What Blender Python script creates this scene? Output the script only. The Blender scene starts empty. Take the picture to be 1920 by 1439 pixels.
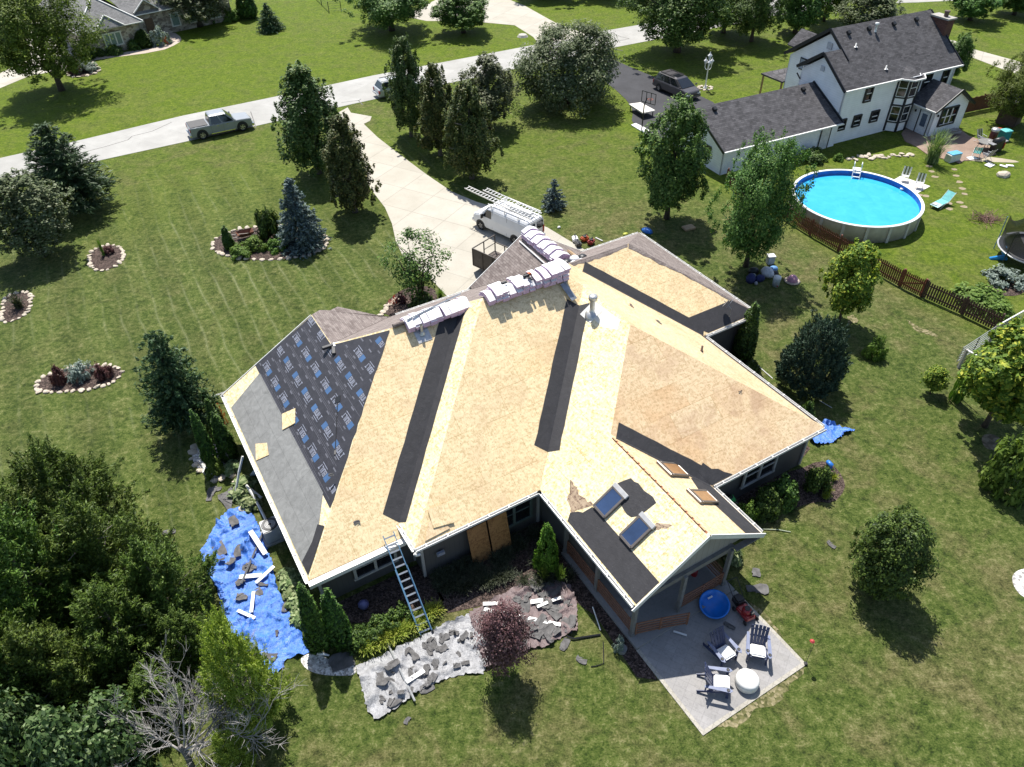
import bpy, bmesh, math, random
import numpy as np
from mathutils import Vector, Matrix
from mathutils.geometry import delaunay_2d_cdt
from mathutils import noise as mnoise

SC = bpy.context.scene
COL = SC.collection
R = math.radians
PI = math.pi

# ------------------------------------------------------------------ camera
HC = 28.0                       # drone height above the lawn
FPX, PITCH, ROLL = 1398.2, R(40.99), R(-1.115)
c_, s_ = math.cos(PITCH), math.sin(PITCH)
fw = Vector((0, c_, -s_)); up0 = Vector((0, s_, c_)); rt0 = Vector((1, 0, 0))
rt = rt0 * math.cos(ROLL) + up0 * math.sin(ROLL)
up = -rt0 * math.sin(ROLL) + up0 * math.cos(ROLL)
cd = bpy.data.cameras.new("camera")
cam = bpy.data.objects.new("camera", cd)
COL.objects.link(cam)
cam.matrix_world = Matrix(((rt.x, up.x, -fw.x, 0), (rt.y, up.y, -fw.y, 0), (rt.z, up.z, -fw.z, HC), (0, 0, 0, 1)))
cd.sensor_width = 36.0
cd.lens = 36.0 * FPX / 1920
cd.clip_end = 3000
SC.camera = cam

# ------------------------------------------------------------------ sky, sun, exposure
SUN = Vector((-0.10, 0.49, 0.87)).normalized()      # towards the sun
w = bpy.data.worlds.new("World"); SC.world = w; w.use_nodes = True
nt = w.node_tree
sky = nt.nodes.new('ShaderNodeTexSky'); sky.sky_type = 'NISHITA'; sky.sun_disc = False
sky.sun_elevation = math.asin(SUN.z); sky.sun_rotation = math.atan2(SUN.x, SUN.y)
bg = nt.nodes['Background']; bg.inputs[1].default_value = 0.095
nt.links.new(sky.outputs[0], bg.inputs[0])
sd = bpy.data.lights.new("sun", 'SUN'); sd.energy = 4.7; sd.angle = R(0.5); sd.color = (1.0, 0.965, 0.90)
so = bpy.data.objects.new("sun", sd); COL.objects.link(so)
so.rotation_euler = SUN.to_track_quat('Z', 'Y').to_euler()
so.location = (0, 60, 90)
SC.view_settings.view_transform = 'Standard'; SC.view_settings.look = 'None'
SC.view_settings.exposure = 0.68; SC.view_settings.gamma = 1.0
SC.cycles.max_bounces = 5; SC.cycles.diffuse_bounces = 2; SC.cycles.glossy_bounces = 2
SC.cycles.transmission_bounces = 4; SC.cycles.transparent_max_bounces = 8

# ------------------------------------------------------------------ survey helpers: photo pixel -> point on the ground
def ray(x, y):
    return rt * ((x - 960) / FPX) - up * ((y - 719.5) / FPX) + fw
def G(x, y, z=0.0):
    d = ray(x, y); t = (HC - z) / -d.z
    return Vector((d.x * t, d.y * t, z))
def hgt(x, y, base):
    d = ray(x, y)
    t = (base.x * d.x + base.y * d.y) / (d.x * d.x + d.y * d.y)
    return HC + t * d.z
YAW = R(30.03)
D1 = Vector((math.cos(YAW), math.sin(YAW), 0)); DH = Vector((-math.sin(YAW), math.cos(YAW), 0))
def W(u, h, z=0.0):
    return D1 * u + DH * h + Vector((0, 0, z))
def UH(p):
    return p.dot(D1), p.dot(DH)

# ------------------------------------------------------------------ materials
def lnk(t, a, b): t.links.new(a, b)
def newmat(name):
    m = bpy.data.materials.new(name); m.use_nodes = True
    t = m.node_tree; b = t.nodes['Principled BSDF']
    return m, t, b
def ramp(t, fac, stops):
    r = t.nodes.new('ShaderNodeValToRGB')
    e = r.color_ramp.elements
    while len(e) < len(stops): e.new(0.5)
    for el, (p, c) in zip(e, stops):
        el.position = p; el.color = (*c, 1) if len(c) == 3 else c
    lnk(t, fac, r.inputs[0]); return r.outputs[0]
def mix(t, a, b, fac, mode='MIX'):
    n = t.nodes.new('ShaderNodeMix'); n.data_type = 'RGBA'; n.blend_type = mode
    for s, v in ((n.inputs[0], fac), (n.inputs[6], a), (n.inputs[7], b)):
        if hasattr(v, 'links') or hasattr(v, 'is_linked'): lnk(t, v, s)
        else: s.default_value = v if isinstance(v, (int, float)) else (*v, 1)
    return n.outputs[2]
def coord(t, kind='Object', scale=(1, 1, 1), rot=(0, 0, 0), loc=(0, 0, 0)):
    c = t.nodes.new('ShaderNodeTexCoord'); mp = t.nodes.new('ShaderNodeMapping')
    mp.inputs['Scale'].default_value = scale; mp.inputs['Rotation'].default_value = rot; mp.inputs['Location'].default_value = loc
    lnk(t, c.outputs[kind], mp.inputs[0]); return mp.outputs[0]
def nz(t, vec, scale, detail=3.0, rough=0.55, dist=0.0):
    n = t.nodes.new('ShaderNodeTexNoise'); n.inputs['Scale'].default_value = scale
    n.inputs['Detail'].default_value = detail; n.inputs['Roughness'].default_value = rough
    n.inputs['Distortion'].default_value = dist
    if vec is not None: lnk(t, vec, n.inputs['Vector'])
    return n.outputs[0]
def mth(t, op, a, b=None):
    n = t.nodes.new('ShaderNodeMath'); n.operation = op
    for i, v in enumerate((a, b)):
        if v is None: continue
        if isinstance(v, (int, float)): n.inputs[i].default_value = v
        else: lnk(t, v, n.inputs[i])
    return n.outputs[0]
def bumpn(t, b, h, strength=0.3, dist=0.05):
    n = t.nodes.new('ShaderNodeBump'); n.inputs['Strength'].default_value = strength; n.inputs['Distance'].default_value = dist
    lnk(t, h, n.inputs['Height']); lnk(t, n.outputs[0], b.inputs['Normal'])
MATS = {}
def M(name, col, rough=0.6, var=0.12, scale=4.0, bump=0.0, bscale=20.0, metal=0.0, spec=0.5):
    """plain painted / plastic / metal / wood surface with a little natural unevenness"""
    if name in MATS: return MATS[name]
    m, t, b = newmat(name)
    v = coord(t)
    f = nz(t, v, scale, 5.0, 0.6)
    lo = tuple(max(0, c * (1 - 2 * var)) for c in col); hi = tuple(min(1, c * (1 + 2 * var)) for c in col)
    lnk(t, ramp(t, f, [(0.25, lo), (0.75, hi)]), b.inputs['Base Color'])
    b.inputs['Roughness'].default_value = rough; b.inputs['Metallic'].default_value = metal
    b.inputs['Specular IOR Level'].default_value = spec
    if bump: bumpn(t, b, nz(t, v, bscale, 4.0), bump, 0.03)
    MATS[name] = m; return m

# ------------------------------------------------------------------ mesh building
class MB:
    def __init__(s): s.v = []; s.f = []; s.uv = []; s.mi = []
    def add(s, vs, fs, uvs=None, mi=0):
        o = len(s.v); s.v += [tuple(x) for x in vs]
        for k, f in enumerate(fs):
            s.f.append([i + o for i in f]); s.mi.append(mi)
            s.uv.append([uvs[i] for i in f] if uvs else [(vs[i][0], vs[i][1]) for i in f])
        return s
    def box(s, c, size, rz=0.0, mi=0, M4=None):
        x, y, z = (d / 2 for d in size)
        p = [Vector((a * x, b * y, e * z)) for e in (-1, 1) for a, b in ((-1, -1), (1, -1), (1, 1), (-1, 1))]
        m = Matrix.Translation(Vector(c)) @ (Matrix.Rotation(rz, 4, 'Z') if M4 is None else M4)
        p = [m @ q for q in p]
        return s.add(p, [(3, 2, 1, 0), (4, 5, 6, 7), (0, 1, 5, 4), (1, 2, 6, 5), (2, 3, 7, 6), (3, 0, 4, 7)], mi=mi)
    def bar(s, a, b, w, h, mi=0, up=Vector((0, 0, 1))):
        """rectangular bar from a to b"""
        a = Vector(a); b = Vector(b); d = (b - a); L = d.length
        if L < 1e-6: return s
        d.normalize(); sd_ = d.cross(up)
        if sd_.length < 1e-4: sd_ = d.cross(Vector((1, 0, 0)))
        sd_.normalize(); u2 = sd_.cross(d)
        p = [q + sd_ * (x * w / 2) + u2 * (y * h / 2) for q in (a, b) for x, y in ((-1, -1), (1, -1), (1, 1), (-1, 1))]
        return s.add(p, [(0, 1, 2, 3), (7, 6, 5, 4), (0, 4, 5, 1), (1, 5, 6, 2), (2, 6, 7, 3), (3, 7, 4, 0)], mi=mi)
    def tube(s, pts, r, n=6, mi=0, cap=True):
        pts = [Vector(p) for p in pts]; rs = r if isinstance(r, (list, tuple)) else [r] * len(pts)
        vs = []; ref = None
        for i, p in enumerate(pts):
            d = (pts[min(i + 1, len(pts) - 1)] - pts[max(i - 1, 0)])
            d = d.normalized() if d.length > 1e-9 else Vector((0, 0, 1))
            if ref is None: ref = Vector((1, 0, 0)) if abs(d.x) < 0.8 else Vector((0, 1, 0))
            a = d.cross(ref).normalized(); b = a.cross(d).normalized(); ref = b
            for k in range(n):
                t = 2 * PI * k / n
                vs.append(p + (a * math.cos(t) + b * math.sin(t)) * rs[i])
        fs = [(i * n + k, i * n + (k + 1) % n, (i + 1) * n + (k + 1) % n, (i + 1) * n + k) for i in range(len(pts) - 1) for k in range(n)]
        if cap: fs += [tuple(range(n)), tuple(range((len(pts) - 1) * n, len(pts) * n))[::-1]]
        return s.add(vs, fs, mi=mi)
    def lathe(s, prof, c=(0, 0, 0), n=20, mi=0, sx=1.0, sy=1.0):
        vs = []; c = Vector(c)
        for r_, z in prof:
            for k in range(n):
                t = 2 * PI * k / n
                vs.append(c + Vector((r_ * sx * math.cos(t), r_ * sy * math.sin(t), z)))
        fs = [(i * n + k, i * n + (k + 1) % n, (i + 1) * n + (k + 1) % n, (i + 1) * n + k) for i in range(len(prof) - 1) for k in range(n)]
        return s.add(vs, fs, mi=mi)
    def poly(s, vs, uvs=None, mi=0):
        return s.add(vs, [tuple(range(len(vs)))], uvs, mi)
    def slab(s, vs, t, uvs=None, mi=0, dirv=Vector((0, 0, -1))):
        """flat polygon given a thickness t along dirv"""
        n = len(vs); vs = [Vector(v) for v in vs]; lo = [v + dirv * t for v in vs]
        s.add(vs, [tuple(range(n))], uvs, mi)
        s.add(lo, [tuple(range(n))[::-1]], uvs, mi)
        for i in range(n):
            j = (i + 1) % n
            s.add([vs[i], lo[i], lo[j], vs[j]], [(0, 1, 2, 3)], [(0, 0), (0, .1), (.1, .1), (.1, 0)], mi)
        return s
    def prism(s, poly, z0, z1, mi=0):
        return s.slab([(x, y, z1) for x, y in poly], z1 - z0, [(x, y) for x, y in poly], mi)
    def mesh(s, name, mats, smooth=False):
        me = bpy.data.meshes.new(name)
        me.from_pydata(s.v, [], s.f)
        ul = me.uv_layers.new(name="UVMap")
        flat = np.array([c for f in s.uv for q in f for c in q], dtype=np.float32)
        ul.data.foreach_set('uv', flat)
        for m in (mats if isinstance(mats, (list, tuple)) else [mats]): me.materials.append(m)
        me.polygons.foreach_set('material_index', s.mi)
        bm = bmesh.new(); bm.from_mesh(me); bmesh.ops.remove_doubles(bm, verts=bm.verts, dist=1e-5); bmesh.ops.recalc_face_normals(bm, faces=bm.faces)
        bm.to_mesh(me); bm.free()
        if smooth: me.polygons.foreach_set('use_smooth', [True] * len(me.polygons))
        me.update(); return me
    def obj(s, name, mats, parent=None, smooth=False):
        o = bpy.data.objects.new(name, s.mesh(name, mats, smooth)); COL.objects.link(o)
        if parent: o.parent = parent
        return o
def tag(o, label=None, cat=None, group=None, kind=None):
    if label: o['label'] = label
    if cat: o['category'] = cat
    if group: o['group'] = group
    if kind: o['kind'] = kind
    return o
def thing(name, label, cat, loc=(0, 0, 0), rz=0.0, group=None):
    o = bpy.data.objects.new(name, None); COL.objects.link(o); o.empty_display_size = 0.3
    o.location = loc; o.rotation_euler = (0, 0, rz)
    return tag(o, label, cat, group)
def dup(root, loc, rz=0.0, label=None, group=None, scale=None, rot=None, cat=None):
    r = root.copy(); COL.objects.link(r); r.location = loc
    r.rotation_euler = rot if rot is not None else (0, 0, rz)
    if scale is not None: r.scale = scale if isinstance(scale, (tuple, list)) else (scale,) * 3
    if label: r['label'] = label
    if group: r['group'] = group
    if cat: r['category'] = cat
    for ch in list(root.children):
        c = ch.copy(); COL.objects.link(c); c.parent = r
        for g in list(ch.children):
            d = g.copy(); COL.objects.link(d); d.parent = c
    return r
def bevel(o, wd=0.02, seg=2, ang=35):
    bm = bmesh.new(); bm.from_mesh(o.data)
    bmesh.ops.remove_doubles(bm, verts=bm.verts, dist=1e-4)
    ed = [e for e in bm.edges if len(e.link_faces) == 2 and e.calc_face_angle(0) > R(ang)]
    bmesh.ops.bevel(bm, geom=ed, offset=wd, segments=seg, affect='EDGES', clamp_overlap=True)
    bm.to_mesh(o.data); bm.free(); return o

def in_poly(x, y, P):
    c = False; j = len(P) - 1
    for i in range(len(P)):
        if (P[i][1] > y) != (P[j][1] > y) and x < (P[j][0] - P[i][0]) * (y - P[i][1]) / (P[j][1] - P[i][1] + 1e-12) + P[i][0]: c = not c
        j = i
    return c
def densify(P, step):
    out = []
    for i in range(len(P)):
        a = Vector(P[i][:2]); b = Vector(P[(i + 1) % len(P)][:2]); n = max(1, int((b - a).length / step))
        for k in range(n): out.append(a.lerp(b, k / n))
    return out
def smooth_poly(P, it=2):
    P = [Vector(p[:2]) for p in P]
    for _ in range(it):
        Q = []
        for i in range(len(P)):
            a, b = P[i], P[(i + 1) % len(P)]
            Q += [a * .75 + b * .25, a * .25 + b * .75]
        P = Q
    return P
def sheet(name, P, zf, mats, step=0.3, seed=0, jitter=0.0, parent=None, smooth=True, edge=0.0):
    """a draped, triangulated sheet over outline P with height function zf"""
    rnd = random.Random(seed)
    B = densify(P, step)
    if edge: B = [p + Vector((rnd.uniform(-edge, edge), rnd.uniform(-edge, edge))) for p in B]
    xs = [p.x for p in B]; ys = [p.y for p in B]
    pts = list(B); x = min(xs)
    BP = [(p.x, p.y) for p in B]
    while x < max(xs):
        y = min(ys)
        while y < max(ys):
            q = Vector((x + rnd.uniform(-jitter, jitter), y + rnd.uniform(-jitter, jitter)))
            if in_poly(q.x, q.y, BP): pts.append(q)
            y += step
        x += step
    n = len(B)
    r = delaunay_2d_cdt(pts, [(i, (i + 1) % n) for i in range(n)], [list(range(n))], 1, 1e-5)
    mb = MB(); vs = [(p.x, p.y, zf(p.x, p.y)) for p in r[0]]
    mb.add(vs, [tuple(f) for f in r[2]])
    me = mb.mesh(name, mats, smooth)
    bm = bmesh.new(); bm.from_mesh(me)
    for f in bm.faces:
        if f.normal.z < 0: f.normal_flip()
    bm.to_mesh(me); bm.free()
    o = bpy.data.objects.new(name, me); COL.objects.link(o)
    if parent: o.parent = parent
    return o
# ------------------------------------------------------------------ ground materials
def lawn_material():
    m, t, b = newmat('grass')
    p = coord(t)
    big = nz(t, p, 0.11, 4, 0.55); med = nz(t, p, 0.55, 5, 0.62, 0.5); fine = nz(t, p, 3.6, 6, 0.72); tiny = nz(t, p, 13.0, 3, 0.7)
    s = mth(t, 'ADD', mth(t, 'MULTIPLY', fine, 0.6), mth(t, 'MULTIPLY', tiny, 0.4))
    s = mth(t, 'ADD', mth(t, 'MULTIPLY', mth(t, 'SUBTRACT', s, 0.5), 1.25), mth(t, 'ADD', 0.5, mth(t, 'MULTIPLY', mth(t, 'SUBTRACT', nz(t, p, 1.3, 4, .6, .8), 0.5), 0.34)))
    near = ramp(t, s, [(0.33, (.018, .030, .006)), (0.45, (.051, .079, .013)), (0.56, (.096, .121, .028)), (0.69, (.205, .208, .086))])
    lush = ramp(t, s, [(0.30, (.030, .055, .003)), (0.45, (.076, .120, .006)), (0.57, (.120, .166, .009)), (0.72, (.185, .215, .038))])
    dry = ramp(t, s, [(0.33, (.040, .042, .014)), (0.5, (.115, .108, .040)), (0.68, (.23, .20, .10))])
    sep = t.nodes.new('ShaderNodeSeparateXYZ'); lnk(t, p, sep.inputs[0])
    X, Y = sep.outputs[0], sep.outputs[1]
    def line(nx, ny, c0, wd):
        d = mth(t, 'SUBTRACT', mth(t, 'ADD', mth(t, 'MULTIPLY', X, nx), mth(t, 'MULTIPLY', Y, ny)), c0)
        d = mth(t, 'ADD', d, mth(t, 'MULTIPLY', mth(t, 'SUBTRACT', med, 0.5), wd * 2.0))
        n = t.nodes.new('ShaderNodeMath'); n.operation = 'MULTIPLY_ADD'; n.use_clamp = True
        lnk(t, d, n.inputs[0]); n.inputs[1].default_value = 1.0 / wd; n.inputs[2].default_value = 0.5
        return n.outputs[0]
    far = line(-0.487, 0.873, 75.0, 3.0); nb = line(0.855, 0.517, 43.2, 2.5)
    far = mth(t, 'MAXIMUM', far, mth(t, 'MULTIPLY', line(-0.05, 0.999, 55.0, 14.0), 0.55))
    lushf = mth(t, 'MAXIMUM', far, mth(t, 'MULTIPLY', nb, 0.85))
    col = mix(t, near, lush, lushf)
    dryf = ramp(t, mth(t, 'ADD', mth(t, 'MULTIPLY', big, 0.35), mth(t, 'MULTIPLY', med, 0.65)), [(0.455, (0, 0, 0)), (0.61, (1, 1, 1))])
    inv = mth(t, 'SUBTRACT', 0.85, mth(t, 'MULTIPLY', lushf, 0.55))
    reg = mth(t, 'MULTIPLY', line(-0.96, 0.28, 17.5, 6.0), mth(t, 'SUBTRACT', 1.0, line(-0.487, 0.873, 66.0, 4.0)))
    col = mix(t, col, dry, mth(t, 'MULTIPLY', mth(t, 'MULTIPLY', dryf, inv), mth(t, 'SUBTRACT', 1.0, mth(t, 'MULTIPLY', reg, 0.6))))
    # mower stripes and clippings on the front lawn
    a = mth(t, 'ADD', mth(t, 'MULTIPLY', X, 0.889), mth(t, 'MULTIPLY', Y, 0.458))
    a = mth(t, 'ADD', a, mth(t, 'MULTIPLY', mth(t, 'SUBTRACT', nz(t, p, 0.05, 3, .6), 0.5), 2.6))
    wv = mth(t, 'ABSOLUTE', mth(t, 'SINE', mth(t, 'MULTIPLY', a, PI / 1.05)))
    thin = ramp(t, wv, [(0.0, (1, 1, 1)), (0.12, (.45, .45, .45)), (0.42, (0, 0, 0))])
    broken = ramp(t, nz(t, p, 0.085, 6, 0.72), [(0.44, (0, 0, 0)), (0.64, (1, 1, 1))])
    st = mth(t, 'MULTIPLY', mth(t, 'MULTIPLY', thin, broken), mth(t, 'MULTIPLY', reg, mth(t, 'ADD', 0.25, fine)))
    col = mix(t, col, (.20, .215, .105), mth(t, 'MULTIPLY', st, 1.1))
    stripe = mth(t, 'MULTIPLY', mth(t, 'SINE', mth(t, 'MULTIPLY', a, PI / 1.6)), mth(t, 'MULTIPLY', reg, 0.10))
    hsv = t.nodes.new('ShaderNodeHueSaturation'); lnk(t, col, hsv.inputs['Color']); lnk(t, mth(t, 'ADD', 1.0, stripe), hsv.inputs['Value'])
    lnk(t, hsv.outputs[0], b.inputs['Base Color'])
    b.inputs['Roughness'].default_value = 0.85; b.inputs['Specular IOR Level'].default_value = 0.15
    bumpn(t, b, mth(t, 'ADD', tiny, mth(t, 'MULTIPLY', fine, 1.4)), 0.75, 0.10)
    return m
def concrete(name, c1, c2, joint=0.0, rot=0.0, mort=(.25, .24, .21), size=(3.0, 3.0), stain=0.35, jw=0.03):
    m, t, b = newmat(name)
    p = coord(t)
    f = nz(t, p, 0.5, 6, 0.62); g = nz(t, p, 9.0, 4, 0.7)
    c = ramp(t, f, [(0.3, c1), (0.7, c2)])
    c = mix(t, c, tuple(x * 0.72 for x in c1), mth(t, 'MULTIPLY', ramp(t, g, [(0.5, (0, 0, 0)), (0.75, (1, 1, 1))]), stain))
    c = mix(t, c, tuple(x * 0.55 for x in c1), mth(t, 'MULTIPLY', ramp(t, nz(t, p, 0.9, 6, .75, 1.5), [(0.58, (0, 0, 0)), (0.74, (1, 1, 1))]), stain))
    if joint:
        bt = t.nodes.new('ShaderNodeTexBrick'); bt.offset = 0.0
        lnk(t, coord(t, 'Object', rot=(0, 0, rot)), bt.inputs['Vector'])
        bt.inputs['Scale'].default_value = 1.0; bt.inputs['Brick Width'].default_value = size[0]; bt.inputs['Row Height'].default_value = size[1]
        bt.inputs['Mortar Size'].default_value = jw; bt.inputs['Color1'].default_value = (1, 1, 1, 1); bt.inputs['Color2'].default_value = (.89, .89, .88, 1)
        bt.inputs['Mortar'].default_value = (1 - joint,) * 3 + (1,)
        c = mix(t, c, bt.outputs[0], 1.0, 'MULTIPLY')
    lnk(t, c, b.inputs['Base Color']); b.inputs['Roughness'].default_value = 0.85; b.inputs['Specular IOR Level'].default_value = 0.2
    bumpn(t, b, g, 0.25, 0.02)
    return m
def speckle(name, stops, scale, rough=0.9, bump=0.6, scale2=None):
    m, t, b = newmat(name)
    p = coord(t)
    v = t.nodes.new('ShaderNodeTexVoronoi'); v.inputs['Scale'].default_value = scale; lnk(t, p, v.inputs['Vector'])
    s = t.nodes.new('ShaderNodeSeparateColor'); lnk(t, v.outputs['Color'], s.inputs[0])
    f = mth(t, 'ADD', mth(t, 'MULTIPLY', s.outputs[0], 0.7), mth(t, 'MULTIPLY', nz(t, p, scale2 or scale * 0.2, 4), 0.3))
    lnk(t, ramp(t, f, stops), b.inputs['Base Color']); b.inputs['Roughness'].default_value = rough; b.inputs['Specular IOR Level'].default_value = 0.2
    bumpn(t, b, v.outputs['Distance'], bump, 0.06)
    return m
LAWN = lawn_material()
STREET = concrete('street_concrete', (.345, .335, .315), (.43, .42, .395), 0.10, 0.53, size=(6.0, 2.95), jw=.04)
DRIVE = concrete('driveway_concrete', (.41, .38, .32), (.49, .455, .39), 0.22, YAW, size=(3.0, 3.0), jw=.045)
ASPH = concrete('asphalt', (.046, .046, .05), (.066, .066, .072), 0, stain=0.5)
PATIO = concrete('patio_pavers', (.27, .26, .255), (.36, .345, .335), 0.16, YAW, size=(0.45, 0.30), jw=0.012, stain=0.6)
BORDER = concrete('paver_border', (.36, .335, .29), (.46, .43, .37), 0.3, YAW, size=(0.22, 0.22), jw=0.012)
DECKP = concrete('brick_patio', (.24, .165, .125), (.33, .245, .195), 0.18, R(25), size=(0.4, 0.2), jw=0.012)
MULCH = speckle('mulch', [(0.15, (.018, .013, .011)), (0.5, (.06, .042, .035)), (0.85, (.14, .10, .085))], 16)
GRAVEL = speckle('white_gravel', [(0.1, (.20, .19, .18)), (0.5, (.52, .50, .47)), (0.9, (.80, .78, .75))], 13)
DIRT = speckle('bare_soil', [(0.2, (.10, .08, .055)), (0.8, (.22, .185, .13))], 6)

def ground_poly(name, px, mat, z, sm=0, world=False, step=None):
    P = [Vector(p) for p in px] if world else [G(*p).to_2d() for p in px]
    if sm: P = smooth_poly(P, sm)
    mb = MB(); mb.slab([(p.x, p.y, z) for p in P], 0.06, [(p.x, p.y) for p in P])
    o = mb.obj(name, mat)
    return tag(o, kind='structure')

mb = MB(); n = 24; S = 420.0
g_o = MB().add([(-S, -150, 0), (S, -150, 0), (S, 620, 0), (-S, 620, 0)], [(0, 1, 2, 3)]).obj('lawn', LAWN); tag(g_o, kind='structure')

# street, drives and walks
st_up = [(-64.3, 53.2), (-45.61, 64.46), (-40.55, 67.71), (-32.04, 73.74), (-24.09, 78.39), (-14.59, 84.29), (3.34, 93.85), (10.44, 98.0), (17.05, 101.2), (45, 115.5)]
st_lo = [(-62, 49.3), (-43.41, 60.0), (-36.9, 63.2), (-30.01, 67.2), (-23.16, 71.3), (-15.5, 76.0), (0.08, 85.0), (10.08, 90.9), (18.0, 95.0), (47, 110)]
ground_poly('street', st_up + st_lo[::-1], STREET, 0.016, world=True)
dr = [(634, 212), (652, 202), (658, 212), (697, 219), (694, 227), (682, 233), (708, 258), (740, 283), (800, 328), (847, 360), (893, 379), (920, 387), (1026, 427), (1064, 450), (1105, 474),
      (1000, 560), (878, 552), (842, 560), (806, 522), (756, 482), (742, 452), (735, 420), (722, 390), (696, 356), (672, 310), (652, 262), (640, 232)]
ground_poly('driveway', dr, DRIVE, 0.020)
ground_poly('neighbour_driveway', [(1060, 108), (1110, 99), (1152, 113), (1190, 130), (1260, 158), (1312, 180), (1345, 196), (1352, 222), (1300, 250), (1225, 264), (1183, 233), (1188, 206), (1168, 180), (1120, 142)], ASPH, 0.020, 1)
ground_poly('far_driveway', [(752, 30), (790, 14), (838, -10), (936, -10), (960, 2), (985, 12), (1050, 48), (1107, 66), (1012, 86), (1000, 70), (965, 48), (900, 42), (850, 40), (800, 40)], DRIVE, 0.020)
ground_poly('side_driveway', [(1760, 72), (1790, 77), (1815, 90), (1900, 113), (1990, 140), (1990, 165), (1890, 134), (1812, 104), (1765, 92)], DRIVE, 0.014)
ground_poly('far_road', [(1680, 6), (1690, -4), (1830, -12), (2050, -25), (2050, -10), (1800, 1), (1720, 5)], STREET, 0.014)
ground_poly('left_driveway', [(-60, 190), (-5, 168), (55, 143), (150, 125), (152, 104), (146, 84), (118, 68), (100, 40), (40, 45), (60, 110), (0, 138), (-60, 150)], DRIVE, 0.014)
ground_poly('garden_walk', [(160, 117), (190, 111), (300, 97), (335, 82), (342, 72), (325, 60), (310, 66), (322, 76), (318, 82), (296, 89), (190, 105), (160, 112)], concrete('pink_walk', (.40, .32, .26), (.5, .42, .36)), 0.014, 1)

# patio at the back of the house (house axes u to the right, h away from the camera)
def uh_poly(name, pts, mat, z, t=0.06, sm=0):
    P = [W(u, h).to_2d() for u, h in pts]
    if sm: P = smooth_poly(P, sm)
    mb = MB(); mb.slab([(p.x, p.y, z) for p in P], t, [(p.x, p.y) for p in P]); return tag(mb.obj(name, mat), kind='structure')
uh_poly('patio', [(12.12, 7.28), (17.22, 7.28), (17.22, 11.15), (12.12, 11.15)], PATIO, 0.035)
for q in ([(11.97, 7.13), (17.37, 7.13), (17.37, 7.28), (11.97, 7.28)], [(11.97, 7.28), (12.12, 7.28), (12.12, 11.1), (11.97, 11.1)], [(17.22, 7.28), (17.37, 7.28), (17.37, 11.1), (17.22, 11.1)]):
    uh_poly('patio_border', q, BORDER, 0.037)
# planting beds against the house
uh_poly('mulch_bed', [(6.4, 18.6), (6.2, 16.6), (9.4, 15.6), (10.9, 15.0), (11.5, 13.2), (11.3, 10.2), (11.9, 9.7), (12.3, 11.6), (12.3, 18.7)], MULCH, 0.012)
uh_poly('mulch_bed', [(2.0, 19.5), (2.2, 18.4), (4.2, 17.5), (6.4, 17.2), (6.4, 19.5)], MULCH, 0.012)
ground_poly('mulch_bed', [(1345, 925), (1365, 1000), (1400, 988), (1470, 960), (1530, 940), (1562, 945), (1586, 918), (1580, 893), (1560, 870), (1535, 864), (1500, 880), (1420, 900)], MULCH, 0.012, 1)
uh_poly('mulch_bed', [(25.3, 15.0), (26.6, 15.4), (27.3, 20.0), (27.4, 23.0), (25.3, 23.0)], MULCH, 0.012)
ground_poly('gravel_bed', [(560, 1233), (590, 1222), (640, 1250), (668, 1246), (668, 1266), (640, 1268), (600, 1266), (572, 1255)], GRAVEL, 0.014, 2)
ground_poly('gravel_bed', [(1897, 1078), (1915, 1066), (1960, 1066), (1975, 1100), (1950, 1130), (1915, 1120), (1899, 1098)], GRAVEL, 0.014, 2)
ground_poly('mulch_bed', [(712, 588), (730, 560), (760, 540), (800, 535), (822, 548), (815, 575), (760, 600)], MULCH, 0.012, 2)
ground_poly('soil_patch', [(1840, 545), (1860, 527), (1900, 525), (1925, 540), (1915, 555), (1870, 556)], MULCH, 0.012, 2)
ground_poly('soil_patch', [(1838, 818), (1860, 812), (1882, 828), (1872, 846), (1846, 842)], DIRT, 0.012, 2)
ground_poly('soil_patch', [(1790, 300), (1815, 290), (1900, 300), (1915, 306), (1850, 304)], concrete('pale_path', (.34, .29, .21), (.42, .37, .28)), 0.012, 1)
ground_poly('neighbour_patio', [(1697, 266), (1718, 276), (1740, 292), (1790, 304), (1836, 300), (1868, 290), (1850, 268), (1815, 255), (1798, 242), (1735, 258), (1697, 240), (1690, 252)], DECKP, 0.05)
ground_poly('pool_pad', [(1665, 344), (1688, 331), (1744, 350), (1719, 364)], concrete('white_pad', (.62, .58, .54), (.74, .70, .66)), 0.03)

rq = random.Random(17)
def worn(name, pts, mat, z=.008):
    out = []
    for (a, b), (c, d) in zip(pts, pts[1:] + pts[:1]):
        n_ = max(1, int(math.hypot(c - a, d - b) / .22)); out += [(a + (c - a) * k / n_ + rq.uniform(-.09, .09), b + (d - b) * k / n_ + rq.uniform(-.09, .09)) for k in range(n_)]
    uh_poly(name, out, mat, z)
DRYG = speckle('worn_turf', [(0.15, (.05, .055, .018)), (0.45, (.12, .115, .045)), (0.85, (.26, .22, .13))], 9)
worn('soil_patch', [(12.6, 7.1), (13.2, 6.75), (14.4, 6.8), (15.2, 6.6), (16.2, 6.82), (16.9, 6.85), (17.3, 7.1)], DRYG)
worn('soil_patch', [(17.4, 8.4), (17.62, 8.9), (17.58, 9.9), (17.4, 10.4)], DRYG)
for px in ([(1275, 246), (1290, 250), (1330, 285), (1338, 300), (1322, 290), (1285, 262)], [(1700, 600), (1722, 612), (1760, 628), (1755, 634), (1715, 620)], [(430, 855), (445, 840), (450, 860), (440, 872)], [(1588, 596), (1600, 590), (1610, 602), (1592, 610)]):
    worn('soil_patch', [UH(G(*p)) for p in px], DRYG)
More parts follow.
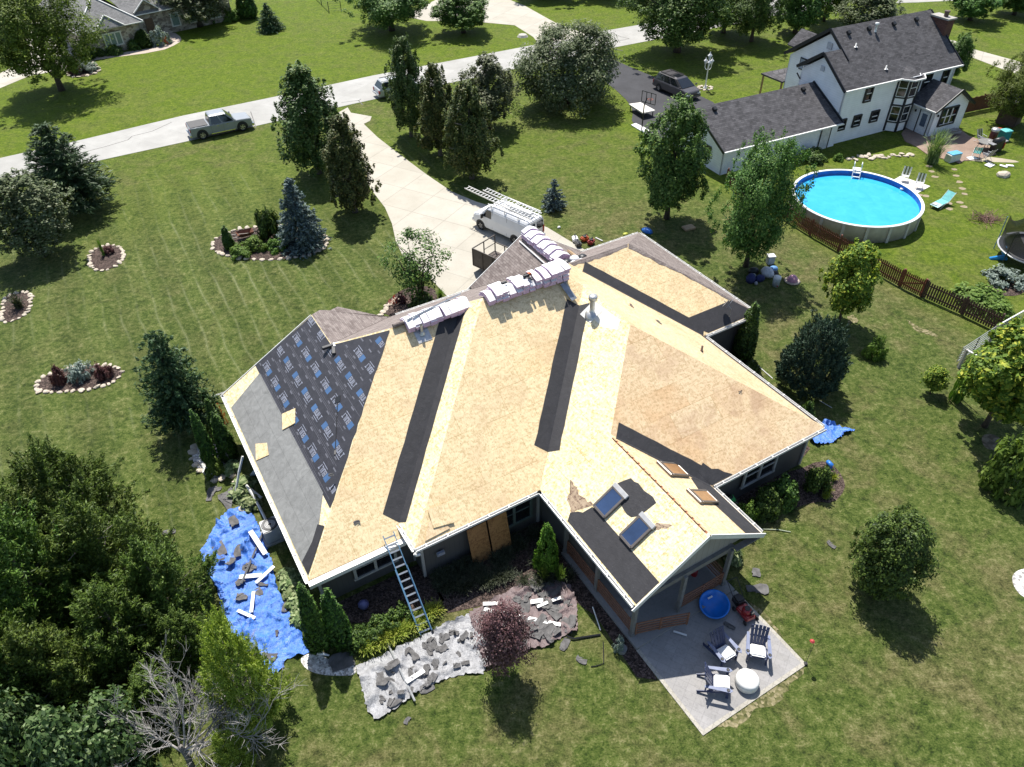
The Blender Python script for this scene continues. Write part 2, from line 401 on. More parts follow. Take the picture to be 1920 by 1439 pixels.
# thin tar-filled cracks in the street
mb = MB()
for pl in ([(150, 288), (200, 275), (240, 263), (248, 256), (285, 247), (322, 230)], [(470, 210), (480, 240)], [(1118, 70), (1130, 78), (1152, 92), (1168, 96)], [(1140, 58), (1165, 70), (1180, 73), (1150, 80), (1130, 79)], [(640, 193), (672, 189), (680, 197)], [(672, 190), (677, 186)], [(545, 176), (600, 172)]):
    P = [G(*p) for p in pl]
    for a, b in zip(P, P[1:]):
        d = (b - a).normalized(); s = Vector((-d.y, d.x, 0)) * 0.045
        mb.add([(q.x, q.y, 0.020) for q in (a - s, b - s, b + s, a + s)], [(0, 1, 2, 3)])
tag(mb.obj('street_cracks', M('tar', (.13, .125, .115), 0.8)), kind='structure')
# ------------------------------------------------------------------ main house (being re-roofed)
E0, SL = 2.8, 0.655; K = math.hypot(1, SL)
HO = (13.5, 24.0)
house = thing('house', 'dark grey house with its roof stripped to bare yellow sheathing boards', 'house', W(*HO), YAW)
def HL(u, h, z=0.0): return (u - HO[0], h - HO[1], z)
class Plane:
    """roof slope: N faces the back garden, F the street, L left, R right; c is the eave line"""
    def __init__(s, k, c, e=E0): s.k, s.c, s.e = k, c, e
    def d(s, u, h): return {'N': h - s.c, 'F': s.c - h, 'L': u - s.c, 'R': s.c - u}[s.k]
    def p(s, u, h, dz=0.0): return HL(u, h, s.e + SL * s.d(u, h) + dz)
    def uv(s, u, h): return ((u if s.k in 'NF' else h), s.d(u, h) * K)
EL = 2.47; P1 = Plane('N', 19.35, EL); P2 = Plane('N', 18.3); P3 = Plane('N', 14.5); GN = Plane('N', 23.0)
PL = Plane('L', 1.55, EL); PS = Plane('L', 5.8); PQ = Plane('L', 11.9); PP = Plane('R', 18.5); PR_ = Plane('R', 25.6)
GR = Plane('R', 29.6); PF = Plane('F', 33.85); GGL = Plane('L', 16.9); GGR = Plane('R', 24.9); LR = Plane('R', 12.03, EL)

def osb(name, c_lo, c_hi, tint2, stain, stains=0.55, rough=0.42):
    m, t, b = newmat(name)
    uvn = coord(t, 'UV')
    v = t.nodes.new('ShaderNodeTexVoronoi'); v.inputs['Scale'].default_value = 9.0; v.inputs['Randomness'].default_value = 1.0
    mp = coord(t, 'UV', scale=(0.75, 1.5, 1), rot=(0, 0, 0.6)); lnk(t, mp, v.inputs['Vector'])
    v2 = t.nodes.new('ShaderNodeTexVoronoi'); v2.inputs['Scale'].default_value = 17.0; lnk(t, coord(t, 'UV', scale=(1.7, 0.7, 1), rot=(0, 0, -0.4)), v2.inputs['Vector'])
    s1 = t.nodes.new('ShaderNodeSeparateColor'); lnk(t, v.outputs['Color'], s1.inputs[0])
    s2 = t.nodes.new('ShaderNodeSeparateColor'); lnk(t, v2.outputs['Color'], s2.inputs[0])
    f = mth(t, 'ADD', mth(t, 'MULTIPLY', s1.outputs[0], 0.5), mth(t, 'MULTIPLY', s2.outputs[1], 0.5))
    flakes = ramp(t, f, [(0.15, c_lo), (0.5, tuple((a + 2 * b_) / 3 for a, b_ in zip(c_lo, c_hi))), (0.85, c_hi)])
    bt = t.nodes.new('ShaderNodeTexBrick'); bt.offset = 0.5; lnk(t, uvn, bt.inputs['Vector'])
    bt.inputs['Scale'].default_value = 1.0; bt.inputs['Brick Width'].default_value = 2.44; bt.inputs['Row Height'].default_value = 1.22
    bt.inputs['Mortar Size'].default_value = 0.009; bt.inputs['Mortar Smooth'].default_value = 0.0; bt.inputs['Bias'].default_value = -0.15
    bt.inputs['Color1'].default_value = (1, 1, 1, 1); bt.inputs['Color2'].default_value = (*tint2, 1); bt.inputs['Mortar'].default_value = (.62, .52, .38, 1)
    jm = ramp(t, nz(t, uvn, 0.45, 3, .6), [(0.40, (.25, .25, .25)), (0.60, (1, 1, 1))])
    c = mix(t, flakes, bt.outputs[0], jm, 'MULTIPLY')
    st = ramp(t, nz(t, uvn, 0.55, 6, 0.66, 0.4), [(0.50, (0, 0, 0)), (0.68, (1, 1, 1))])
    c = mix(t, c, stain, mth(t, 'MULTIPLY', st, stains))
    sk = ramp(t, nz(t, coord(t, 'UV', scale=(3.2, .55, 1)), 1.0, 4, .6), [(0.66, (0, 0, 0)), (0.74, (1, 1, 1))])
    c = mix(t, c, (.17, .12, .08), mth(t, 'MULTIPLY', sk, 0.35 * stains))
    dots = t.nodes.new('ShaderNodeTexVoronoi'); dots.inputs['Scale'].default_value = 2.2; lnk(t, uvn, dots.inputs['Vector'])
    dd = ramp(t, dots.outputs['Distance'], [(0.035, (1, 1, 1)), (0.06, (0, 0, 0))])
    c = mix(t, c, (.12, .09, .06), mth(t, 'MULTIPLY', dd, 0.55))
    lnk(t, c, b.inputs['Base Color']); b.inputs['Roughness'].default_value = rough; b.inputs['Specular IOR Level'].default_value = 0.5
    bumpn(t, b, f, 0.12, 0.01)
    return m
OSB = osb('osb_sheathing', (.60, .445, .235), (.86, .695, .425), (.96, .90, .83), (.48, .30, .17), 0.34)
OSBW = osb('osb_weathered', (.56, .395, .215), (.82, .635, .40), (.89, .77, .67), (.43, .26, .165), 0.5)
OSBP = osb('osb_pale', (.58, .44, .19), (.86, .77, .55), (.97, .94, .88), (.62, .50, .22), 0.25, 0.36)  # paler sheathing colour, used on the left-facing slopes
OSBR = osb('osb_amber', (.53, .39, .215), (.80, .64, .42), (.93, .86, .8), (.40, .26, .13), 0.3)
def shingle(name, lo, hi, bw=0.30, rh=0.143):
    m, t, b = newmat(name)
    uvn = coord(t, 'UV')
    bt = t.nodes.new('ShaderNodeTexBrick'); bt.offset = 0.37; lnk(t, uvn, bt.inputs['Vector'])
    bt.inputs['Scale'].default_value = 1.0; bt.inputs['Brick Width'].default_value = bw; bt.inputs['Row Height'].default_value = rh
    bt.inputs['Mortar Size'].default_value = 0.008; bt.inputs['Color1'].default_value = (*lo, 1); bt.inputs['Color2'].default_value = (*hi, 1)
    bt.inputs['Mortar'].default_value = tuple(x * 0.55 for x in lo) + (1,)
    n_ = nz(t, uvn, 1.3, 5, 0.65); g = nz(t, uvn, 40, 3, 0.7)
    c = mix(t, bt.outputs[0], tuple(x * 1.35 for x in hi), ramp(t, n_, [(0.45, (0, 0, 0)), (0.75, (.5, .5, .5))]))
    c = mix(t, c, tuple(x * 0.6 for x in lo), ramp(t, g, [(0.5, (0, 0, 0)), (0.8, (.6, .6, .6))]))
    lnk(t, c, b.inputs['Base Color']); b.inputs['Roughness'].default_value = 0.9; b.inputs['Specular IOR Level'].default_value = 0.25
    bumpn(t, b, bt.outputs['Fac'], 0.4, 0.015)
    return m
OLDSH = shingle('old_brown_shingles', (.155, .125, .115), (.275, .235, .215))
def membrane(name, col, line=None, spec=0.35):
    m, t, b = newmat(name); uvn = coord(t, 'UV')
    c = ramp(t, nz(t, uvn, 2.4, 6, 0.65, 1.2), [(0.3, tuple(x * 0.78 for x in col)), (0.7, tuple(x * 1.22 for x in col))])
    if line:
        bt = t.nodes.new('ShaderNodeTexBrick'); bt.offset = 0.3; lnk(t, uvn, bt.inputs['Vector']); bt.inputs['Scale'].default_value = 1
        bt.inputs['Brick Width'].default_value = 3.1; bt.inputs['Row Height'].default_value = line; bt.inputs['Mortar Size'].default_value = 0.012
        bt.inputs['Color1'].default_value = (1, 1, 1, 1); bt.inputs['Color2'].default_value = (.93, .93, .93, 1); bt.inputs['Mortar'].default_value = (.72, .72, .72, 1)
        c = mix(t, c, bt.outputs[0], 1.0, 'MULTIPLY')
    wn = nz(t, uvn, 12, 3, 0.6)
    c = mix(t, c, (.5, .5, .5), ramp(t, nz(t, uvn, 30, 2, 0.5), [(0.72, (0, 0, 0)), (0.78, (.5, .5, .5))]))
    lnk(t, c, b.inputs['Base Color']); b.inputs['Roughness'].default_value = 0.62; b.inputs['Specular IOR Level'].default_value = spec
    bumpn(t, b, mth(t, 'ADD', wn, mth(t, 'MULTIPLY', nz(t, uvn, 2.0, 4), 2.0)), 0.35, 0.02)
    return m
BLACKM = membrane('black_membrane', (.034, .033, .036))
GREYM = membrane('grey_membrane', (.235, .235, .225), 0.75)
WHITE = M('white_paint', (.78, .77, .74), 0.45, 0.04)
GUTTERM = M('gutter_metal', (.72, .71, .68), 0.35, 0.05)
SIDING = None
def siding(name, col, pitch=0.2, vertical=False, dark=0.75):
    m, t, b = newmat(name)
    p = coord(t, 'Object')
    sx = t.nodes.new('ShaderNodeSeparateXYZ'); lnk(t, p, sx.inputs[0])
    a = mth(t, 'ADD', sx.outputs[0], sx.outputs[1]) if vertical else sx.outputs[2]
    fr = mth(t, 'FRACT', mth(t, 'DIVIDE', a, pitch))
    line = ramp(t, fr, [(0.0, (dark,) * 3), (0.10, (1, 1, 1)), (1.0, (1, 1, 1))])
    c = ramp(t, nz(t, p, 1.2, 4), [(0.3, tuple(x * 0.93 for x in col)), (0.7, tuple(min(1, x * 1.07) for x in col))])
    lnk(t, mix(t, c, line, 1.0, 'MULTIPLY'), b.inputs['Base Color']); b.inputs['Roughness'].default_value = 0.6
    bumpn(t, b, fr, 0.25, 0.02); return m
SIDING = siding('grey_board_siding', (.105, .10, .095), 0.24, True, 0.6)
TRIM = M('light_trim', (.42, .41, .39), 0.5, 0.05)
GLASS = M('dark_glass', (.012, .014, .017), 0.08, 0.2, spec=0.6)
BLACK = M('black_metal', (.016, .016, .017), 0.45, 0.1)
CEDAR = M('cedar_rail', (.27, .125, .07), 0.6, 0.15, 8)

def roofpoly(name, pl, pts, mat, dz=0.0, t=0.05, kind='roof_slope'):
    mb = MB(); mb.slab([pl.p(u, h, dz) for u, h in pts], t, [pl.uv(u, h) for u, h in pts])
    return mb.obj(kind if name is None else name, mat, house)
roofpoly('roof_slope', P1, [(1.55, 19.35), (5.8, 19.35), (5.8, 19.854), (12.8, 26.854), (9.05, 26.854)], OSB)
roofpoly('roof_slope', PS, [(5.8, 18.3), (13.575, 26.075), (12.8, 26.854), (5.8, 19.854)], OSBP)
roofpoly('roof_slope', P2, [(5.8, 18.3), (11.9, 18.3), (18.75, 25.15), (17.825, 26.075), (13.575, 26.075)], OSB)
roofpoly('roof_slope', PQ, [(11.9, 18.3), (11.9, 11.45), (15.2, 11.45), (15.2, 17.8), (18.75, 21.35), (18.75, 25.15)], OSBP)
roofpoly('roof_slope', PP, [(15.2, 11.45), (18.5, 11.45), (18.5, 14.5), (15.2, 17.8)], OSBR)
roofpoly('roof_slope', P3, [(18.5, 14.5), (25.6, 14.5), (18.75, 21.35), (15.2, 17.8)], OSBW)
roofpoly('roof_slope', PR_, [(25.6, 14.5), (25.6, 23.0), (20.175, 28.425), (17.825, 26.075), (18.75, 25.15), (18.75, 21.35)], OSBR)
roofpoly('roof_slope', GN, [(25.6, 23), (29.6, 23), (24.175, 28.425), (20.175, 28.425)], OSB)
roofpoly('roof_slope', PL, [(1.55, 19.35), (9.05, 26.854), (6.79, 29.11), (6.79, 31.95), (1.55, 32.57)], OSBP)
roofpoly('shingle_slope', GR, [(29.6, 23), (29.6, 33.85), (24.175, 28.425)], OLDSH)
roofpoly('shingle_slope', PF, [(24.175, 28.425), (29.6, 33.85), (11.53, 33.85), (6.79, 29.11), (9.05, 26.854), (12.8, 26.854), (13.575, 26.075), (17.825, 26.075), (20.175, 28.425)], OLDSH)
roofpoly('shingle_slope', GGL, [(16.9, 34.1), (20.9, 34.1), (20.9, 29.85), (16.9, 33.85)], OLDSH, 0.02)
roofpoly('shingle_slope', GGR, [(20.9, 34.1), (24.9, 34.1), (24.9, 33.85), (20.9, 29.85)], OLDSH, 0.02)
roofpoly('shingle_slope', LR, [(6.79, 29.11), (11.53, 33.85), (11.4, 33.66), (8.6, 33.63), (8.0, 32.95), (7.4, 32.7), (6.79, 31.95)], OLDSH, 0.02)
# strips of old shingle left along the ridges and hips (still nailed down on the street side)
def ragged(pts, amp, seed, step=0.35):
    rnd = random.Random(seed); out = []
    for (a, b), (c, d) in zip(pts, pts[1:]):
        n_ = max(1, int(math.hypot(c - a, d - b) / step))
        out += [(a + (c - a) * k / n_ + rnd.uniform(-amp, amp), b + (d - b) * k / n_ + rnd.uniform(-amp, amp)) for k in range(n_)]
    return out + [pts[-1]]
roofpoly('shingle_strip', P2, [(13.62, 26.07), (17.8, 26.07)] + ragged([(17.8, 25.95), (16, 25.85), (13.7, 25.9)], .05, 3, .25), OLDSH, 0.012, 0.01)
roofpoly('shingle_strip', GN, [(20.2, 28.42), (24.1, 28.42)] + ragged([(24.0, 28.25), (22, 28.2), (20.2, 28.28)], .04, 5, .25), OLDSH, 0.012, 0.01)
roofpoly('shingle_strip', GN, [(24.17, 28.42), (29.55, 23.04)] + ragged([(28.5, 23.95), (26.5, 25.95), (24.0, 28.2)], .06, 6, .3), OLDSH, 0.016, 0.012)
# rolled underlayment with printed lettering
def printed(name, pts, dz):
    mb = MB(); mb.slab([PL.p(u, h, dz) for u, h in pts], 0.006, [PL.uv(u, h) for u, h in pts])
    pl2 = [(u, h) for u, h in pts]
    import_letters(mb, pl2, dz + 0.004)
    return mb.obj(name, [UNDER, PRINT, BLUEP, PRINTF], house)
def under_mat():
    m, t, b = newmat('printed_underlayment'); uvn = coord(t, 'UV')
    c = ramp(t, nz(t, uvn, 3.0, 6, 0.65), [(0.3, (.022, .021, .026)), (0.7, (.038, .037, .045))])
    c = mix(t, c, (.25, .25, .28), ramp(t, nz(t, uvn, 60, 2, 0.6), [(0.66, (0, 0, 0)), (0.72, (.45, .45, .45))]))
    lnk(t, c, b.inputs['Base Color']); b.inputs['Roughness'].default_value = 0.55
    bumpn(t, b, nz(t, uvn, 2.2, 4), 0.5, 0.03); return m
UNDER = under_mat(); PRINT = M('white_print', (.23, .245, .30), 0.6, 0.12, 2); BLUEP = M('blue_print', (.05, .115, .24), 0.6, 0.1, 2)
PRINTF = M('faint_print', (.12, .12, .14), .6, .1, 2)
GLY = {'B': [(0, 0, .2, 1), (.2, .84, .62, 1), (.2, .42, .62, .58), (.2, 0, .66, .16), (.5, .58, .68, .84), (.54, .16, .72, .42)],
       'U': [(0, 0, .2, 1), (.52, 0, .72, 1), (.2, 0, .52, .18)], 'I': [(.05, 0, .27, 1)], 'L': [(0, 0, .2, 1), (.2, 0, .62, .18)],
       'T': [(.24, 0, .46, .82), (0, .82, .7, 1)], 'R': [(0, 0, .2, 1), (.2, .84, .6, 1), (.2, .42, .6, .58), (.5, .58, .68, .84), (.46, 0, .7, .42)]}
def import_letters(mb, poly, dz):
    def rect(h0, s0, h1, s1, mi):
        q = [(h0, s0), (h1, s0), (h1, s1), (h0, s1)]
        pp = [(PL.c + s / K, h) for h, s in q]
        if all(in_poly(u, h, poly) for u, h in pp):
            mb.add([PL.p(u, h, dz) for u, h in pp], [(0, 1, 2, 3)], q, mi)
    rnd = random.Random(4)
    for row, (sc, flip, off) in enumerate([(2.78, 1, 0.2), (3.87, 0, .55), (4.91, 1, .1), (6.07, 0, .45), (7.09, 1, 0.0), (8.2, 0, .7)]):
        for k in range(10):
            hc = 20.2 + off + k * 1.38
            sgn = -1 if flip else 1
            def tr(x0, y0, x1, y1, mi):
                a, b = hc + sgn * x0, hc + sgn * x1; c, d = sc + sgn * y0, sc + sgn * y1
                rect(min(a, b), min(c, d), max(a, b), max(c, d), mi)
            # text reads up the eave: blue block then BUILT
            tr(.22, -.15, .54, .17, 2)
            for a0, l in ((.47, 'T'), (.385, 'R'), (.30, 'I')):
                for (x0, y0, x1, y1) in GLY[l]: pass
            for i, (l, x) in enumerate((('B', .19), ('U', .035), ('I', -.115), ('L', -.205), ('T', -.34))):
                for (x0, y0, x1, y1) in GLY[l]:
                    tr(x - x0 * .20, -.13 + y0 * .27, x - x1 * .20, -.13 + y1 * .27, 1)
            tr(.05, -.225, -.48, -.195, 1)
    for s0 in (2.33, 3.33, 4.39, 5.47, 6.58, 7.66):                      # lap and nail lines with small print
        for dx, dw in ((0, .018), (.075, .014), (.16, .010)):
            h = 19.6
            while h < 32:
                L = rnd.uniform(1.2, 2.2); rect(h, s0 + dx, h + L, s0 + dx + dw, 3); h += L + rnd.uniform(.03, .12)
        h = 19.7
        while h < 32:
            rect(h, s0 - .10, h + .30, s0 - .03, 3); rect(h + .5, s0 + .2, h + .74, s0 + .26, 3); h += 0.98
printed('underlayment', ragged([(3.46, 21.33), (5.7, 23.55), (9.0, 26.76)], .03, 1) + [(6.75, 29.05), (6.75, 31.9), (3.46, 32.33)], 0.014)
roofpoly('starter_membrane', PL, [(1.60, 20.1), (2.3, 20.5), (2.8, 21.15), (3.48, 22.3), (3.48, 31.6), (1.62, 31.25)], GREYM, 0.02, 0.008)
roofpoly('membrane_flap', PL, [(1.62, 19.55), (2.1, 20.0), (2.95, 20.86), (2.75, 21.2), (2.28, 20.7), (1.62, 20.3)], BLACKM, 0.036, 0.006)
def valley(pl1, pl2, c0, dirn, t0, t1, d1, d2, s1, s2, seed, dz=0.018):
    """membrane folded into a valley: one strip on each of the two slopes"""
    for pl, d, sg in ((pl1, d1, s1), (pl2, d2, s2)):
        a = [(c0[0] + dirn[0] * t, c0[1] + dirn[1] * t) for t in np.linspace(t0, t1, 14)]
        rnd = random.Random(seed)
        bb = [(u + sg[0] * (d + rnd.uniform(-.015, .015)), h + sg[1] * (d + rnd.uniform(-.015, .015))) for u, h in a][::-1]
        roofpoly('valley_membrane', pl, a + bb, BLACKM, dz, 0.008)
valley(P1, PS, (5.8, 19.854), (1, 1), .02, 6.9, .50, .23, (-1, 1), (1, -1), 1)
valley(P2, PQ, (11.9, 18.3), (1, 1), 1.15, 6.1, .44, .36, (-1, 1), (1, -1), 2)
valley(GN, PR_, (25.6, 23.0), (-1, 1), .02, 4.9, .38, .14, (1, 1), (-1, -1), 3)
valley(P3, PP, (18.5, 14.5), (-1, 1), .05, 3.12, .44, .12, (1, 1), (-1, -1), 4)
roofpoly('eave_membrane', GN, [(25.95, 23.03), (29.5, 23.03), (28.5, 24.05), (24.75, 24.05)], BLACKM, 0.012, 0.008)
roofpoly('eave_membrane', PR_, [(25.55, 14.75), (25.55, 22.9), (25.3, 22.9), (25.3, 15.0)], BLACKM, 0.012, 0.008)
roofpoly('eave_membrane', P3, [(18.5, 14.53), (19.75, 14.53), (19.4, 14.75), (19.2, 14.95), (18.9, 15.05), (18.65, 15.4), (18.2, 15.2)], BLACKM, 0.024, 0.008)
roofpoly('eave_membrane', PQ, [(11.95, 11.5), (12.97, 11.5), (12.97, 15.7)] + ragged([(12.97, 15.8), (12.6, 16.0), (12.2, 16.4), (11.95, 16.2)], .05, 8, .2), BLACKM, 0.012, 0.008)
roofpoly('eave_membrane', PP, [(18.45, 11.5), (18.45, 14.5), (17.95, 15.02), (17.6, 15.0), (17.3, 14.2), (17.42, 11.5)], BLACKM, 0.012, 0.008)
roofpoly('membrane_patch', PQ, ragged([(14.16, 15.82), (14.62, 15.54), (14.7, 14.9), (14.66, 13.96)], .05, 11, .2) + ragged([(13.95, 14.05), (13.7, 14.3), (13.74, 15.6), (14.16, 15.82)], .04, 12, .2), BLACKM, 0.016, 0.008)
roofpoly('worn_patch', PQ, ragged([(13.02, 17.54), (12.9, 16.6), (13.01, 15.88)], .06, 21, .15) + ragged([(12.6, 16.15), (12.21, 16.4), (12.4, 16.9), (13.02, 17.54)], .06, 22, .15),
         osb('osb_worn', (.17, .11, .075), (.46, .36, .25), (.8, .7, .6), (.12, .08, .06), 0.9), 0.006, 0.004)
roofpoly('worn_patch', PQ, ragged([(14.35, 12.9), (14.0, 13.2), (14.2, 13.35)], .05, 31, .15) + [(14.55, 12.8)], MATS.get('x') or bpy.data.materials['osb_worn'], 0.006, 0.004)
roofpoly('flashing_board', PQ, [(18.55, 23.9), (18.62, 21.95), (18.25, 21.65), (17.95, 22.4), (18.0, 23.9)], M('pale_board', (.74, .70, .60), .5, .05), 0.008, 0.006)
roofpoly('ridge_slot', PQ, [(15.125, 11.6), (15.2, 11.6), (15.2, 17.6), (15.125, 17.6)], M('slot_wood', (.34, .12, .05), 0.7, 0.2, 9), 0.010, 0.03)
mb = MB()
for k in range(16): mb.bar(PQ.p(15.16, 11.7 + k * .375, .045), PQ.p(15.16, 11.98 + k * .375, .045), .05, .012)
mb.obj('ridge_slot_edge', M('slot_pale', (.55, .34, .18), .7), house)

# gutters, fascia and rake boards
def gutter(a, b, out, z=E0, name='gutter', sz=(.13, .13)):
    a = Vector(HL(*a, z)); b = Vector(HL(*b, z)); o = Vector((out[0], out[1], 0))
    mb = MB(); c0 = o * sz[0] * .5
    mb.bar(a + o * .012 + Vector((0, 0, -.085)), b + o * .012 + Vector((0, 0, -.085)), .022, .16)
    mb.bar(a + o * .14 + Vector((0, 0, -.07)), b + o * .14 + Vector((0, 0, -.07)), .02, .12)
    mb.bar(a + o * .075 + Vector((0, 0, -.13)), b + o * .075 + Vector((0, 0, -.13)), .13, .02)
    n_ = int((b - a).length / 1.1)
    for k in range(n_ + 1):
        p = a.lerp(b, (k + .5) / (n_ + 1)); mb.bar(p + o * .0, p + o * .15, .05, .016)
    return mb.obj(name, GUTTERM, house)
gutter((1.55, 19.35), (1.55, 32.5), (-1, 0), EL); gutter((5.8, 18.3), (5.8, 19.8), (-1, 0)); gutter((5.8, 18.3), (11.75, 18.3), (0, -1))
gutter((11.9, 11.55), (11.9, 18.15), (-1, 0)); gutter((18.6, 14.5), (25.6, 14.5), (0, -1)); gutter((25.6, 14.6), (25.6, 22.85), (1, 0))
gutter((25.75, 23.0), (29.6, 23.0), (0, -1)); gutter((29.6, 23.1), (29.6, 33.85), (1, 0)); gutter((18.5, 11.55), (18.5, 14.35), (1, 0)); gutter((11.9, 33.85), (16.8, 33.85), (0, 1)); gutter((25.0, 33.85), (29.6, 33.85), (0, 1))
mb = MB(); a, b = Vector(HL(1.5, 19.29, EL - .02)), Vector(HL(5.72, 19.29, EL - .02)); mb.bar(a + Vector((0, -.06, -.02)), b + Vector((0, -.06, -.02)), .30, .03); mb.bar(a + Vector((0, -.2, -.11)), b + Vector((0, -.2, -.11)), .03, .2)
mb.obj('fascia_board', WHITE, house)
def rake(pl, a, b, name='rake_board', o=(0, -1)):
    mb = MB(); A = Vector(pl.p(*a, -.09)); B = Vector(pl.p(*b, -.09)); oo = Vector((o[0], o[1], 0)) * .02
    mb.bar(A + oo, B + oo, .04, .22); return mb.obj(name, WHITE, house)
rake(PQ, (11.75, 11.45), (15.2, 11.45)); rake(PP, (15.2, 11.45), (18.65, 11.45)); rake(PL, (1.42, 32.58), (6.79, 31.96), o=(0, 1)); rake(GGL, (16.8, 34.1), (20.9, 34.1), o=(0, 1)); rake(GGR, (20.9, 34.1), (25.0, 34.1), o=(0, 1))

# walls
OV = 0.42
foot = [(1.95, 19.75), (6.22, 19.75), (6.22, 18.72), (12.3, 18.72), (12.3, 16.5), (12.32, 14.92), (25.18, 14.92), (25.18, 23.42), (29.18, 23.42), (29.18, 33.4), (12.0, 33.4), (11.4, 32.9), (8.6, 31.8), (1.95, 31.8)]
WT = lambda i: 2.64 if i % len(foot) in (0, 1, 13) else 2.98
mb = MB()
for i in range(len(foot)):
    (a, b), (c, d) = foot[i], foot[(i + 1) % len(foot)]
    A, B = Vector(HL(a, b)), Vector(HL(c, d)); nn = Vector(((B - A).y, -(B - A).x, 0)).normalized() * -.12
    mb.slab([A, B, B + Vector((0, 0, WT(i + 1))), A + Vector((0, 0, WT(i)))], .12, dirv=nn.normalized())
for pts in ([(1.95, 31.8, 2.6), (11.4, 31.8, 2.6), (6.79, 31.6, 5.6)], [(17.2, 33.8, 2.7), (24.6, 33.8, 2.7), (20.9, 33.8, 5.2)]):
    mb.slab([HL(*p) for p in pts], .1, dirv=Vector((0, -1, 0)))
mb.obj('wall', SIDING, house)
mb = MB()     # soffits
mb.slab([HL(u, h, EL - .10) for u, h in [(1.57, 19.37), (5.8, 19.37), (5.8, 19.8), (2.0, 19.8), (2.0, 32), (1.57, 32)]], .03)
for q in ([(5.82, 18.32), (12.2, 18.32), (12.2, 18.8), (6.3, 18.8), (6.3, 19.5), (5.82, 19.5)], [(18.5, 14.52), (25.58, 14.52), (25.58, 23.4), (25.1, 23.4), (25.1, 15), (18.5, 15)], [(25.6, 23.02), (29.58, 23.02), (29.58, 33.8), (29.1, 33.8), (29.1, 23.5), (25.6, 23.5)]):
    mb.slab([HL(u, h, E0 - .10) for u, h in q], .03)
mb.obj('soffit', M('grey_soffit', (.22, .215, .21), .7), house)
# gable end over the porch, posts, beams, slab, rails
mb = MB(); mb.slab([HL(12.2, 11.82, 2.62), HL(18.2, 11.82, 2.62), HL(18.2, 11.82, 2.86), HL(15.2, 11.82, 4.82), HL(12.2, 11.82, 2.86)], .1, dirv=Vector((0, 1, 0)))
mb.obj('gable_wall', siding('porch_gable_siding', (.30, .285, .265), 0.3, True, 0.55), house)
mb = MB(); mb.bar(HL(12.15, 11.75, 2.52), HL(17.2, 11.75, 2.52), .18, .26); mb.bar(HL(12.2, 11.8, 2.6), HL(12.2, 16.6, 2.6), .16, .22); mb.bar(HL(17.05, 11.8, 2.6), HL(17.05, 14.9, 2.6), .16, .22)
mb.bar(HL(18.3, 11.6, 2.62), HL(18.3, 14.6, 2.62), .3, .04); mb.bar(HL(17.1, 11.55, 2.62), HL(18.4, 11.55, 2.62), .26, .06)
mb.obj('porch_beam', M('porch_grey', (.17, .165, .155), .6), house)
for (u, h) in ((12.2, 11.72), (14.55, 11.62), (17.02, 11.62), (12.2, 14.2), (12.2, 16.55)):
    mb = MB(); mb.bar(HL(u, h, .12), HL(u, h, 2.55), .16, .16, up=Vector((0, 1, 0))); mb.box(HL(u, h, .2), (.22, .22, .16))
    mb.obj('porch_post', M('post_grey', (.20, .195, .185), .6), house)
mb = MB(); mb.slab([HL(11.98, 11.12, .15), HL(17.3, 11.12, .15), HL(17.3, 14.9, .15), HL(12.28, 14.9, .15), HL(12.28, 16.6, .15), HL(11.98, 16.6, .15)], .14)
mb.obj('porch_floor', concrete('porch_concrete', (.24, .235, .225), (.31, .30, .29), stain=.5), house)
def rail(pts, n_=5, z0=.28, z1=1.0, name='porch_railing'):
    mb = MB()
    for k in range(n_):
        z = z0 + (z1 - z0) * k / (n_ - 1)
        for a, b in zip(pts, pts[1:]): mb.bar(HL(*a, z), HL(*b, z), .035, .06)
    for a in pts: mb.bar(HL(*a, z0 - .1), HL(*a, z1 + .03), .06, .06, up=Vector((0, 1, 0)))
    return mb.obj(name, CEDAR, house)
rail([(12.3, 11.62), (13.3, 11.3), (14.4, 10.9)]); rail([(14.66, 11.62), (15.8, 11.6), (16.9, 11.62)]); rail([(12.2, 11.85), (12.2, 14.1), (12.2, 16.4)]); rail([(17.02, 11.8), (17.02, 13.2), (17.02, 14.8)])
# corner trims, windows
def trim(u, h, w1=.12):
    mb = MB(); mb.bar(HL(u, h, .1), HL(u, h, 2.3 if h > 19 and u < 7 else 2.62), w1, w1, up=Vector((0, 1, 0))); mb.obj('corner_trim', TRIM, house)
for q in ((1.95, 19.72), (6.2, 18.7), (6.2, 19.72), (12.05, 18.7), (25.2, 14.9), (29.2, 23.4), (25.2, 23.4)): trim(*q)
def window(u0, u1, z0, z1, h, face=(0, -1), panes=2, parent=None, fm=TRIM):
    """double-hung window on a wall facing the back garden"""
    f = MB(); hh = h - .10
    f.box(HL((u0 + u1) / 2, hh, z0), (u1 - u0 + .2, .09, .10)); f.box(HL((u0 + u1) / 2, hh, z1), (u1 - u0 + .2, .09, .12))
    for k in range(panes + 1):
        f.box(HL(u0 + (u1 - u0) * k / panes, hh, (z0 + z1) / 2), (.12, .085, z1 - z0 - .11))
    for k in range(panes):
        f.box(HL(u0 + (u1 - u0) * (k + .5) / panes, hh + .015, (z0 + z1) / 2), ((u1 - u0) / panes - .12, .05, .05))
    fo = f.obj('window', fm, house)
    g = MB(); g.box(HL((u0 + u1) / 2, h - .05, (z0 + z1) / 2), (u1 - u0 - .02, .05, z1 - z0 - .04)); g.obj('pane', GLASS, fo)
window(3.45, 5.3, .85, 2.15, 19.68); window(21.0, 23.0, .95, 2.3, 14.86); window(9.8, 11.6, .9, 2.4, 18.66, fm=M('green_grey_frame', (.09, .12, .11), .6)); window(13.2, 14.9, .3, 2.2, 14.86)
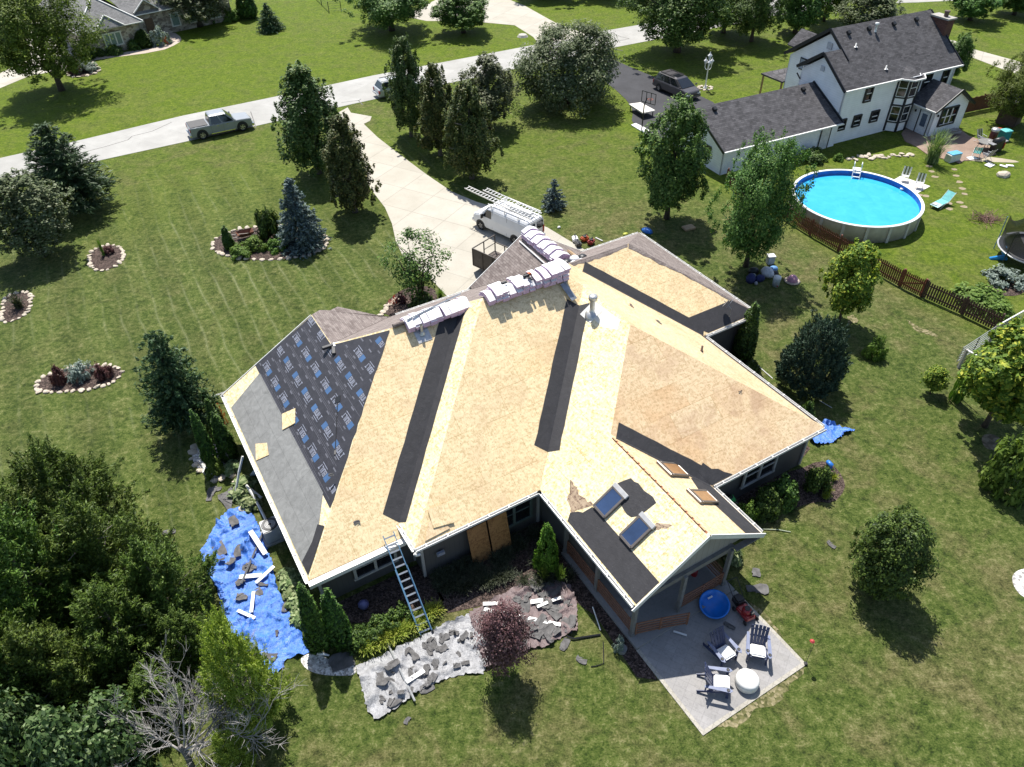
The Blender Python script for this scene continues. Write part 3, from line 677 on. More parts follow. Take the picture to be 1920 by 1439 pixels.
mb = MB(); mb.box(HL(7.0, 18.55, 1.35), (.36, .12, .18)); mb.obj('meter_box', M('meter_grey', (.40, .43, .52), .4, metal=.3), house)
# skylights
def skylight(pl, u0, u1, h0, h1, glassm, tall=.13):
    flm = M('aluminium_flashing', (.52, .51, .49), .4, .08, metal=.5) if pl.k == 'L' else M('bronze_frame', (.16, .14, .125), .35, .08, metal=.4)
    m4 = {'L': 1, 'R': -1}[pl.k]
    cu, ch = (u0 + u1) / 2, (h0 + h1) / 2
    rot = Matrix.Rotation(-m4 * math.atan(SL), 4, 'Y')
    c = Vector(pl.p(cu, ch, 0)); nrm = Vector((-m4 * SL, 0, 1)).normalized()
    Lu = (u1 - u0) * K; Lh = h1 - h0
    f = MB()
    for dx, dy, sx, sy in ((-Lu / 2, 0, .09, Lh), (Lu / 2, 0, .09, Lh), (0, -Lh / 2, Lu, .09), (0, Lh / 2, Lu, .09)):
        f.box(c + nrm * tall / 2 + rot.to_3x3() @ Vector((dx, dy, 0)), (sx + .02, sy + .02, tall), M4=rot)
    fo = f.obj('skylight', M('bronze_frame', (.16, .14, .125), .35, .08, metal=.4), house); bevel(fo, .012, 1)
    g = MB(); g.box(c + nrm * (tall - .03), (Lu - .08, Lh - .08, .03), M4=rot); g.obj('pane', glassm, fo)
    g = MB(); g.box(c + nrm * .07 + rot.to_3x3() @ Vector((m4 * (Lu / 2 + .11), 0, 0)), (.22, Lh + .16, .13), M4=rot); bevel(g.obj('flashing', flm, fo), .02, 1)
SKYB = M('blue_glass', (.03, .055, .12), 0.10, 0.15, 1.0, spec=.9)
SKYO = M('amber_glass', (.30, .165, .075), 0.18, 0.12, 2.0, spec=.8)
skylight(PQ, 13.03, 13.97, 15.06, 15.8, SKYB); skylight(PQ, 13.03, 13.95, 13.28, 14.0, SKYB)
skylight(PP, 16.46, 17.45, 15.05, 15.85, SKYO); skylight(PP, 16.56, 17.55, 13.3, 14.02, SKYO)
# flue, vents, flashing boots, dish
def lathe_part(name, base, prof, mat, n_=16, sub=None):
    mb = MB(); mb.lathe(prof, base, n_); return mb.obj(name, mat, house, True)
GALV = M('galvanised', (.55, .55, .54), .38, .12, 6, metal=.6)
b0 = Vector(PQ.p(18.1, 23.46, 0))
fl = lathe_part('flue', b0, [(.36, -.16), (.33, .02), (.16, .10), (.13, .12), (.13, .78), (.16, .80)], GALV)
mb = MB(); mb.lathe([(.13, .82), (.21, .82), (.22, .98), (.20, 1.04), (.0, 1.06)], b0, 16); mb.obj('flue_cap', GALV, fl, True)
mb = MB(); mb.slab([PQ.p(17.75, 23.95, .03), PQ.p(18.45, 23.95, .03), PQ.p(18.45, 23.1, .03), PQ.p(17.75, 23.1, .03)], .01); mb.obj('flue_flashing', GUTTERM, fl)
b1 = Vector(P1.p(10.35, 26.2)); mb = MB(); mb.slab([P1.p(10.0, 25.85, .03), P1.p(10.7, 25.85, .03), P1.p(10.7, 26.5, .03), P1.p(10.0, 26.5, .03)], .01)
mb.lathe([(.16, 0), (.10, .14), (.07, .16), (.07, .55)], b1, 12); mb.obj('vent_pipe', GALV, house)
b2 = Vector(PR_.p(22.69, 20.34)); mb = MB(); mb.lathe([(.10, -.05), (.08, .04), (.055, .05), (.055, .34), (.0, .345)], b2, 10); mb.obj('vent_pipe', M('rusty_vent', (.12, .08, .06), .7), house, True)
b3 = Vector(P2.p(17.9, 25.6)); mb = MB(); mb.bar(b3 + Vector((-.2, -.15, .05)), b3 + Vector((-.05, -1.0, -.48)), .35, .02); mb.bar(b3 + Vector((-.3, .3, .2)), b3 + Vector((.1, -.1, .05)), .4, .03); mb.obj('valley_flashing', M('lead_flashing', (.27, .29, .32), .4, .2, metal=.5), house)
mb = MB(); dbase = Vector(GN.p(27.75, 23.35)); mb.tube([dbase, dbase + Vector((0, 0, .55)), dbase + Vector((-.1, .2, .8))], .022, 6)
mb.tube([dbase + Vector((-.35, .02, .75)), dbase + Vector((.55, .35, .95))], .014, 5); mb.tube([dbase + Vector((-.1, .2, .8)), dbase + Vector((-.28, .36, 1.0))], .02, 5)
dish = mb.obj('satellite_dish', M('dish_mount', (.30, .30, .31), .4, metal=.5), house)
mb = MB(); c = dbase + Vector((-.12, .25, .82)); ax = Vector((-.25, .55, .35)).normalized(); tq = ax.to_track_quat('Z', 'Y').to_matrix().to_4x4()
vs = []; 
for r_ in range(5):
    for k in range(16):
        rr = .3 * r_ / 4; vs.append(c + tq.to_3x3() @ Vector((rr * math.cos(k * PI / 8), rr * math.sin(k * PI / 8), rr * rr * .7)))
mb.add(vs, [(r_ * 16 + k, r_ * 16 + (k + 1) % 16, (r_ + 1) * 16 + (k + 1) % 16, (r_ + 1) * 16 + k) for r_ in range(4) for k in range(16)]); mb.obj('dish', M('dish_grey', (.11, .11, .115), .5), dish, True)
# ------------------------------------------------------------------ vegetation
def leafmat(name, stops, trans=0.25, rough=0.6, spec=0.22):
    m, t, b = newmat(name)
    g = t.nodes.new('ShaderNodeNewGeometry')
    c = ramp(t, g.outputs['Random Per Island'], stops)
    oi = t.nodes.new('ShaderNodeObjectInfo')
    hs = t.nodes.new('ShaderNodeHueSaturation'); lnk(t, c, hs.inputs['Color'])
    lnk(t, mth(t, 'ADD', 0.485, mth(t, 'MULTIPLY', oi.outputs['Random'], 0.03)), hs.inputs['Hue'])
    lnk(t, mth(t, 'ADD', 0.85, mth(t, 'MULTIPLY', oi.outputs['Random'], 0.3)), hs.inputs['Value'])
    c = hs.outputs[0]
    lnk(t, c, b.inputs['Base Color']); b.inputs['Roughness'].default_value = rough; b.inputs['Specular IOR Level'].default_value = spec
    tr = t.nodes.new('ShaderNodeBsdfTranslucent'); lnk(t, mix(t, c, (1.2, 1.3, .5), 1.0, 'MULTIPLY'), tr.inputs['Color'])
    mx = t.nodes.new('ShaderNodeMixShader'); mx.inputs[0].default_value = trans
    lnk(t, b.outputs[0], mx.inputs[1]); lnk(t, tr.outputs[0], mx.inputs[2])
    lnk(t, mx.outputs[0], t.nodes['Material Output'].inputs[0]); return m
def quads_mesh(name, P, A, B, mat):
    """P centres, A half-length vectors, B half-width vectors -> diamond leaves"""
    n = len(P); V = np.empty((n, 4, 3), np.float32)
    V[:, 0] = P - A; V[:, 1] = P + B - A * .1; V[:, 2] = P + A; V[:, 3] = P - B - A * .1
    me = bpy.data.meshes.new(name); me.vertices.add(4 * n); me.vertices.foreach_set('co', V.ravel())
    me.loops.add(4 * n); me.loops.foreach_set('vertex_index', np.arange(4 * n, dtype=np.int32))
    me.polygons.add(n); me.polygons.foreach_set('loop_start', np.arange(0, 4 * n, 4, dtype=np.int32))
    me.polygons.foreach_set('loop_total', np.full(n, 4, np.int32)); me.update(calc_edges=True); me.materials.append(mat)
    return me
def unit(v): return v / (np.linalg.norm(v, axis=-1, keepdims=True) + 1e-9)
def leaves(rng, C, rad, nper, size, aspect=0.55, upb=0.35, squash=0.8, outc=None, outb=0.5, shell=0.5, along=None):
    """clumps at C (n,3) of radius rad (n,) -> P, A, B arrays"""
    n = len(C); m = n * nper
    d = unit(rng.normal(size=(m, 3))); rr = rng.random((m, 1)) ** shell
    Cr = np.repeat(C, nper, 0); Rr = np.repeat(rad, nper)[:, None]
    off = d * rr * Rr; off[:, 2] *= squash
    P = Cr + off
    nrm = d * 0.7 + rng.normal(size=(m, 3)) * 0.45 + np.array([0, 0, upb])
    if outc is not None: nrm += outb * unit(Cr - outc)
    nrm = unit(nrm)
    a = rng.normal(size=(m, 3)) if along is None else np.repeat(along, nper, 0) + rng.normal(size=(m, 3)) * .45
    a = a - nrm * (a * nrm).sum(1, keepdims=True); a = unit(a); b = np.cross(nrm, a)
    sz = size * rng.uniform(.6, 1.35, (m, 1))
    return P, a * sz * .5, b * sz * .5 * aspect
def fit(P, r_, h_):
    """bring a crown to its surveyed width and height"""
    d = np.hypot(P[:, 0], P[:, 1]); k = r_ / np.percentile(d, 99.2); return P * np.array([k, k, h_ / np.percentile(P[:, 2], 99.7)])
def crown_pts(rng, z0, z1, prof, n, lobes=0.22, inner=0.45):
    t = rng.random(n * 4); keep = rng.random(n * 4) < (np.array([prof(x) for x in t]) ** 0.9 + .06); t = t[keep][:n]
    n = len(t)
    a = rng.random(n) * 2 * PI; ph = rng.random(4) * 6.28
    lob = 1 + lobes * (np.sin(2 * a + ph[0] + 3 * t) * .5 + np.sin(3 * a + ph[1] - 5 * t) * .6 + np.sin(5 * a + ph[2] + 9 * t) * .4)
    r = np.array([prof(x) for x in t]) * lob * (inner + (1 - inner) * rng.random(n) ** .55)
    return np.stack([r * np.cos(a), r * np.sin(a), z0 + (z1 - z0) * t], 1)
def bark(name, c): return M(name, c, 0.9, 0.25, 9, 0.5, 30)
BARK = bark('bark', (.075, .058, .045)); BARKG = bark('grey_bark', (.15, .135, .12))
def limbs(mb, rng, h, r, z0, prof, z1, n, mi=0):
    for k in range(n):
        t = rng.uniform(.05, .7); a = rng.random() * 6.28; z = z0 + (z1 - z0) * t; rr = prof(t) * .75
        zs = max(z0 * .6, z - rr * rng.uniform(.5, .9)); q = Vector((math.cos(a) * rr, math.sin(a) * rr, z + .1))
        s = Vector((0, 0, zs)); mid = s.lerp(q, .5) + Vector((rng.uniform(-.15, .15), rng.uniform(-.15, .15), .12))
        mb.tube([s, mid, q], [r * .45, r * .3, r * .1], 5, mi)
class Kind:
    """a kind of tree of unit height 1 x crown radius 1, built once per variant; individuals are scaled copies"""
    def __init__(s, name, cat, make): s.name, s.cat, s.make, s.var = name, cat, make, {}
def plant(name, trunk_mb, trunk_mat, crown_mesh, label, cat, loc, group=None, crown='crown', rz=0.0):
    t = thing(name, label, cat, loc, rz, group)
    if trunk_mb is not None: trunk_mb.obj('trunk', trunk_mat, t, True)
    o = bpy.data.objects.new(crown, crown_mesh); COL.objects.link(o); o.parent = t
    return t
PROT = {}
def grow(kind, seed, label, base, h, r, group=None, rz=None, name=None, lean=(0, 0)):
    """place one plant of a kind: unit-built prototype, then scaled copies"""
    f, nm, cat = KINDS[kind]; key = (kind, seed)
    loc = (base[0], base[1], 0.0); rz = random.Random(str(loc)).uniform(0, 6.28) if rz is None else rz
    hu, ru = f.size
    sc = (r / ru, r / ru, h / hu)
    if key not in PROT:
        rng = np.random.default_rng(seed * 7 + 3); tr, tm, cm = f(rng)
        o = plant(name or nm, tr, tm, cm, label, cat, loc, group, f.crown if hasattr(f, 'crown') else 'crown', rz); PROT[key] = o
        o.scale = sc
    else:
        o = dup(PROT[key], loc, rz, label, group, sc)
        o.name = name or nm
        if not group and 'group' in o: del o['group']
    o.rotation_euler = (lean[0], lean[1], rz)
    return o
def tp(base, top, wpx):
    """photo pixels of a plant's foot, tip and width -> foot, height, radius"""
    b = G(*base); h = hgt(top[0], top[1], b); dist = (Vector((b.x, b.y, h * .5)) - Vector((0, 0, HC))).length
    return b, h, wpx * dist / FPX / 2
LMAPLE = leafmat('maple_leaf', [(0, (0.033, 0.0743, 0.0165)), (.4, (0.0694, 0.14, 0.0281)), (.8, (0.124, 0.223, 0.0463)), (1, (0.248, 0.339, 0.0991))], .22)
LPEAR = leafmat('pear_leaf', [(0, (0.034, 0.0604, 0.0151)), (.45, (0.068, 0.12, 0.0245)), (.85, (0.117, 0.173, 0.0415)), (1, (0.198, 0.227, 0.0755))], .15, 0.55, .25)
LPEARG = leafmat('bronzed_pear_leaf', [(0, (0.033, 0.0496, 0.0118)), (.5, (0.0708, 0.101, 0.0224)), (.85, (0.13, 0.156, 0.0401)), (1, (0.224, 0.195, 0.0649))], .15, 0.55, .25)
LCRAB = leafmat('crabapple_leaf', [(0, (.045, .058, .022)), (.5, (.092, .118, .045)), (.85, (.155, .172, .088)), (1, (.26, .27, .18))], .2)
LLOCUST = leafmat('locust_leaf', [(0, (0.0442, 0.0737, 0.0118)), (.5, (0.103, 0.147, 0.0207)), (1, (0.206, 0.258, 0.0517))], .3)
LYELLOW = leafmat('yellow_green_leaf', [(0, (0.0558, 0.119, 0.0159)), (.5, (0.136, 0.24, 0.0287)), (.8, (0.271, 0.367, 0.0478)), (1, (0.573, 0.573, 0.0716))], .3)
LPINE = leafmat('pine_needle', [(0, (0.0189, 0.0425, 0.0153)), (.5, (0.0425, 0.085, 0.0307)), (1, (0.1, 0.156, 0.0684))], .08, 0.55, .25)
LBLUE = leafmat('blue_spruce_needle', [(0, (.040, .066, .062)), (.5, (.105, .150, .142)), (1, (.23, .295, .285))], .06, 0.55, .25)
LCEDAR = leafmat('cedar_spray', [(0, (0.0284, 0.0545, 0.00762)), (.45, (0.0677, 0.118, 0.0152)), (.85, (0.115, 0.181, 0.0273)), (1, (0.186, 0.246, 0.0491))], .16, 0.55, .25)
LARB = leafmat('arborvitae_spray', [(0, (0.0177, 0.0413, 0.00885)), (.5, (0.0442, 0.0914, 0.0147)), (1, (0.111, 0.199, 0.0295))], .12, 0.55, .25)
LARBB = leafmat('bright_arborvitae_spray', [(0, (0.03, 0.075, 0.006)), (.5, (0.075, 0.155, 0.012)), (1, (0.16, 0.26, 0.03))], .15, 0.55, .25)
LJUN = leafmat('juniper_spray', [(0, (.012, .032, .020)), (.5, (.032, .064, .038)), (1, (.085, .135, .082))], .08, 0.55, .25)
LRED = leafmat('red_maple_leaf', [(0, (0.075, 0.034, 0.036)), (.5, (0.155, 0.078, 0.078)), (.85, (0.24, 0.135, 0.13)), (1, (0.33, 0.2, 0.18))], .18, 0.55, .25)
LWILLOW = leafmat('willow_leaf', [(0, (0.12, 0.18, 0.024)), (.5, (0.24, 0.33, 0.0525)), (1, (0.42, 0.495, 0.105))], .3)
LBROAD = leafmat('broad_leaf', [(0, (0.0324, 0.0675, 0.0189)), (.5, (0.0743, 0.135, 0.0405)), (.9, (0.149, 0.216, 0.081)), (1, (0.27, 0.338, 0.176))], .2, 0.55, .25)
LSHRUB = leafmat('shrub_leaf', [(0, (0.0245, 0.0522, 0.0123)), (.5, (0.0614, 0.117, 0.0215)), (1, (0.153, 0.238, 0.046))], .2, 0.55, .25)
LHOSTA = leafmat('hosta_leaf', [(0, (0.09, 0.14, 0.05)), (.5, (0.2, 0.27, 0.11)), (1, (0.38, 0.42, 0.22))], .25, 0.55)
LSILVER = leafmat('silver_leaf', [(0, (0.1, 0.135, 0.11)), (.5, (0.2, 0.25, 0.215)), (1, (0.34, 0.4, 0.36))], .15, 0.6)
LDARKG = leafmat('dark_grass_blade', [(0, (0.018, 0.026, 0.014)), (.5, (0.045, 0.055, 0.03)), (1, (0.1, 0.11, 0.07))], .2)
LGRASS = leafmat('lime_grass_blade', [(0, (0.13, 0.19, 0.02)), (.5, (0.26, 0.32, 0.04)), (1, (0.44, 0.46, 0.1))], .35)
LLILY = leafmat('lily_blade', [(0, (0.05, 0.1, 0.015)), (.5, (0.11, 0.19, 0.03)), (1, (0.2, 0.29, 0.06))], .3)
LFLOWER = leafmat('flower', [(0, (0.35, 0.04, 0.02)), (1, (0.65, 0.12, 0.05))], .2)
LPURP = leafmat('barberry_leaf', [(0, (0.05, 0.018, 0.02)), (1, (0.15, 0.06, 0.06))], .15)

def deciduous(leaf, nclump=95, nper=105, lsize=.055, z0=.16, tr=.022, crad=.155, lobes=.25, shape='round', trunk=BARK, nl=9, fork=False, leaf2=None):
    def f(rng):
        if shape == 'round': prof = lambda t: .5 * max(0, math.sin(PI * min(1, .10 + .86 * t)) ** .62)
        elif shape == 'oval': prof = lambda t: .5 * max(0, math.sin(PI * (.13 + .83 * t ** .82)) ** .8)
        elif shape == 'pear': prof = lambda t: .5 * max(0, (math.sin(PI * min(1, .20 + .78 * t ** .80)) ** .62))
        elif shape == 'vase': prof = lambda t: .5 * max(0, (.35 + .75 * t) * (1 - max(0, t - .7) / .3 * .8))
        else: prof = lambda t: .5 * max(0, math.sin(PI * min(1, .22 + .76 * t)) ** .5)
        f_h, f_r = f.size; sx = 2 * f_r; lsz = lsize * .66
        C = crown_pts(rng, z0 + .03, .965, prof, nclump, lobes)
        rad = crad * rng.uniform(.5, 1.35, len(C)) * (.55 + .9 * np.array([prof(x) for x in np.clip((C[:, 2] - z0) / (1 - z0), 0, 1)]))
        P, A, B = leaves(rng, C, rad, nper, lsz, .6, .75, .68, np.array([0, 0, .35]), .6, .34)
        if fork is not True and nclump > 60:                            # small stray sprays loosen the outline
            C2 = crown_pts(rng, z0, 1.0, lambda t: prof(t) * 1.10 + .012, nclump, lobes, .93)
            p2, a2, b2 = leaves(rng, C2, np.full(len(C2), crad * .33), nper // 4, lsz, .55, .3, .9)
            P, A, B = np.concatenate([P, p2]), np.concatenate([A, a2]), np.concatenate([B, b2])
        P = fit(P * np.array([sx, sx, f_h]), f_r, f_h); A = A * f_h; B = B * f_h
        cm = quads_mesh('crown', P, A, B, leaf)
        mb = MB()
        if fork:
            for k in range(4):
                a = k * 1.6 + rng.uniform(-.3, .3); q = Vector((math.cos(a) * .18 * sx, math.sin(a) * .18 * sx, .5 * f_h))
                mb.tube([(math.cos(a) * .03, math.sin(a) * .03, -.05), q * .35 + Vector((0, 0, .08 * f_h)), q, q * 1.5], [tr * f_h * .7, tr * f_h * .6, tr * f_h * .4, tr * f_h * .12], 6)
        else:
            mb.tube([(0, 0, -.05), (.01, 0, .1 * f_h), (0, .01, .45 * f_h), (.01, 0, .86 * f_h)], [tr * f_h * 1.35, tr * f_h, tr * f_h * .7, tr * f_h * .15], 8)
        n0 = len(mb.v); l2 = MB(); limbs(l2, rng, f_h, tr * f_h, z0 * f_h, lambda t: prof(t) * sx, f_h, nl)
        mb.add(l2.v, l2.f)
        return mb, trunk, cm
    return f
def conifer(leaf, nlev=24, lsize=.05, z0=.06, droop=-.12, dens=1.0, ragged_=.18, aspect=.32, trunk=BARK, tip=.02, power=.85):
    def f(rng):
        Cs, Ds, Rs = [], [], []
        for i in range(nlev):
            t = (i + .3) / nlev; Rm = ((1 - t) ** power) * .5 + tip; nb = int((7 + 10 * (1 - t)) * dens)
            for k in range(nb):
                a = rng.random() * 6.28; L = Rm * rng.uniform(1 - ragged_ * 1.6, 1 + ragged_)
                for q in np.linspace(.35, 1.0, max(2, int(5 * (1 - t) + 2))):
                    Cs.append((math.cos(a) * L * q, math.sin(a) * L * q, z0 + (1 - z0) * t + droop * L * q * q + rng.uniform(-.012, .012)))
                    Ds.append((math.cos(a), math.sin(a), .25)); Rs.append(.022 + .022 * (1 - t))
        C, D, Rr = np.array(Cs), np.array(Ds), np.array(Rs)
        P, A, B = leaves(rng, C, Rr * 1.15, 9, lsize, aspect, .5, .7, None, .5, .5, D)
        h_, r_ = f.size; S_ = np.array([2 * r_, 2 * r_, h_])
        cm = quads_mesh('crown', fit(P * S_, r_, h_), A * h_, B * h_, leaf)
        mb = MB(); mb.tube([(0, 0, -.05), (0, 0, .4 * h_), (0, 0, .95 * h_)], [.02 * h_, .014 * h_, .003 * h_], 7)
        return mb, trunk, cm
    return f
def column(leaf, n=260, nper=34, lsize=.05, power=.6, base=.02, vert=1.0, aspect=.35, rad=.075, lobes=.12):
    def f(rng):
        prof = lambda t: .5 * (min(1, (t + .06) / .22) ** .5) * max(.03, (1 - t) ** power)
        C = crown_pts(rng, base, .97, prof, n, lobes, .7)
        D = np.stack([C[:, 0], C[:, 1], np.full(len(C), vert * .6)], 1)
        P, A, B = leaves(rng, C, np.full(len(C), rad), nper, lsize, aspect, .2, 1.3, np.array([0, 0, .4]), .7, .5, D)
        h_, r_ = f.size; cm = quads_mesh('crown', fit(P * np.array([2 * r_, 2 * r_, h_]), r_, h_), A * h_, B * h_, leaf)
        mb = MB(); mb.tube([(0, 0, -.04), (0, 0, .5 * h_)], [.02 * h_, .01 * h_], 6); return mb, BARK, cm
    return f
def cedar(leaf, n=420, nper=60, lsize=.034, power=.62, lobes=.42):
    """feathery, uneven wild cedar: many ascending sprays standing out of the mass"""
    def f(rng):
        prof = lambda t: .5 * (min(1, (t + .10) / .25) ** .6) * max(.02, (1 - t) ** power)
        C = crown_pts(rng, .0, .98, prof, n, lobes, .62)
        D = unit(np.stack([C[:, 0], C[:, 1], np.full(len(C), .42)], 1)) + rng.normal(size=(len(C), 3)) * .25
        m = nper; tt = rng.random((len(C), m)); L = rng.uniform(.09, .19, (len(C), 1))
        wd = (1 - tt) * .030 + .005
        off = rng.normal(size=(len(C), m, 3)) * wd[..., None]
        hs = np.array([1 / f.size[1] * f.size[0] / 2, 1 / f.size[1] * f.size[0] / 2, 1.0])
        P = (C[:, None, :] + (D[:, None, :] * (tt * L)[..., None] + off) * hs).reshape(-1, 3)
        al = np.repeat(D, m, 0) + rng.normal(size=(len(P), 3)) * .5
        nrm = unit(rng.normal(size=(len(P), 3)) + np.array([0, 0, .6])); a = unit(al - nrm * (al * nrm).sum(1, keepdims=True)); b = np.cross(nrm, a)
        sz = lsize * rng.uniform(.6, 1.3, (len(P), 1)); h_, r_ = f.size
        cm = quads_mesh('crown', fit(P * np.array([2 * r_, 2 * r_, h_]), r_, h_), a * sz * .5 * h_, b * sz * .14 * h_, leaf)
        mb = MB(); mb.tube([(0, 0, -.05), (0, 0, .9 * h_)], [.02 * h_, .004 * h_], 7)
        limbs(mb, rng, h_, .012 * h_, .1 * h_, lambda t: prof(t) * 2 * r_, h_, 14); return mb, BARKG, cm
    return f
def bush(leaf, n=70, nper=60, lsize=.16, flat=1.0, rad=.26, upb=.4, aspect=.55):
    def f(rng):
        d = unit(rng.normal(size=(n, 3))); d[:, 2] = np.abs(d[:, 2]); rr = rng.uniform(.55, .86, (n, 1)) * (1 + .14 * np.sin(d[:, :1] * 5 + d[:, 1:2] * 4))
        C = d * rr * np.array([1, 1, 1.0])
        P, A, B = leaves(rng, C, np.full(n, rad) * rng.uniform(.6, 1.1, n), nper, lsize, aspect, upb, .9, np.array([0, 0, .1]), .5)
        P[:, 2] = np.abs(P[:, 2]); h_, r_ = f.size
        cm = quads_mesh('leaves', fit(P * np.array([r_, r_, h_]), r_, h_), A * r_, B * r_, leaf); return None, None, cm
    f.crown = 'foliage'; return f
def tuft(leaf, nb=150, wdt=.02, spread=.9, arch=.55):
    """arching grass blades"""
    def f(rng):
        Ps, As, Bs = [], [], []
        for i in range(nb):
            a = rng.random() * 6.28; L = rng.uniform(.65, 1.1); out = np.array([math.cos(a), math.sin(a), 0]); lean = rng.uniform(.1, 1.0) * spread
            p = np.array([rng.normal() * .12, rng.normal() * .12, 0]); sd_ = np.array([-math.sin(a), math.cos(a), 0])
            for k in range(4):
                t = k / 3; d = out * (lean * (.35 + t * 1.1)) + np.array([0, 0, 1 - arch * 2 * t * lean]); d /= np.linalg.norm(d)
                q = p + d * L * .30; Ps.append((p + q) / 2); As.append((q - p) * .56); Bs.append(sd_ * wdt * (1.2 - t * .7)); p = q
        h_, r_ = f.size; S_ = np.array([r_, r_, h_])
        return None, None, quads_mesh('blades', np.array(Ps) * S_, np.array(As) * S_, np.array(Bs), leaf)
    f.crown = 'foliage'; return f
def K_(f, size, nm, cat): f.size = size; return f, nm, cat
KINDS = {
 'maple': K_(deciduous(LMAPLE, 140, 175, .036, .14, crad=.16, lobes=.42), (8, 2.7), 'maple_tree', 'tree'),
 'bigmaple': K_(deciduous(LMAPLE, 190, 180, .029, .14, lobes=.44, crad=.145), (12, 5.2), 'maple_tree', 'tree'),
 'pear': K_(deciduous(LPEAR, 210, 115, .034, .10, shape='pear', lobes=.38, crad=.125, trunk=BARKG), (8.5, 2.3), 'pear_tree', 'tree'),
 'pearb': K_(deciduous(LPEARG, 210, 115, .034, .10, shape='pear', lobes=.38, crad=.125, trunk=BARKG), (8.5, 2.3), 'pear_tree', 'tree'),
 'ash': K_(deciduous(LCRAB, 170, 95, .032, .14, shape='oval', lobes=.42, crad=.14), (8, 2.4), 'ash_tree', 'tree'),
 'crab': K_(deciduous(LCRAB, 360, 100, .046, .08, tr=.014, lobes=.25, crad=.12, fork=True, shape='flat', nl=8), (6, 4.2), 'crabapple_tree', 'tree'),
 'locust': K_(deciduous(LLOCUST, 330, 120, .025, .14, lobes=.38, crad=.11, tr=.02), (13, 6), 'locust_tree', 'tree'),
 'sapling': K_(deciduous(LYELLOW, 130, 95, .052, .2, lobes=.4, crad=.15, nl=7, tr=.016), (5, 1.6), 'young_maple_tree', 'tree'),
 'birch': K_(deciduous(LSHRUB, 70, 55, .050, .2, lobes=.4, crad=.16, shape='vase', nl=14, fork=True), (4.5, 2.1), 'serviceberry_tree', 'tree'),
 'purple': K_(deciduous(LRED, 170, 100, .050, .28, lobes=.28, crad=.19, shape='flat', nl=10, fork=True), (3, 1.7), 'purple_maple_tree', 'tree'),
 'holly': K_(deciduous(LSHRUB, 190, 110, .046, .08, lobes=.25, crad=.16, nl=8), (3.4, 1.6), 'serviceberry_tree', 'tree'),
 'pine': K_(conifer(LPINE, 26, .05, .08, .14, 1.5, .22, .2, power=.62), (7, 2.4), 'pine_tree', 'tree'),
 'spruce': K_(conifer(LPINE, 26, .045, .04, -.10, 1.1, .18, .3), (4.5, 1.7), 'spruce_tree', 'tree'),
 'bluespruce': K_(conifer(LBLUE, 24, .05, .04, -.10, 1.15, .18, .34), (5, 1.9), 'blue_spruce_tree', 'tree'),
 'smallblue': K_(conifer(LBLUE, 13, .085, .03, .05, .9, .25, .3), (1.9, .8), 'blue_spruce_tree', 'tree'),
 'fir': K_(conifer(LPINE, 28, .042, .10, .06, 1.35, .30, .28, power=.45), (6, 2.1), 'fir_tree', 'tree'),
 'arbor': K_(column(LARB), (4, .6), 'arborvitae', 'tree'),
 'brightarbor': K_(column(LARBB, 240, 36, .07, .62), (2.2, .75), 'arborvitae', 'tree'),
 'cedar': K_(cedar(LCEDAR, 470, 105, .024, .62, .55), (7.5, 3.0), 'cedar_tree', 'tree'),
 'juniper': K_(cedar(LJUN, 520, 80, .045, .36, .2), (3.4, 1.9), 'juniper_bush', 'shrub'),
 'willow': K_(cedar(LWILLOW, 420, 70, .034, .4, .35), (4.5, 2.0), 'willow_shrub', 'shrub'),
 'shrub': K_(bush(LSHRUB), (.9, .8), 'shrub', 'shrub'),
 'broad': K_(bush(LBROAD, 200, 90, .085, rad=.2), (2.5, 2.2), 'broadleaf_shrub', 'shrub'),
 'lightshrub': K_(bush(LLILY, 60, 55, .15), (.9, .8), 'shrub', 'shrub'),
 'silver': K_(bush(LSILVER, 50, 50, .14, upb=.6), (.8, .8), 'lambs_ear', 'plant'),
 'hosta': K_(bush(LHOSTA, 40, 26, .42, upb=.9, rad=.3, aspect=.7), (.5, .6), 'hosta', 'plant'),
 'barberry': K_(bush(LPURP, 50, 50, .15), (1.0, .8), 'barberry_shrub', 'shrub'),
 'flowers': K_(bush(LFLOWER, 20, 12, .16), (.6, .6), 'flower_clump', 'plant'),
 'limegrass': K_(tuft(LGRASS, 170, .035, 1.0, .6), (.55, .75), 'lime_grass_tuft', 'plant'),
 'lily': K_(tuft(LLILY, 160, .03, .9, .5), (.6, .7), 'lily_clump', 'plant'),
 'darkgrass': K_(tuft(LDARKG, 120, .022, 1.0, .6), (.5, .7), 'grass_clump', 'plant'),
 'pampas': K_(tuft(LHOSTA, 260, .03, .8, .55), (1.7, 1.3), 'pampas_grass', 'plant'),
 'spike': K_(tuft(LLILY, 120, .028, .45, .35), (.9, .6), 'grass_clump', 'plant'),
}
_d = Vector((0, 0, -1)); NAD = (960 + FPX * _d.dot(rt) / _d.dot(fw), 719.5 - FPX * _d.dot(up) / _d.dot(fw))
def put(kind, seed, label, base, top, wpx, group=None, name=None, lean=(0, 0)):
    # the foot must lie straight below the tip: move it along its row until the vertical through it meets the tip
    xc = NAD[0] + (top[0] - NAD[0]) * (base[1] - NAD[1]) / (top[1] - NAD[1])
    if abs(xc - base[0]) > 8 and 'arbor' not in kind: base = (base[0] + (xc - base[0]) * .6, base[1])
    b, h, r = tp(base, top, wpx); return grow(kind, seed, label, b, h, r, group, name=name, lean=lean)
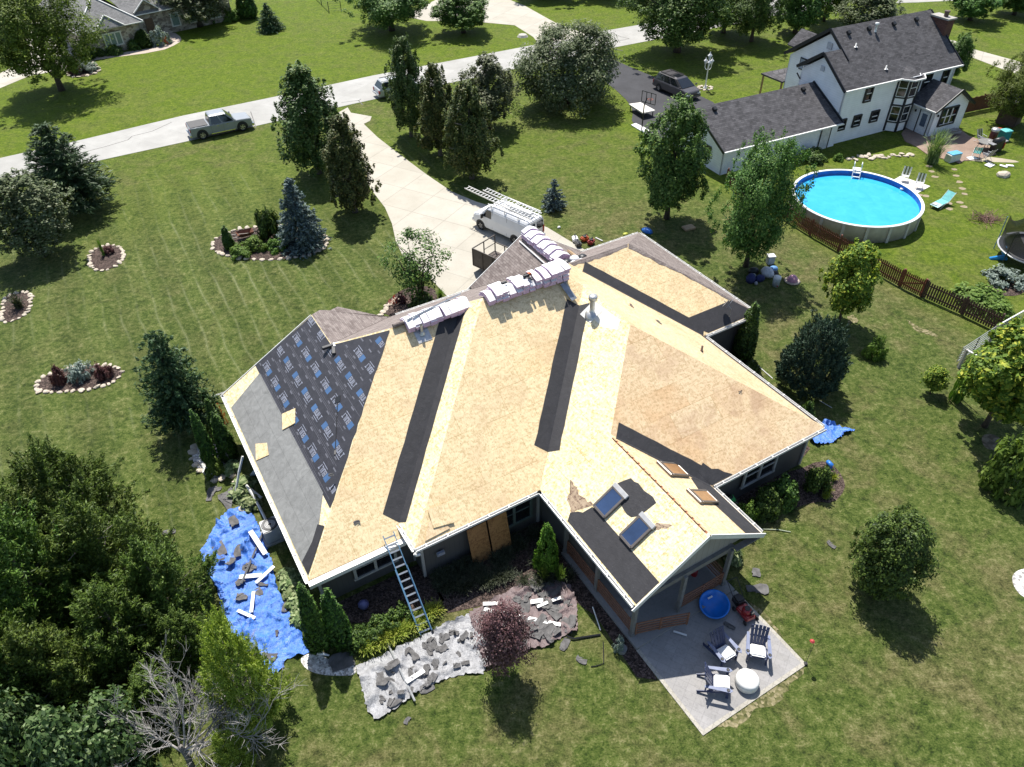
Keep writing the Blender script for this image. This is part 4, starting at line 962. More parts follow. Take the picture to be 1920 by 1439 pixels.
# ------------------------------------------------------------------ trees, one by one (foot, tip and width measured on the photograph)
gd = 'pear trees along the driveway'
put('pear', 1, 'dark green pear tree with a twin top, largest left of the driveway', (582, 325), (570, 122), 122, gd)
put('pearb', 2, 'bronze green pear tree leaning over the left edge of the driveway below the twin-topped one', (650, 398), (648, 218), 104, gd)
put('pear', 3, 'tall dark pear tree hiding the parked silver car', (772, 256), (756, 72), 84, gd)
put('pearb', 4, 'bronze tinged pear tree, middle one of the row right of the driveway', (826, 292), (814, 122), 88, gd)
put('pearb', 5, 'bronze and green pear tree nearest the white van', (885, 335), (884, 156), 104, gd)
put('ash', 1, 'pale loose-leaved ash tree behind the row of pear trees', (932, 240), (902, 104), 122)
put('crab', 1, 'wide grey-green crabapple tree beside the asphalt drive', (1066, 196), (1068, 44), 195)
put('bigmaple', 1, 'broad dark maple at the top edge by the far driveway', (735, 58), (712, -72), 170)
put('maple', 1, 'small round maple between the far driveway and the street', (869, 62), (868, -22), 108)
put('bigmaple', 2, 'big dark maple behind the parked minivan', (1292, 98), (1276, -85), 212)
gs = 'shade trees behind the white house'
put('bigmaple', 1, 'dark shade tree left of the white house roof ridge', (1428, 78), (1420, -60), 112, gs)
put('maple', 2, 'dark tree standing just behind the white house gable', (1512, 62), (1502, -60), 100, gs)
put('locust', 2, 'tall tree at the top edge above the white house', (1566, 40), (1560, -90), 105, gs)
put('ash', 2, 'grey-green bushy tree above the white house ridge', (1632, 70), (1640, -22), 112, gs)
put('maple', 3, 'dark tree partly cut by the top edge right of the big maple', (1368, 62), (1368, -60), 90, gs)
put('maple', 4, 'round lawn tree at the top right with its shadow below', (1830, 38), (1838, -40), 88)
put('maple', 5, 'lawn tree cut by the top right corner', (1915, 28), (1922, -50), 80)
put('maple', 2, 'narrow leafy tree at the right end of the white house', (1797, 150), (1802, 62), 46)
put('locust', 3, 'light green tree at the right edge over the garden shed', (1935, 235), (1930, 92), 112)
put('locust', 1, 'big feathery locust tree in the top left corner', (68, 170), (52, -75), 190)
put('maple', 1, 'maple tree on the lawn right of the small blue spruce', (1250, 410), (1272, 188), 138, 'maples along the property line')
put('bigmaple', 3, 'maple tree over the crew belongings beside the picket fence', (1408, 500), (1445, 256), 158, 'maples along the property line')
put('sapling', 1, 'young yellow-topped maple in front of the picket fence', (1582, 604), (1614, 458), 98)
put('sapling', 2, 'bright yellow-green maple cut by the right edge below the metal gate', (1888, 800), (1922, 606), 160)
put('lightshrub', 1, 'leafy shrub cut by the right edge below the yellow-green maple', (1925, 915), (1932, 800), 90)
put('holly', 1, 'round green tree alone on the back lawn', (1668, 1104), (1694, 966), 130)
put('pine', 1, 'dark white pine at the left beside the street', (128, 396), (92, 234), 138)
put('ash', 3, 'grey-green shrubby tree cut by the left edge', (48, 480), (28, 325), 150)
put('fir', 1, 'dark fir tree standing left of the house on the lawn', (336, 800), (298, 626), 126)
put('bluespruce', 1, 'blue spruce in the stone ringed bed', (564, 460), (545, 336), 100)
put('smallblue', 1, 'small blue spruce on the lawn above the white van', (1038, 392), (1036, 338), 50)
put('spruce', 1, 'dark cone-shaped spruce on the far lawn', (508, 58), (502, 6), 48)
put('birch', 1, 'airy young tree over the flower bed by the driveway', (778, 566), (782, 436), 135)
put('purple', 1, 'purple-leaved Japanese maple in front of the tarps', (946, 1256), (934, 1142), 112)
put('juniper', 1, 'dark spreading juniper bush on the right lawn', (1528, 724), (1542, 598), 120)
put('arbor', 1, 'dark tall arborvitae at the right end of the garage wall', (1393, 672), (1404, 570), 40)
put('arbor', 2, 'second dark arborvitae beside the tall one at the garage wall', (1385, 668), (1398, 580), 30)
put('ash', 4, 'tree with pale trunk in front of the stone house', (368, 50), (350, -60), 125)
put('arbor', 3, 'dark clipped evergreen at the end of the stone house', (466, 34), (452, -40), 36)
put('maple', 4, 'tree just above the top edge throwing shade by the far driveway', (1022, -8), (1020, -110), 120)
put('bigmaple', 2, 'tree above the top edge throwing shade on the far lawn', (1135, -14), (1130, -150), 150)
# evergreen columns and shrubs close to the house
ga = 'arborvitae columns at the left corner of the house'
put('arbor', 1, 'tall arborvitae column nearest the bare corner of the left eave', (408, 800), (408, 722), 26, ga)
put('arbor', 2, 'arborvitae column with a rusty red tip', (420, 835), (418, 742), 30, ga)
put('arbor', 3, 'arborvitae column closest to the stone edged gravel', (400, 872), (392, 762), 30, ga)
put('arbor', 1, 'arborvitae column under the middle of the left eave', (432, 860), (424, 770), 34, ga)
put('brightarbor', 1, 'bright green conical arborvitae in the shaded corner by the porch', (1024, 1068), (1022, 986), 48)
gb = 'dark arborvitae pair at the near left corner of the house'
put('arbor', 2, 'left dark arborvitae of the pair at the near left corner of the house', (603, 1215), (585, 1092), 46, gb)
put('arbor', 3, 'right dark arborvitae of the pair at the near left corner of the house', (640, 1205), (618, 1108), 50, gb)
# wild cedar thicket at the lower left
gc = 'wild cedar trees in the lower left thicket'
for k, (bx, by, h, r, lab) in enumerate([
    (170, 1010, 6.2, 2.9, 'uppermost wild cedar of the thicket, its tip reaching the lawn'), (235, 1125, 6.5, 3.0, 'wild cedar of the thicket bordering the open lawn left of the blue tarp'),
    (330, 1160, 5.0, 2.5, 'wild cedar of the thicket closest to the blue tarp'), (120, 1180, 7.4, 3.2, 'wild cedar in the middle of the thicket by the left edge'),
    (255, 1235, 5.0, 2.6, 'wild cedar behind the bare dead branches'), (150, 1330, 5.6, 2.6, 'wild cedar left of the dead tree'),
    (365, 1235, 3.2, 1.7, 'wild cedar between the dead tree and the bright willow shrub'), (40, 1090, 6.8, 3.0, 'wild cedar cut by the left edge at the top of the thicket'),
    (60, 1330, 7.2, 3.0, 'wild cedar cut by the left edge below the middle of the thicket'), (300, 1330, 2.4, 1.8, 'low wild cedar right behind the dead tree trunk')]):
    b = G(bx, by); grow('cedar', 1 + k % 3, lab, b, h, r, gc)
put('willow', 1, 'bright green feathery willow shrub overlapping the blue tarp', (445, 1345), (415, 1152), 150)
put('willow', 2, 'small bright willow shrub at the bottom edge right of the dead tree', (440, 1440), (420, 1368), 70)
put('broad', 1, 'glossy broad-leaved shrub in the bottom left corner', (150, 1450), (110, 1330), 190, 'broadleaf shrubs in the bottom left corner')
put('broad', 2, 'glossy broad-leaved shrub at the left edge near the bottom', (20, 1450), (-20, 1310), 150, 'broadleaf shrubs in the bottom left corner')
# the dead tree
rngd = random.Random(12)
dt = thing('dead_tree', 'bare grey dead tree spreading over the lower left thicket', 'tree', G(362, 1446))
tm = MB(); bm_ = MB()
tm.tube([(0, 0, -.1), (.05, .1, .9), (0, .15, 1.7)], [.13, .10, .08], 8); tm.obj('trunk', bark('dead_bark', (.17, .155, .14)), dt, True)
def bough(p, d, L, r, depth):
    pts = [p]; q = p.copy(); dd = d.copy(); n_ = 5
    for k in range(n_):
        dd = (dd + Vector((rngd.uniform(-.24, .24), rngd.uniform(-.24, .24), rngd.uniform(-.10, .14)))).normalized(); q = q + dd * L / n_; pts.append(q.copy())
    bm_.tube(pts, [r * (1 - .16 * k) for k in range(n_ + 1)], 5, cap=False)
    if depth > 0:
        for k in range(6 if depth > 1 else 5):
            i = rngd.randint(1, n_); a = (dd + Vector((rngd.uniform(-.8, .8), rngd.uniform(-.8, .8), rngd.uniform(-.25, .5)))).normalized()
            bough(pts[i], a, L * rngd.uniform(.42, .66), max(r * .52, .009), depth - 1)
for d in ((-.8, .5, .35), (-.5, .75, .6), (.1, .95, .7), (.8, .6, .5), (1.0, .15, .35), (.1, .5, 1.0), (.6, .9, .25), (.95, .5, .12), (1.0, .35, .2)):
    bough(Vector((0, .12, rngd.uniform(.9, 1.7))), Vector(d).normalized(), rngd.uniform(2.0, 2.7), .05, 3)
bm_.obj('branches', bark('dead_branch', (.34, .32, .30)), dt, True)

# shrubs, perennials and grasses
S = [('shrub', 1, 'dark glossy round shrub beside the blue spruce', (500, 448), (500, 390), 46, None), ('arbor', 1, 'narrow upright evergreen at the left end of the spruce bed', (431, 466), (428, 424), 22, None),
 ('lightshrub', 2, 'low spreading juniper in front of the blue spruce, left part', (480, 466), (478, 444), 52, None), ('lightshrub', 3, 'low spreading juniper touching the foot of the blue spruce', (518, 468), (520, 448), 42, None), ('lightshrub', 1, 'low ground cover at the left of the spruce bed', (450, 480), (448, 462), 44, None),
 ('spike', 1, 'spiky green plant in the small upper stone bed', (190, 480), (188, 455), 16, None), ('barberry', 1, 'rusty perennial in the small upper stone bed', (205, 476), (206, 460), 20, None),
 ('darkgrass', 1, 'dark grass clump in the small bed at the left edge', (30, 578), (26, 550), 44, None),
 ('barberry', 2, 'dark purple grass-like shrub at the left of the crescent stone bed', (104, 718), (103, 684), 28, 'purple shrubs in the crescent bed'), ('barberry', 3, 'dark purple shrub at the right of the crescent stone bed', (190, 708), (188, 680), 32, 'purple shrubs in the crescent bed'), ('silver', 1, 'silvery blue plant in the middle of the crescent stone bed', (147, 708), (145, 680), 44, None),
 ('lightshrub', 3, 'small green bush on the right lawn near the picket fence', (1645, 668), (1647, 630), 40, None), ('sapling', 3, 'tiny light green sapling on the right lawn', (1755, 738), (1758, 690), 42, None), ('spike', 2, 'feathery green shrub below the metal gate', (1816, 752), (1812, 678), 66, None),
 ('shrub', 2, 'dark shrub under the right end window of the house', (1470, 940), (1470, 895), 64, 'shrubs in the bed by the hose'), ('shrub', 3, 'dark shrub next to the hose reel', (1440, 960), (1440, 920), 60, 'shrubs in the bed by the hose'), ('shrub', 1, 'sunlit dark shrub at the right corner of the back bed', (1540, 920), (1540, 876), 50, 'shrubs in the bed by the hose'),
 ('lightshrub', 2, 'yellow-green shrub beside the porch roof in the shade', (1400, 985), (1400, 940), 50, 'shrubs in the bed by the hose'), ('hosta', 1, 'pale variegated hosta behind the right porch post', (1374, 1050), (1374, 1030), 40, None), ('shrub', 2, 'green shrub below the long right gutter', (1518, 788), (1516, 752), 32, None), ('shrub', 3, 'dark green shrub beside the garage corner', (1410, 698), (1408, 676), 24, None),
 ('limegrass', 3, 'pale striped grass tuft at the edge of the back bed', (1562, 900), (1560, 888), 22, 'pale tufts in the back bed'), ('limegrass', 2, 'pale striped grass tuft in the mulch of the back bed', (1552, 926), (1552, 915), 24, 'pale tufts in the back bed'), ('limegrass', 1, 'lowest pale striped grass tuft of the back bed', (1547, 935), (1546, 924), 22, 'pale tufts in the back bed'),
 ('lily', 1, 'flowering lily clump below the bright arborvitae', (1020, 1090), (1020, 1066), 30, 'lily clumps by the brown tarp'), ('lily', 2, 'flowering lily clump at the corner of the brown tarp', (1050, 1090), (1050, 1066), 36, 'lily clumps by the brown tarp'), ('silver', 2, 'grey-green plant beside the patio corner', (1160, 1218), (1158, 1194), 26, None),
 ('pampas', 1, 'fountain of ornamental grass at the edge of the neighbour patio', (1757, 306), (1758, 252), 62, None), ('lightshrub', 3, 'yellow-green low shrub at the white house foundation', (1572, 301), (1572, 288), 20, None), ('lightshrub', 1, 'weedy green growth behind the lower picket fence', (1850, 570), (1850, 545), 90, 'weeds behind the lower picket fence'), ('lightshrub', 2, 'yellow-green weeds beside the lower end of the picket fence', (1880, 595), (1880, 568), 70, 'weeds behind the lower picket fence'), ('silver', 3, 'grey weedy clump above the soil patch', (1890, 528), (1890, 505), 70, None),
 ('shrub', 1, 'dark shrub row behind the round pool at the white house garage', (1520, 300), (1520, 280), 50, None), ('barberry', 1, 'maroon globe shrub at the corner of the stone house drive', (138, 138), (138, 108), 26, None), ('silver', 1, 'silvery perennials beside the maroon globe shrub', (164, 134), (164, 116), 36, None),
 ('arbor', 2, 'dark pyramid shrub at the corner of the stone house', (166, 112), (160, 75), 24, 'foundation shrubs of the stone house'), ('shrub', 2, 'dark round shrub left of the stone house window', (190, 104), (188, 88), 24, 'foundation shrubs of the stone house'), ('shrub', 3, 'wide dark shrub under the stone house window', (216, 101), (215, 84), 30, 'foundation shrubs of the stone house'), ('shrub', 1, 'dark round shrub right of the stone house window', (254, 92), (253, 74), 26, 'foundation shrubs of the stone house'), ('arbor', 3, 'dark conical shrub at the right corner of the stone house', (272, 88), (268, 56), 30, 'foundation shrubs of the stone house'),
 ('silver', 2, 'pale flowering shrub at the stone house entry', (296, 84), (295, 50), 34, None), ('flowers', 1, 'red flowers beside the stone house walk', (312, 84), (311, 68), 12, None), ('shrub', 2, 'dark shrub by the stone house entrance, left', (352, 46), (352, 24), 30, 'entry shrubs of the stone house'), ('shrub', 1, 'dark shrub by the stone house entrance, middle', (395, 40), (394, 16), 36, 'entry shrubs of the stone house'), ('lightshrub', 3, 'bright clipped shrub near the end of the stone house', (430, 38), (430, 10), 36, None),
 ('barberry', 3, 'reddish flowers under the airy young tree', (752, 566), (751, 548), 24, None), ('flowers', 2, 'orange-red flowers under the airy young tree', (740, 570), (738, 552), 22, None), ('lily', 3, 'yellow-green lilies at the driveway end of the flower bed', (826, 558), (826, 545), 26, None), ('shrub', 3, 'dark low shrub in the flower bed beside the garage roof', (790, 572), (790, 550), 50, None),
 ('lily', 1, 'tall green grasses beside the arborvitae columns', (386, 815), (384, 800), 30, None), ('lightshrub', 2, 'green perennial mass inside the stone edged gravel bed', (405, 884), (402, 858), 44, None), ('flowers', 3, 'rusty red shoot beside the arborvitae columns', (414, 792), (410, 755), 20, None)]
for kd, sd_, lab, b, t_, wp, grp in S: put(kd, sd_, lab, b, t_, wp, grp)
rg = random.Random(5)
for k, (x, y) in enumerate([(436, 882), (452, 930), (470, 950), (545, 1085), (552, 1112), (560, 1138), (566, 1165), (556, 1128), (572, 1150), (548, 1098), (460, 912)]):
    b = G(x, y); grow('hosta', 1 + k % 3, 'pale variegated hosta in the strip between the left gutter and the blue tarp', b, .45, .55, 'hostas under the left gutter')
for k in range(6):
    b = G(690 + k * 12.5, 1218 - k * 6); grow('limegrass', 1 + k % 3, 'lime green grass tuft in the row left of the ladder foot', b, .5, .62, 'lime grass row by the ladder')
for k in range(6):
    b = G(745 + k * 14, 1192 - k * 7 - (8 if k > 3 else 0)); grow('limegrass', 1 + (k + 1) % 3, 'lime green grass tuft around the ladder foot', b, .48, .6, 'lime grass tufts around the ladder foot')
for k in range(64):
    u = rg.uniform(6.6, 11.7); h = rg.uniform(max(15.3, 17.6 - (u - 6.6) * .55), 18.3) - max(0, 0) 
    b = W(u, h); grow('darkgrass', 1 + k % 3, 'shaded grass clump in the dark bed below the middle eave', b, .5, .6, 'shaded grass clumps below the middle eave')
hb = G(752, 1172); hedge = thing('clipped_hedge', 'clipped boxwood hedge behind the ladder foot', 'hedge', (hb.x - .8, hb.y - .35, 0), YAW)
rng = np.random.default_rng(3); C = np.stack([rng.uniform(-1.4, 1.4, 150), rng.uniform(-.42, .42, 150), rng.uniform(.1, .68, 150)], 1)
P_, A_, B_ = leaves(rng, C, np.full(150, .16), 60, .10, .6, .5, 1.0); o = bpy.data.objects.new('foliage', quads_mesh('foliage', P_, A_, B_, LSHRUB)); COL.objects.link(o); o.parent = hedge
# ------------------------------------------------------------------ vehicles
TYRE = M('tyre_rubber', (.018, .018, .018), .8, .1); RIM = M('alloy_rim', (.52, .52, .52), .3, .08, metal=.7)
CHROME = M('chrome', (.7, .7, .7), .15, .03, metal=1.0); LAMPR = M('red_lamp', (.35, .02, .02), .25, .1); LAMPW = M('clear_lamp', (.62, .63, .64), .12, .05, spec=.8)
CARGLASS = M('car_glass', (.014, .017, .021), .05, .1, spec=.9); PLASTIC = M('black_plastic', (.02, .02, .02), .55, .1)
def paint(name, c, metal=.35, rough=.28):
    m, t, b = newmat(name); b.inputs['Base Color'].default_value = (*c, 1); b.inputs['Metallic'].default_value = metal; b.inputs['Roughness'].default_value = rough
    b.inputs['Coat Weight'].default_value = 0.35; b.inputs['Coat Roughness'].default_value = .12
    lnk(t, ramp(t, nz(t, coord(t), 1.2, 4), [(0.3, tuple(x * .94 for x in c)), (0.7, tuple(min(1, x * 1.05) for x in c))]), b.inputs['Base Color']); return m
def loft(name, stations, mat, parent, bv=.04, smooth=False):
    """stations: (x, [(y,z)...] half profile from bottom centre side up to the top), mirrored about y=0 and skinned"""
    mb = MB(); rings = []
    for x, pr in stations:
        rings.append([(x, -y, z) for y, z in pr] + [(x, y, z) for y, z in pr[::-1]])
    n_ = len(rings[0]); vs = [v for r_ in rings for v in r_]
    fs = [(i * n_ + k, i * n_ + (k + 1) % n_, (i + 1) * n_ + (k + 1) % n_, (i + 1) * n_ + k) for i in range(len(rings) - 1) for k in range(n_)]
    fs += [tuple(range(n_)), tuple(range((len(rings) - 1) * n_, len(rings) * n_))[::-1]]
    mb.add(vs, fs); o = mb.obj(name, mat, parent)
    if bv: bevel(o, bv, 2, 24)
    return o
def wheel(parent, x, y, r, w_=.24, rim=RIM):
    sg = 1 if y > 0 else -1
    mb = MB(); pr = [(r * .55, -w_ / 2), (r * .93, -w_ / 2), (r, -w_ * .32), (r, w_ * .32), (r * .93, w_ / 2), (r * .60, w_ / 2)]
    m4 = Matrix.Translation((x, y, r)) @ Matrix.Rotation(-sg * PI / 2, 4, 'X')
    def put_(b, ms):
        for i, v in enumerate(b.v): b.v[i] = tuple(m4 @ Vector(v))
        return b
    mb.lathe(pr, n=20); wo = put_(mb, 0).obj('wheel', TYRE, parent, True)
    b2 = MB(); b2.lathe([(r * .60, w_ * .42), (r * .56, w_ * .40), (r * .50, w_ * .22), (.01, w_ * .20)], n=20)
    for k in range(5):
        a = k * 2 * PI / 5; b2.bar((0, 0, w_ * .36), (math.cos(a) * r * .56, math.sin(a) * r * .56, w_ * .38), r * .17, .03)
    b2.lathe([(r * .14, w_ * .42), (.0, w_ * .44)], n=10); put_(b2, 0).obj('rim', rim, wo)
def flat(name, pts, mat, parent, off, t=.012):
    mb = MB(); mb.slab([Vector(p) + off for p in pts], t, dirv=-off.normalized()); return mb.obj(name, mat, parent)
def arch(parent, x, y, r, h0=.5):
    sg = 1 if y > 0 else -1
    mb = MB(); pts = [(x + math.cos(a) * r, y, max(.22, h0 * 0 + r * .86 + math.sin(a) * r)) for a in np.linspace(-.35, PI + .35, 14)]
    mb.slab(pts, .05, dirv=Vector((0, -sg, 0))); return mb.obj('wheel_arch', PLASTIC, parent)
def car(name, label, cat, loc, rz, L, Wd, body, cabin, wb, wr, mat, splits, group=None, rimm=RIM, roofm=None, pill=.08):
    """body: [(x, z_belt, half width scale)] stations front(+x) to back; cabin: (x0 bottom rear, x1 bottom front, x0 top, x1 top, z0, z1)"""
    t = thing(name, label, cat, loc, rz, group); hw = Wd / 2
    st = [(x, [(hw * .80 * s, .24), (hw * s * .98, .34), (hw * s, .62), (hw * s * .985, zb - .06), (hw * s * .93, zb)]) for x, zb, s in body]
    loft('body', st, mat, t, .035)
    x0, x1, x2, x3, z0, z1 = cabin; b0, b1 = hw * .925, hw * .72
    bot = {'rl': Vector((x0, b0, z0)), 'rr': Vector((x0, -b0, z0)), 'fl': Vector((x1, b0, z0)), 'fr': Vector((x1, -b0, z0))}
    top = {'rl': Vector((x2, b1, z1)), 'rr': Vector((x2, -b1, z1)), 'fl': Vector((x3, b1, z1)), 'fr': Vector((x3, -b1, z1))}
    mb = MB(); k = ['rl', 'fl', 'fr', 'rr']
    vs = [bot[q] - Vector((0, 0, .05)) for q in k] + [top[q] for q in k] + [(x2 + .15, b1 * .8, z1 + .045), (x3 - .15, b1 * .8, z1 + .045), (x3 - .15, -b1 * .8, z1 + .045), (x2 + .15, -b1 * .8, z1 + .045)]
    mb.add(vs, [(0, 1, 2, 3), (0, 1, 5, 4), (1, 2, 6, 5), (2, 3, 7, 6), (3, 0, 4, 7), (4, 5, 9, 8), (5, 6, 10, 9), (6, 7, 11, 10), (7, 4, 8, 11), (8, 9, 10, 11)])
    bevel(mb.obj('cabin', roofm or mat, t), .04, 2, 14)
    def face(nm, a, b, c, d, ins=.07, off=.012, fr=(0, 1)):
        # a,b bottom; d,c top
        A = a.lerp(b, fr[0]); B = a.lerp(b, fr[1]); D = d.lerp(c, fr[0]); Cc = d.lerp(c, fr[1])
        n_ = (B - A).cross(D - A).normalized(); ctr = (A + B + Cc + D) / 4
        q = [p + (ctr - p).normalized() * ins for p in (A, B, Cc, D)]
        q[2] += (q[1] - q[2]) * .04; q[3] += (q[0] - q[3]) * .04
        flat(nm, q, CARGLASS, t, n_ * off)
    face('windshield', bot['fr'], bot['fl'], top['fl'], top['fr'], .08); face('rear_window', bot['rl'], bot['rr'], top['rr'], top['rl'], .12)
    for a, b in splits:
        face('side_window', bot['rr'], bot['fr'], top['fr'], top['rr'], .05, .012, (a, b)); face('side_window', bot['fl'], bot['rl'], top['rl'], top['fl'], .05, .012, (1 - b, 1 - a))
    for sx in (1, -1):
        for sy in (1, -1):
            x = wb / 2 * sx + (L * .0); arch(t, x, sy * (hw + .005), wr * 1.22); wheel(t, x, sy * (hw - .08), wr, rim=rimm)
    xf, xr = body[0][0], body[-1][0]; zf, zr = body[0][1], body[-1][1]
    for sy in (1, -1):
        mb = MB(); mb.box((xf - .10, sy * hw * .72, zf - .16), (.26, hw * .42, .17)); bevel(mb.obj('headlight', LAMPW, t), .03, 1)
        mb = MB(); mb.box((xr + .06, sy * hw * .80, zr - .22), (.18, hw * .30, .30)); bevel(mb.obj('tail_light', LAMPR, t), .02, 1)
        mb = MB(); mb.box((x1 - .1, sy * (hw + .11), z0 + .12), (.14, .22, .17)); bevel(mb.obj('mirror', mat, t), .04, 1)
        mb = MB(); [mb.bar((x0 + (x1 - x0) * q, sy * (hw + .004), .45), (x0 + (x1 - x0) * q, sy * (hw + .004), z0 - .06), .014, .012, up=Vector((0, 1, 0))) for q in (.04, .5, .93)]; mb.obj('door_seam', M('seam', (.12, .12, .12), .6), t)
        for q in (.25, .62):
            mb = MB(); mb.box((x0 + (x1 - x0) * q + .1, sy * (hw + .012), z0 - .13), (.2, .03, .04)); mb.obj('door_handle', CHROME if cat == 'pickup truck' else mat, t)
    mb = MB(); mb.box((xf + .03, 0, .42), (.22, Wd * .94, .26)); bevel(mb.obj('front_bumper', mat if cat != 'pickup truck' else CHROME, t), .05, 2)
    mb = MB(); mb.box((xr - .03, 0, .46), (.22, Wd * .92, .24)); bevel(mb.obj('rear_bumper', mat if cat != 'pickup truck' else CHROME, t), .05, 2)
    mb = MB(); mb.box((xf + .02, 0, zf - .22), (.10, hw * .95, .26)); mb.obj('grille', PLASTIC, t)
    mb = MB(); mb.box((xr - .11, 0, zr - .42), (.06, .34, .14)); mb.obj('licence_plate', M('plate', (.55, .56, .58), .5), t)
    return t
# silver pickup on the street
rw, fwh = G(382, 262), G(457, 246); ang = math.atan2(fwh.y - rw.y, fwh.x - rw.x); mid = (rw + fwh) / 2 + Vector((-math.sin(ang), math.cos(ang), 0)) * .9
SILV = paint('silver_grey_paint', (.30, .315, .33), .12, .35)
pk = car('pickup_truck', 'silver grey crew cab pickup with a dark bed cover parked on the street', 'pickup truck', (mid.x, mid.y, .018), ang, 5.75, 2.0,
         [(2.85, .92, .86), (2.72, 1.06, .95), (1.55, 1.14, 1.0), (.9, 1.16, 1.0), (-1.0, 1.18, 1.0), (-2.7, 1.20, 1.0), (-2.82, 1.18, .97)],
         (-1.02, 1.38, -.86, .62, 1.14, 1.88), 3.7, .42, SILV, [(.06, .48), (.50, .93)])
mb = MB(); mb.box((-1.95, 0, 1.215), (1.62, 1.72, .05)); bevel(mb.obj('bed_cover', M('vinyl_cover', (.075, .072, .072), .7, .1), pk), .015, 1)
for sy in (1, -1):
    mb = MB(); mb.box((.05, sy * 1.02, .40), (2.2, .10, .09)); mb.obj('side_step', CHROME, pk)
# grey minivan
rw, fwh = G(1236, 171), G(1274, 187.5); ang = math.atan2(fwh.y - rw.y, fwh.x - rw.x); mid = (rw + fwh) / 2 + Vector((-math.sin(ang), math.cos(ang), 0)) * .86
mv = car('minivan', 'dark grey minivan with a sunroof parked on the asphalt drive', 'minivan', (mid.x, mid.y, .02), ang, 5.1, 1.98,
         [(2.52, .78, .80), (2.40, .90, .92), (1.75, 1.06, 1.0), (1.3, 1.10, 1.0), (-1.6, 1.10, 1.0), (-2.45, 1.08, .96), (-2.52, 1.0, .92)],
         (-2.42, 1.72, -2.05, .62, 1.08, 1.74), 3.03, .34, paint('dark_grey_paint', (.085, .08, .085), .15, .3), [(.05, .30), (.32, .60), (.62, .88)])
mb = MB(); mb.box((.05, 0, 1.80), (.75, .85, .025)); mb.obj('sunroof', CARGLASS, mv)
for sy in (1, -1):
    mb = MB(); mb.bar((-1.85, sy * .62, 1.83), (.2, sy * .62, 1.83), .045, .05); mb.obj('roof_rail', PLASTIC, mv)
mb = MB(); [mb.bar((x, -.6, 1.84), (x, .6, 1.84), .05, .03) for x in (-1.4, -.5)]; mb.obj('roof_bar', PLASTIC, mv)
# silver car behind the pear trees
ang = math.atan2(95.5 - 62, 16.5 + 44.5); p0 = G(712, 186)
sv = car('parked_car', 'silver station wagon half hidden behind the tall pear tree', 'car', (p0.x + 1.7, p0.y + 1.4, .018), ang, 4.6, 1.85,
         [(2.28, .76, .82), (2.15, .88, .93), (1.3, 1.0, 1.0), (.9, 1.02, 1.0), (-1.5, 1.04, 1.0), (-2.2, 1.02, .95), (-2.28, .95, .92)],
         (-2.15, 1.25, -1.75, .35, 1.02, 1.62), 2.7, .34, paint('silver_paint', (.50, .51, .52), .15, .3), [(.06, .34), (.36, .62), (.64, .9)])
for sy in (1, -1):
    mb = MB(); mb.bar((-1.6, sy * .6, 1.70), (.1, sy * .6, 1.70), .04, .05); mb.obj('roof_rail', PLASTIC, sv)
mb = MB(); mb.bar((-1.0, -.6, 1.71), (-1.0, .6, 1.71), .05, .03); mb.obj('roof_bar', PLASTIC, sv)

# white work van with a ladder rack
fwp, rwp = G(903, 431), G(962, 458); ang = math.atan2(fwp.y - rwp.y, fwp.x - rwp.x)
nrm = Vector((math.sin(ang), -math.cos(ang), 0)); nrm = nrm if nrm.dot(Vector((0, 1, 0))) > 0 else -nrm
ctr = fwp + (rwp - fwp).normalized() * 1.72 + nrm * .92
VANW = paint('van_white', (.78, .78, .78), 0.0, .3)
van = thing('work_van', 'white work van with ladders on its roof rack parked on the driveway', 'van', (ctr.x, ctr.y, .022), ang)
hw = 1.0
def vs_(x, zt, s=1.0, tw=.80): return (x, [(hw * .85 * s, .30), (hw * s, .42), (hw * s, 1.20), (hw * s * (.5 + tw / 2), zt - .22), (hw * s * tw * .9, zt)])
loft('body', [(2.62, [(hw * .7, .36), (hw * .84, .46), (hw * .86, .70), (hw * .82, .92), (hw * .7, .98)]), (2.45, [(hw * .82, .32), (hw * .95, .44), (hw * .97, .80), (hw * .94, 1.10), (hw * .8, 1.17)]),
              (1.72, [(hw * .85, .30), (hw, .42), (hw, 1.0), (hw * .97, 1.26), (hw * .84, 1.34)]), vs_(1.0, 2.02, 1, .78), vs_(.6, 2.10), vs_(-2.7, 2.10), vs_(-2.86, 2.04, .97)], VANW, van, .05)
def quad_part(nm, pts, mat, off): return flat(nm, pts, mat, van, Vector(off), .015)
quad_part('windshield', [(1.66, -.80, 1.36), (1.66, .80, 1.36), (1.06, .70, 1.95), (1.06, -.70, 1.95)], CARGLASS, (.03, 0, .03))
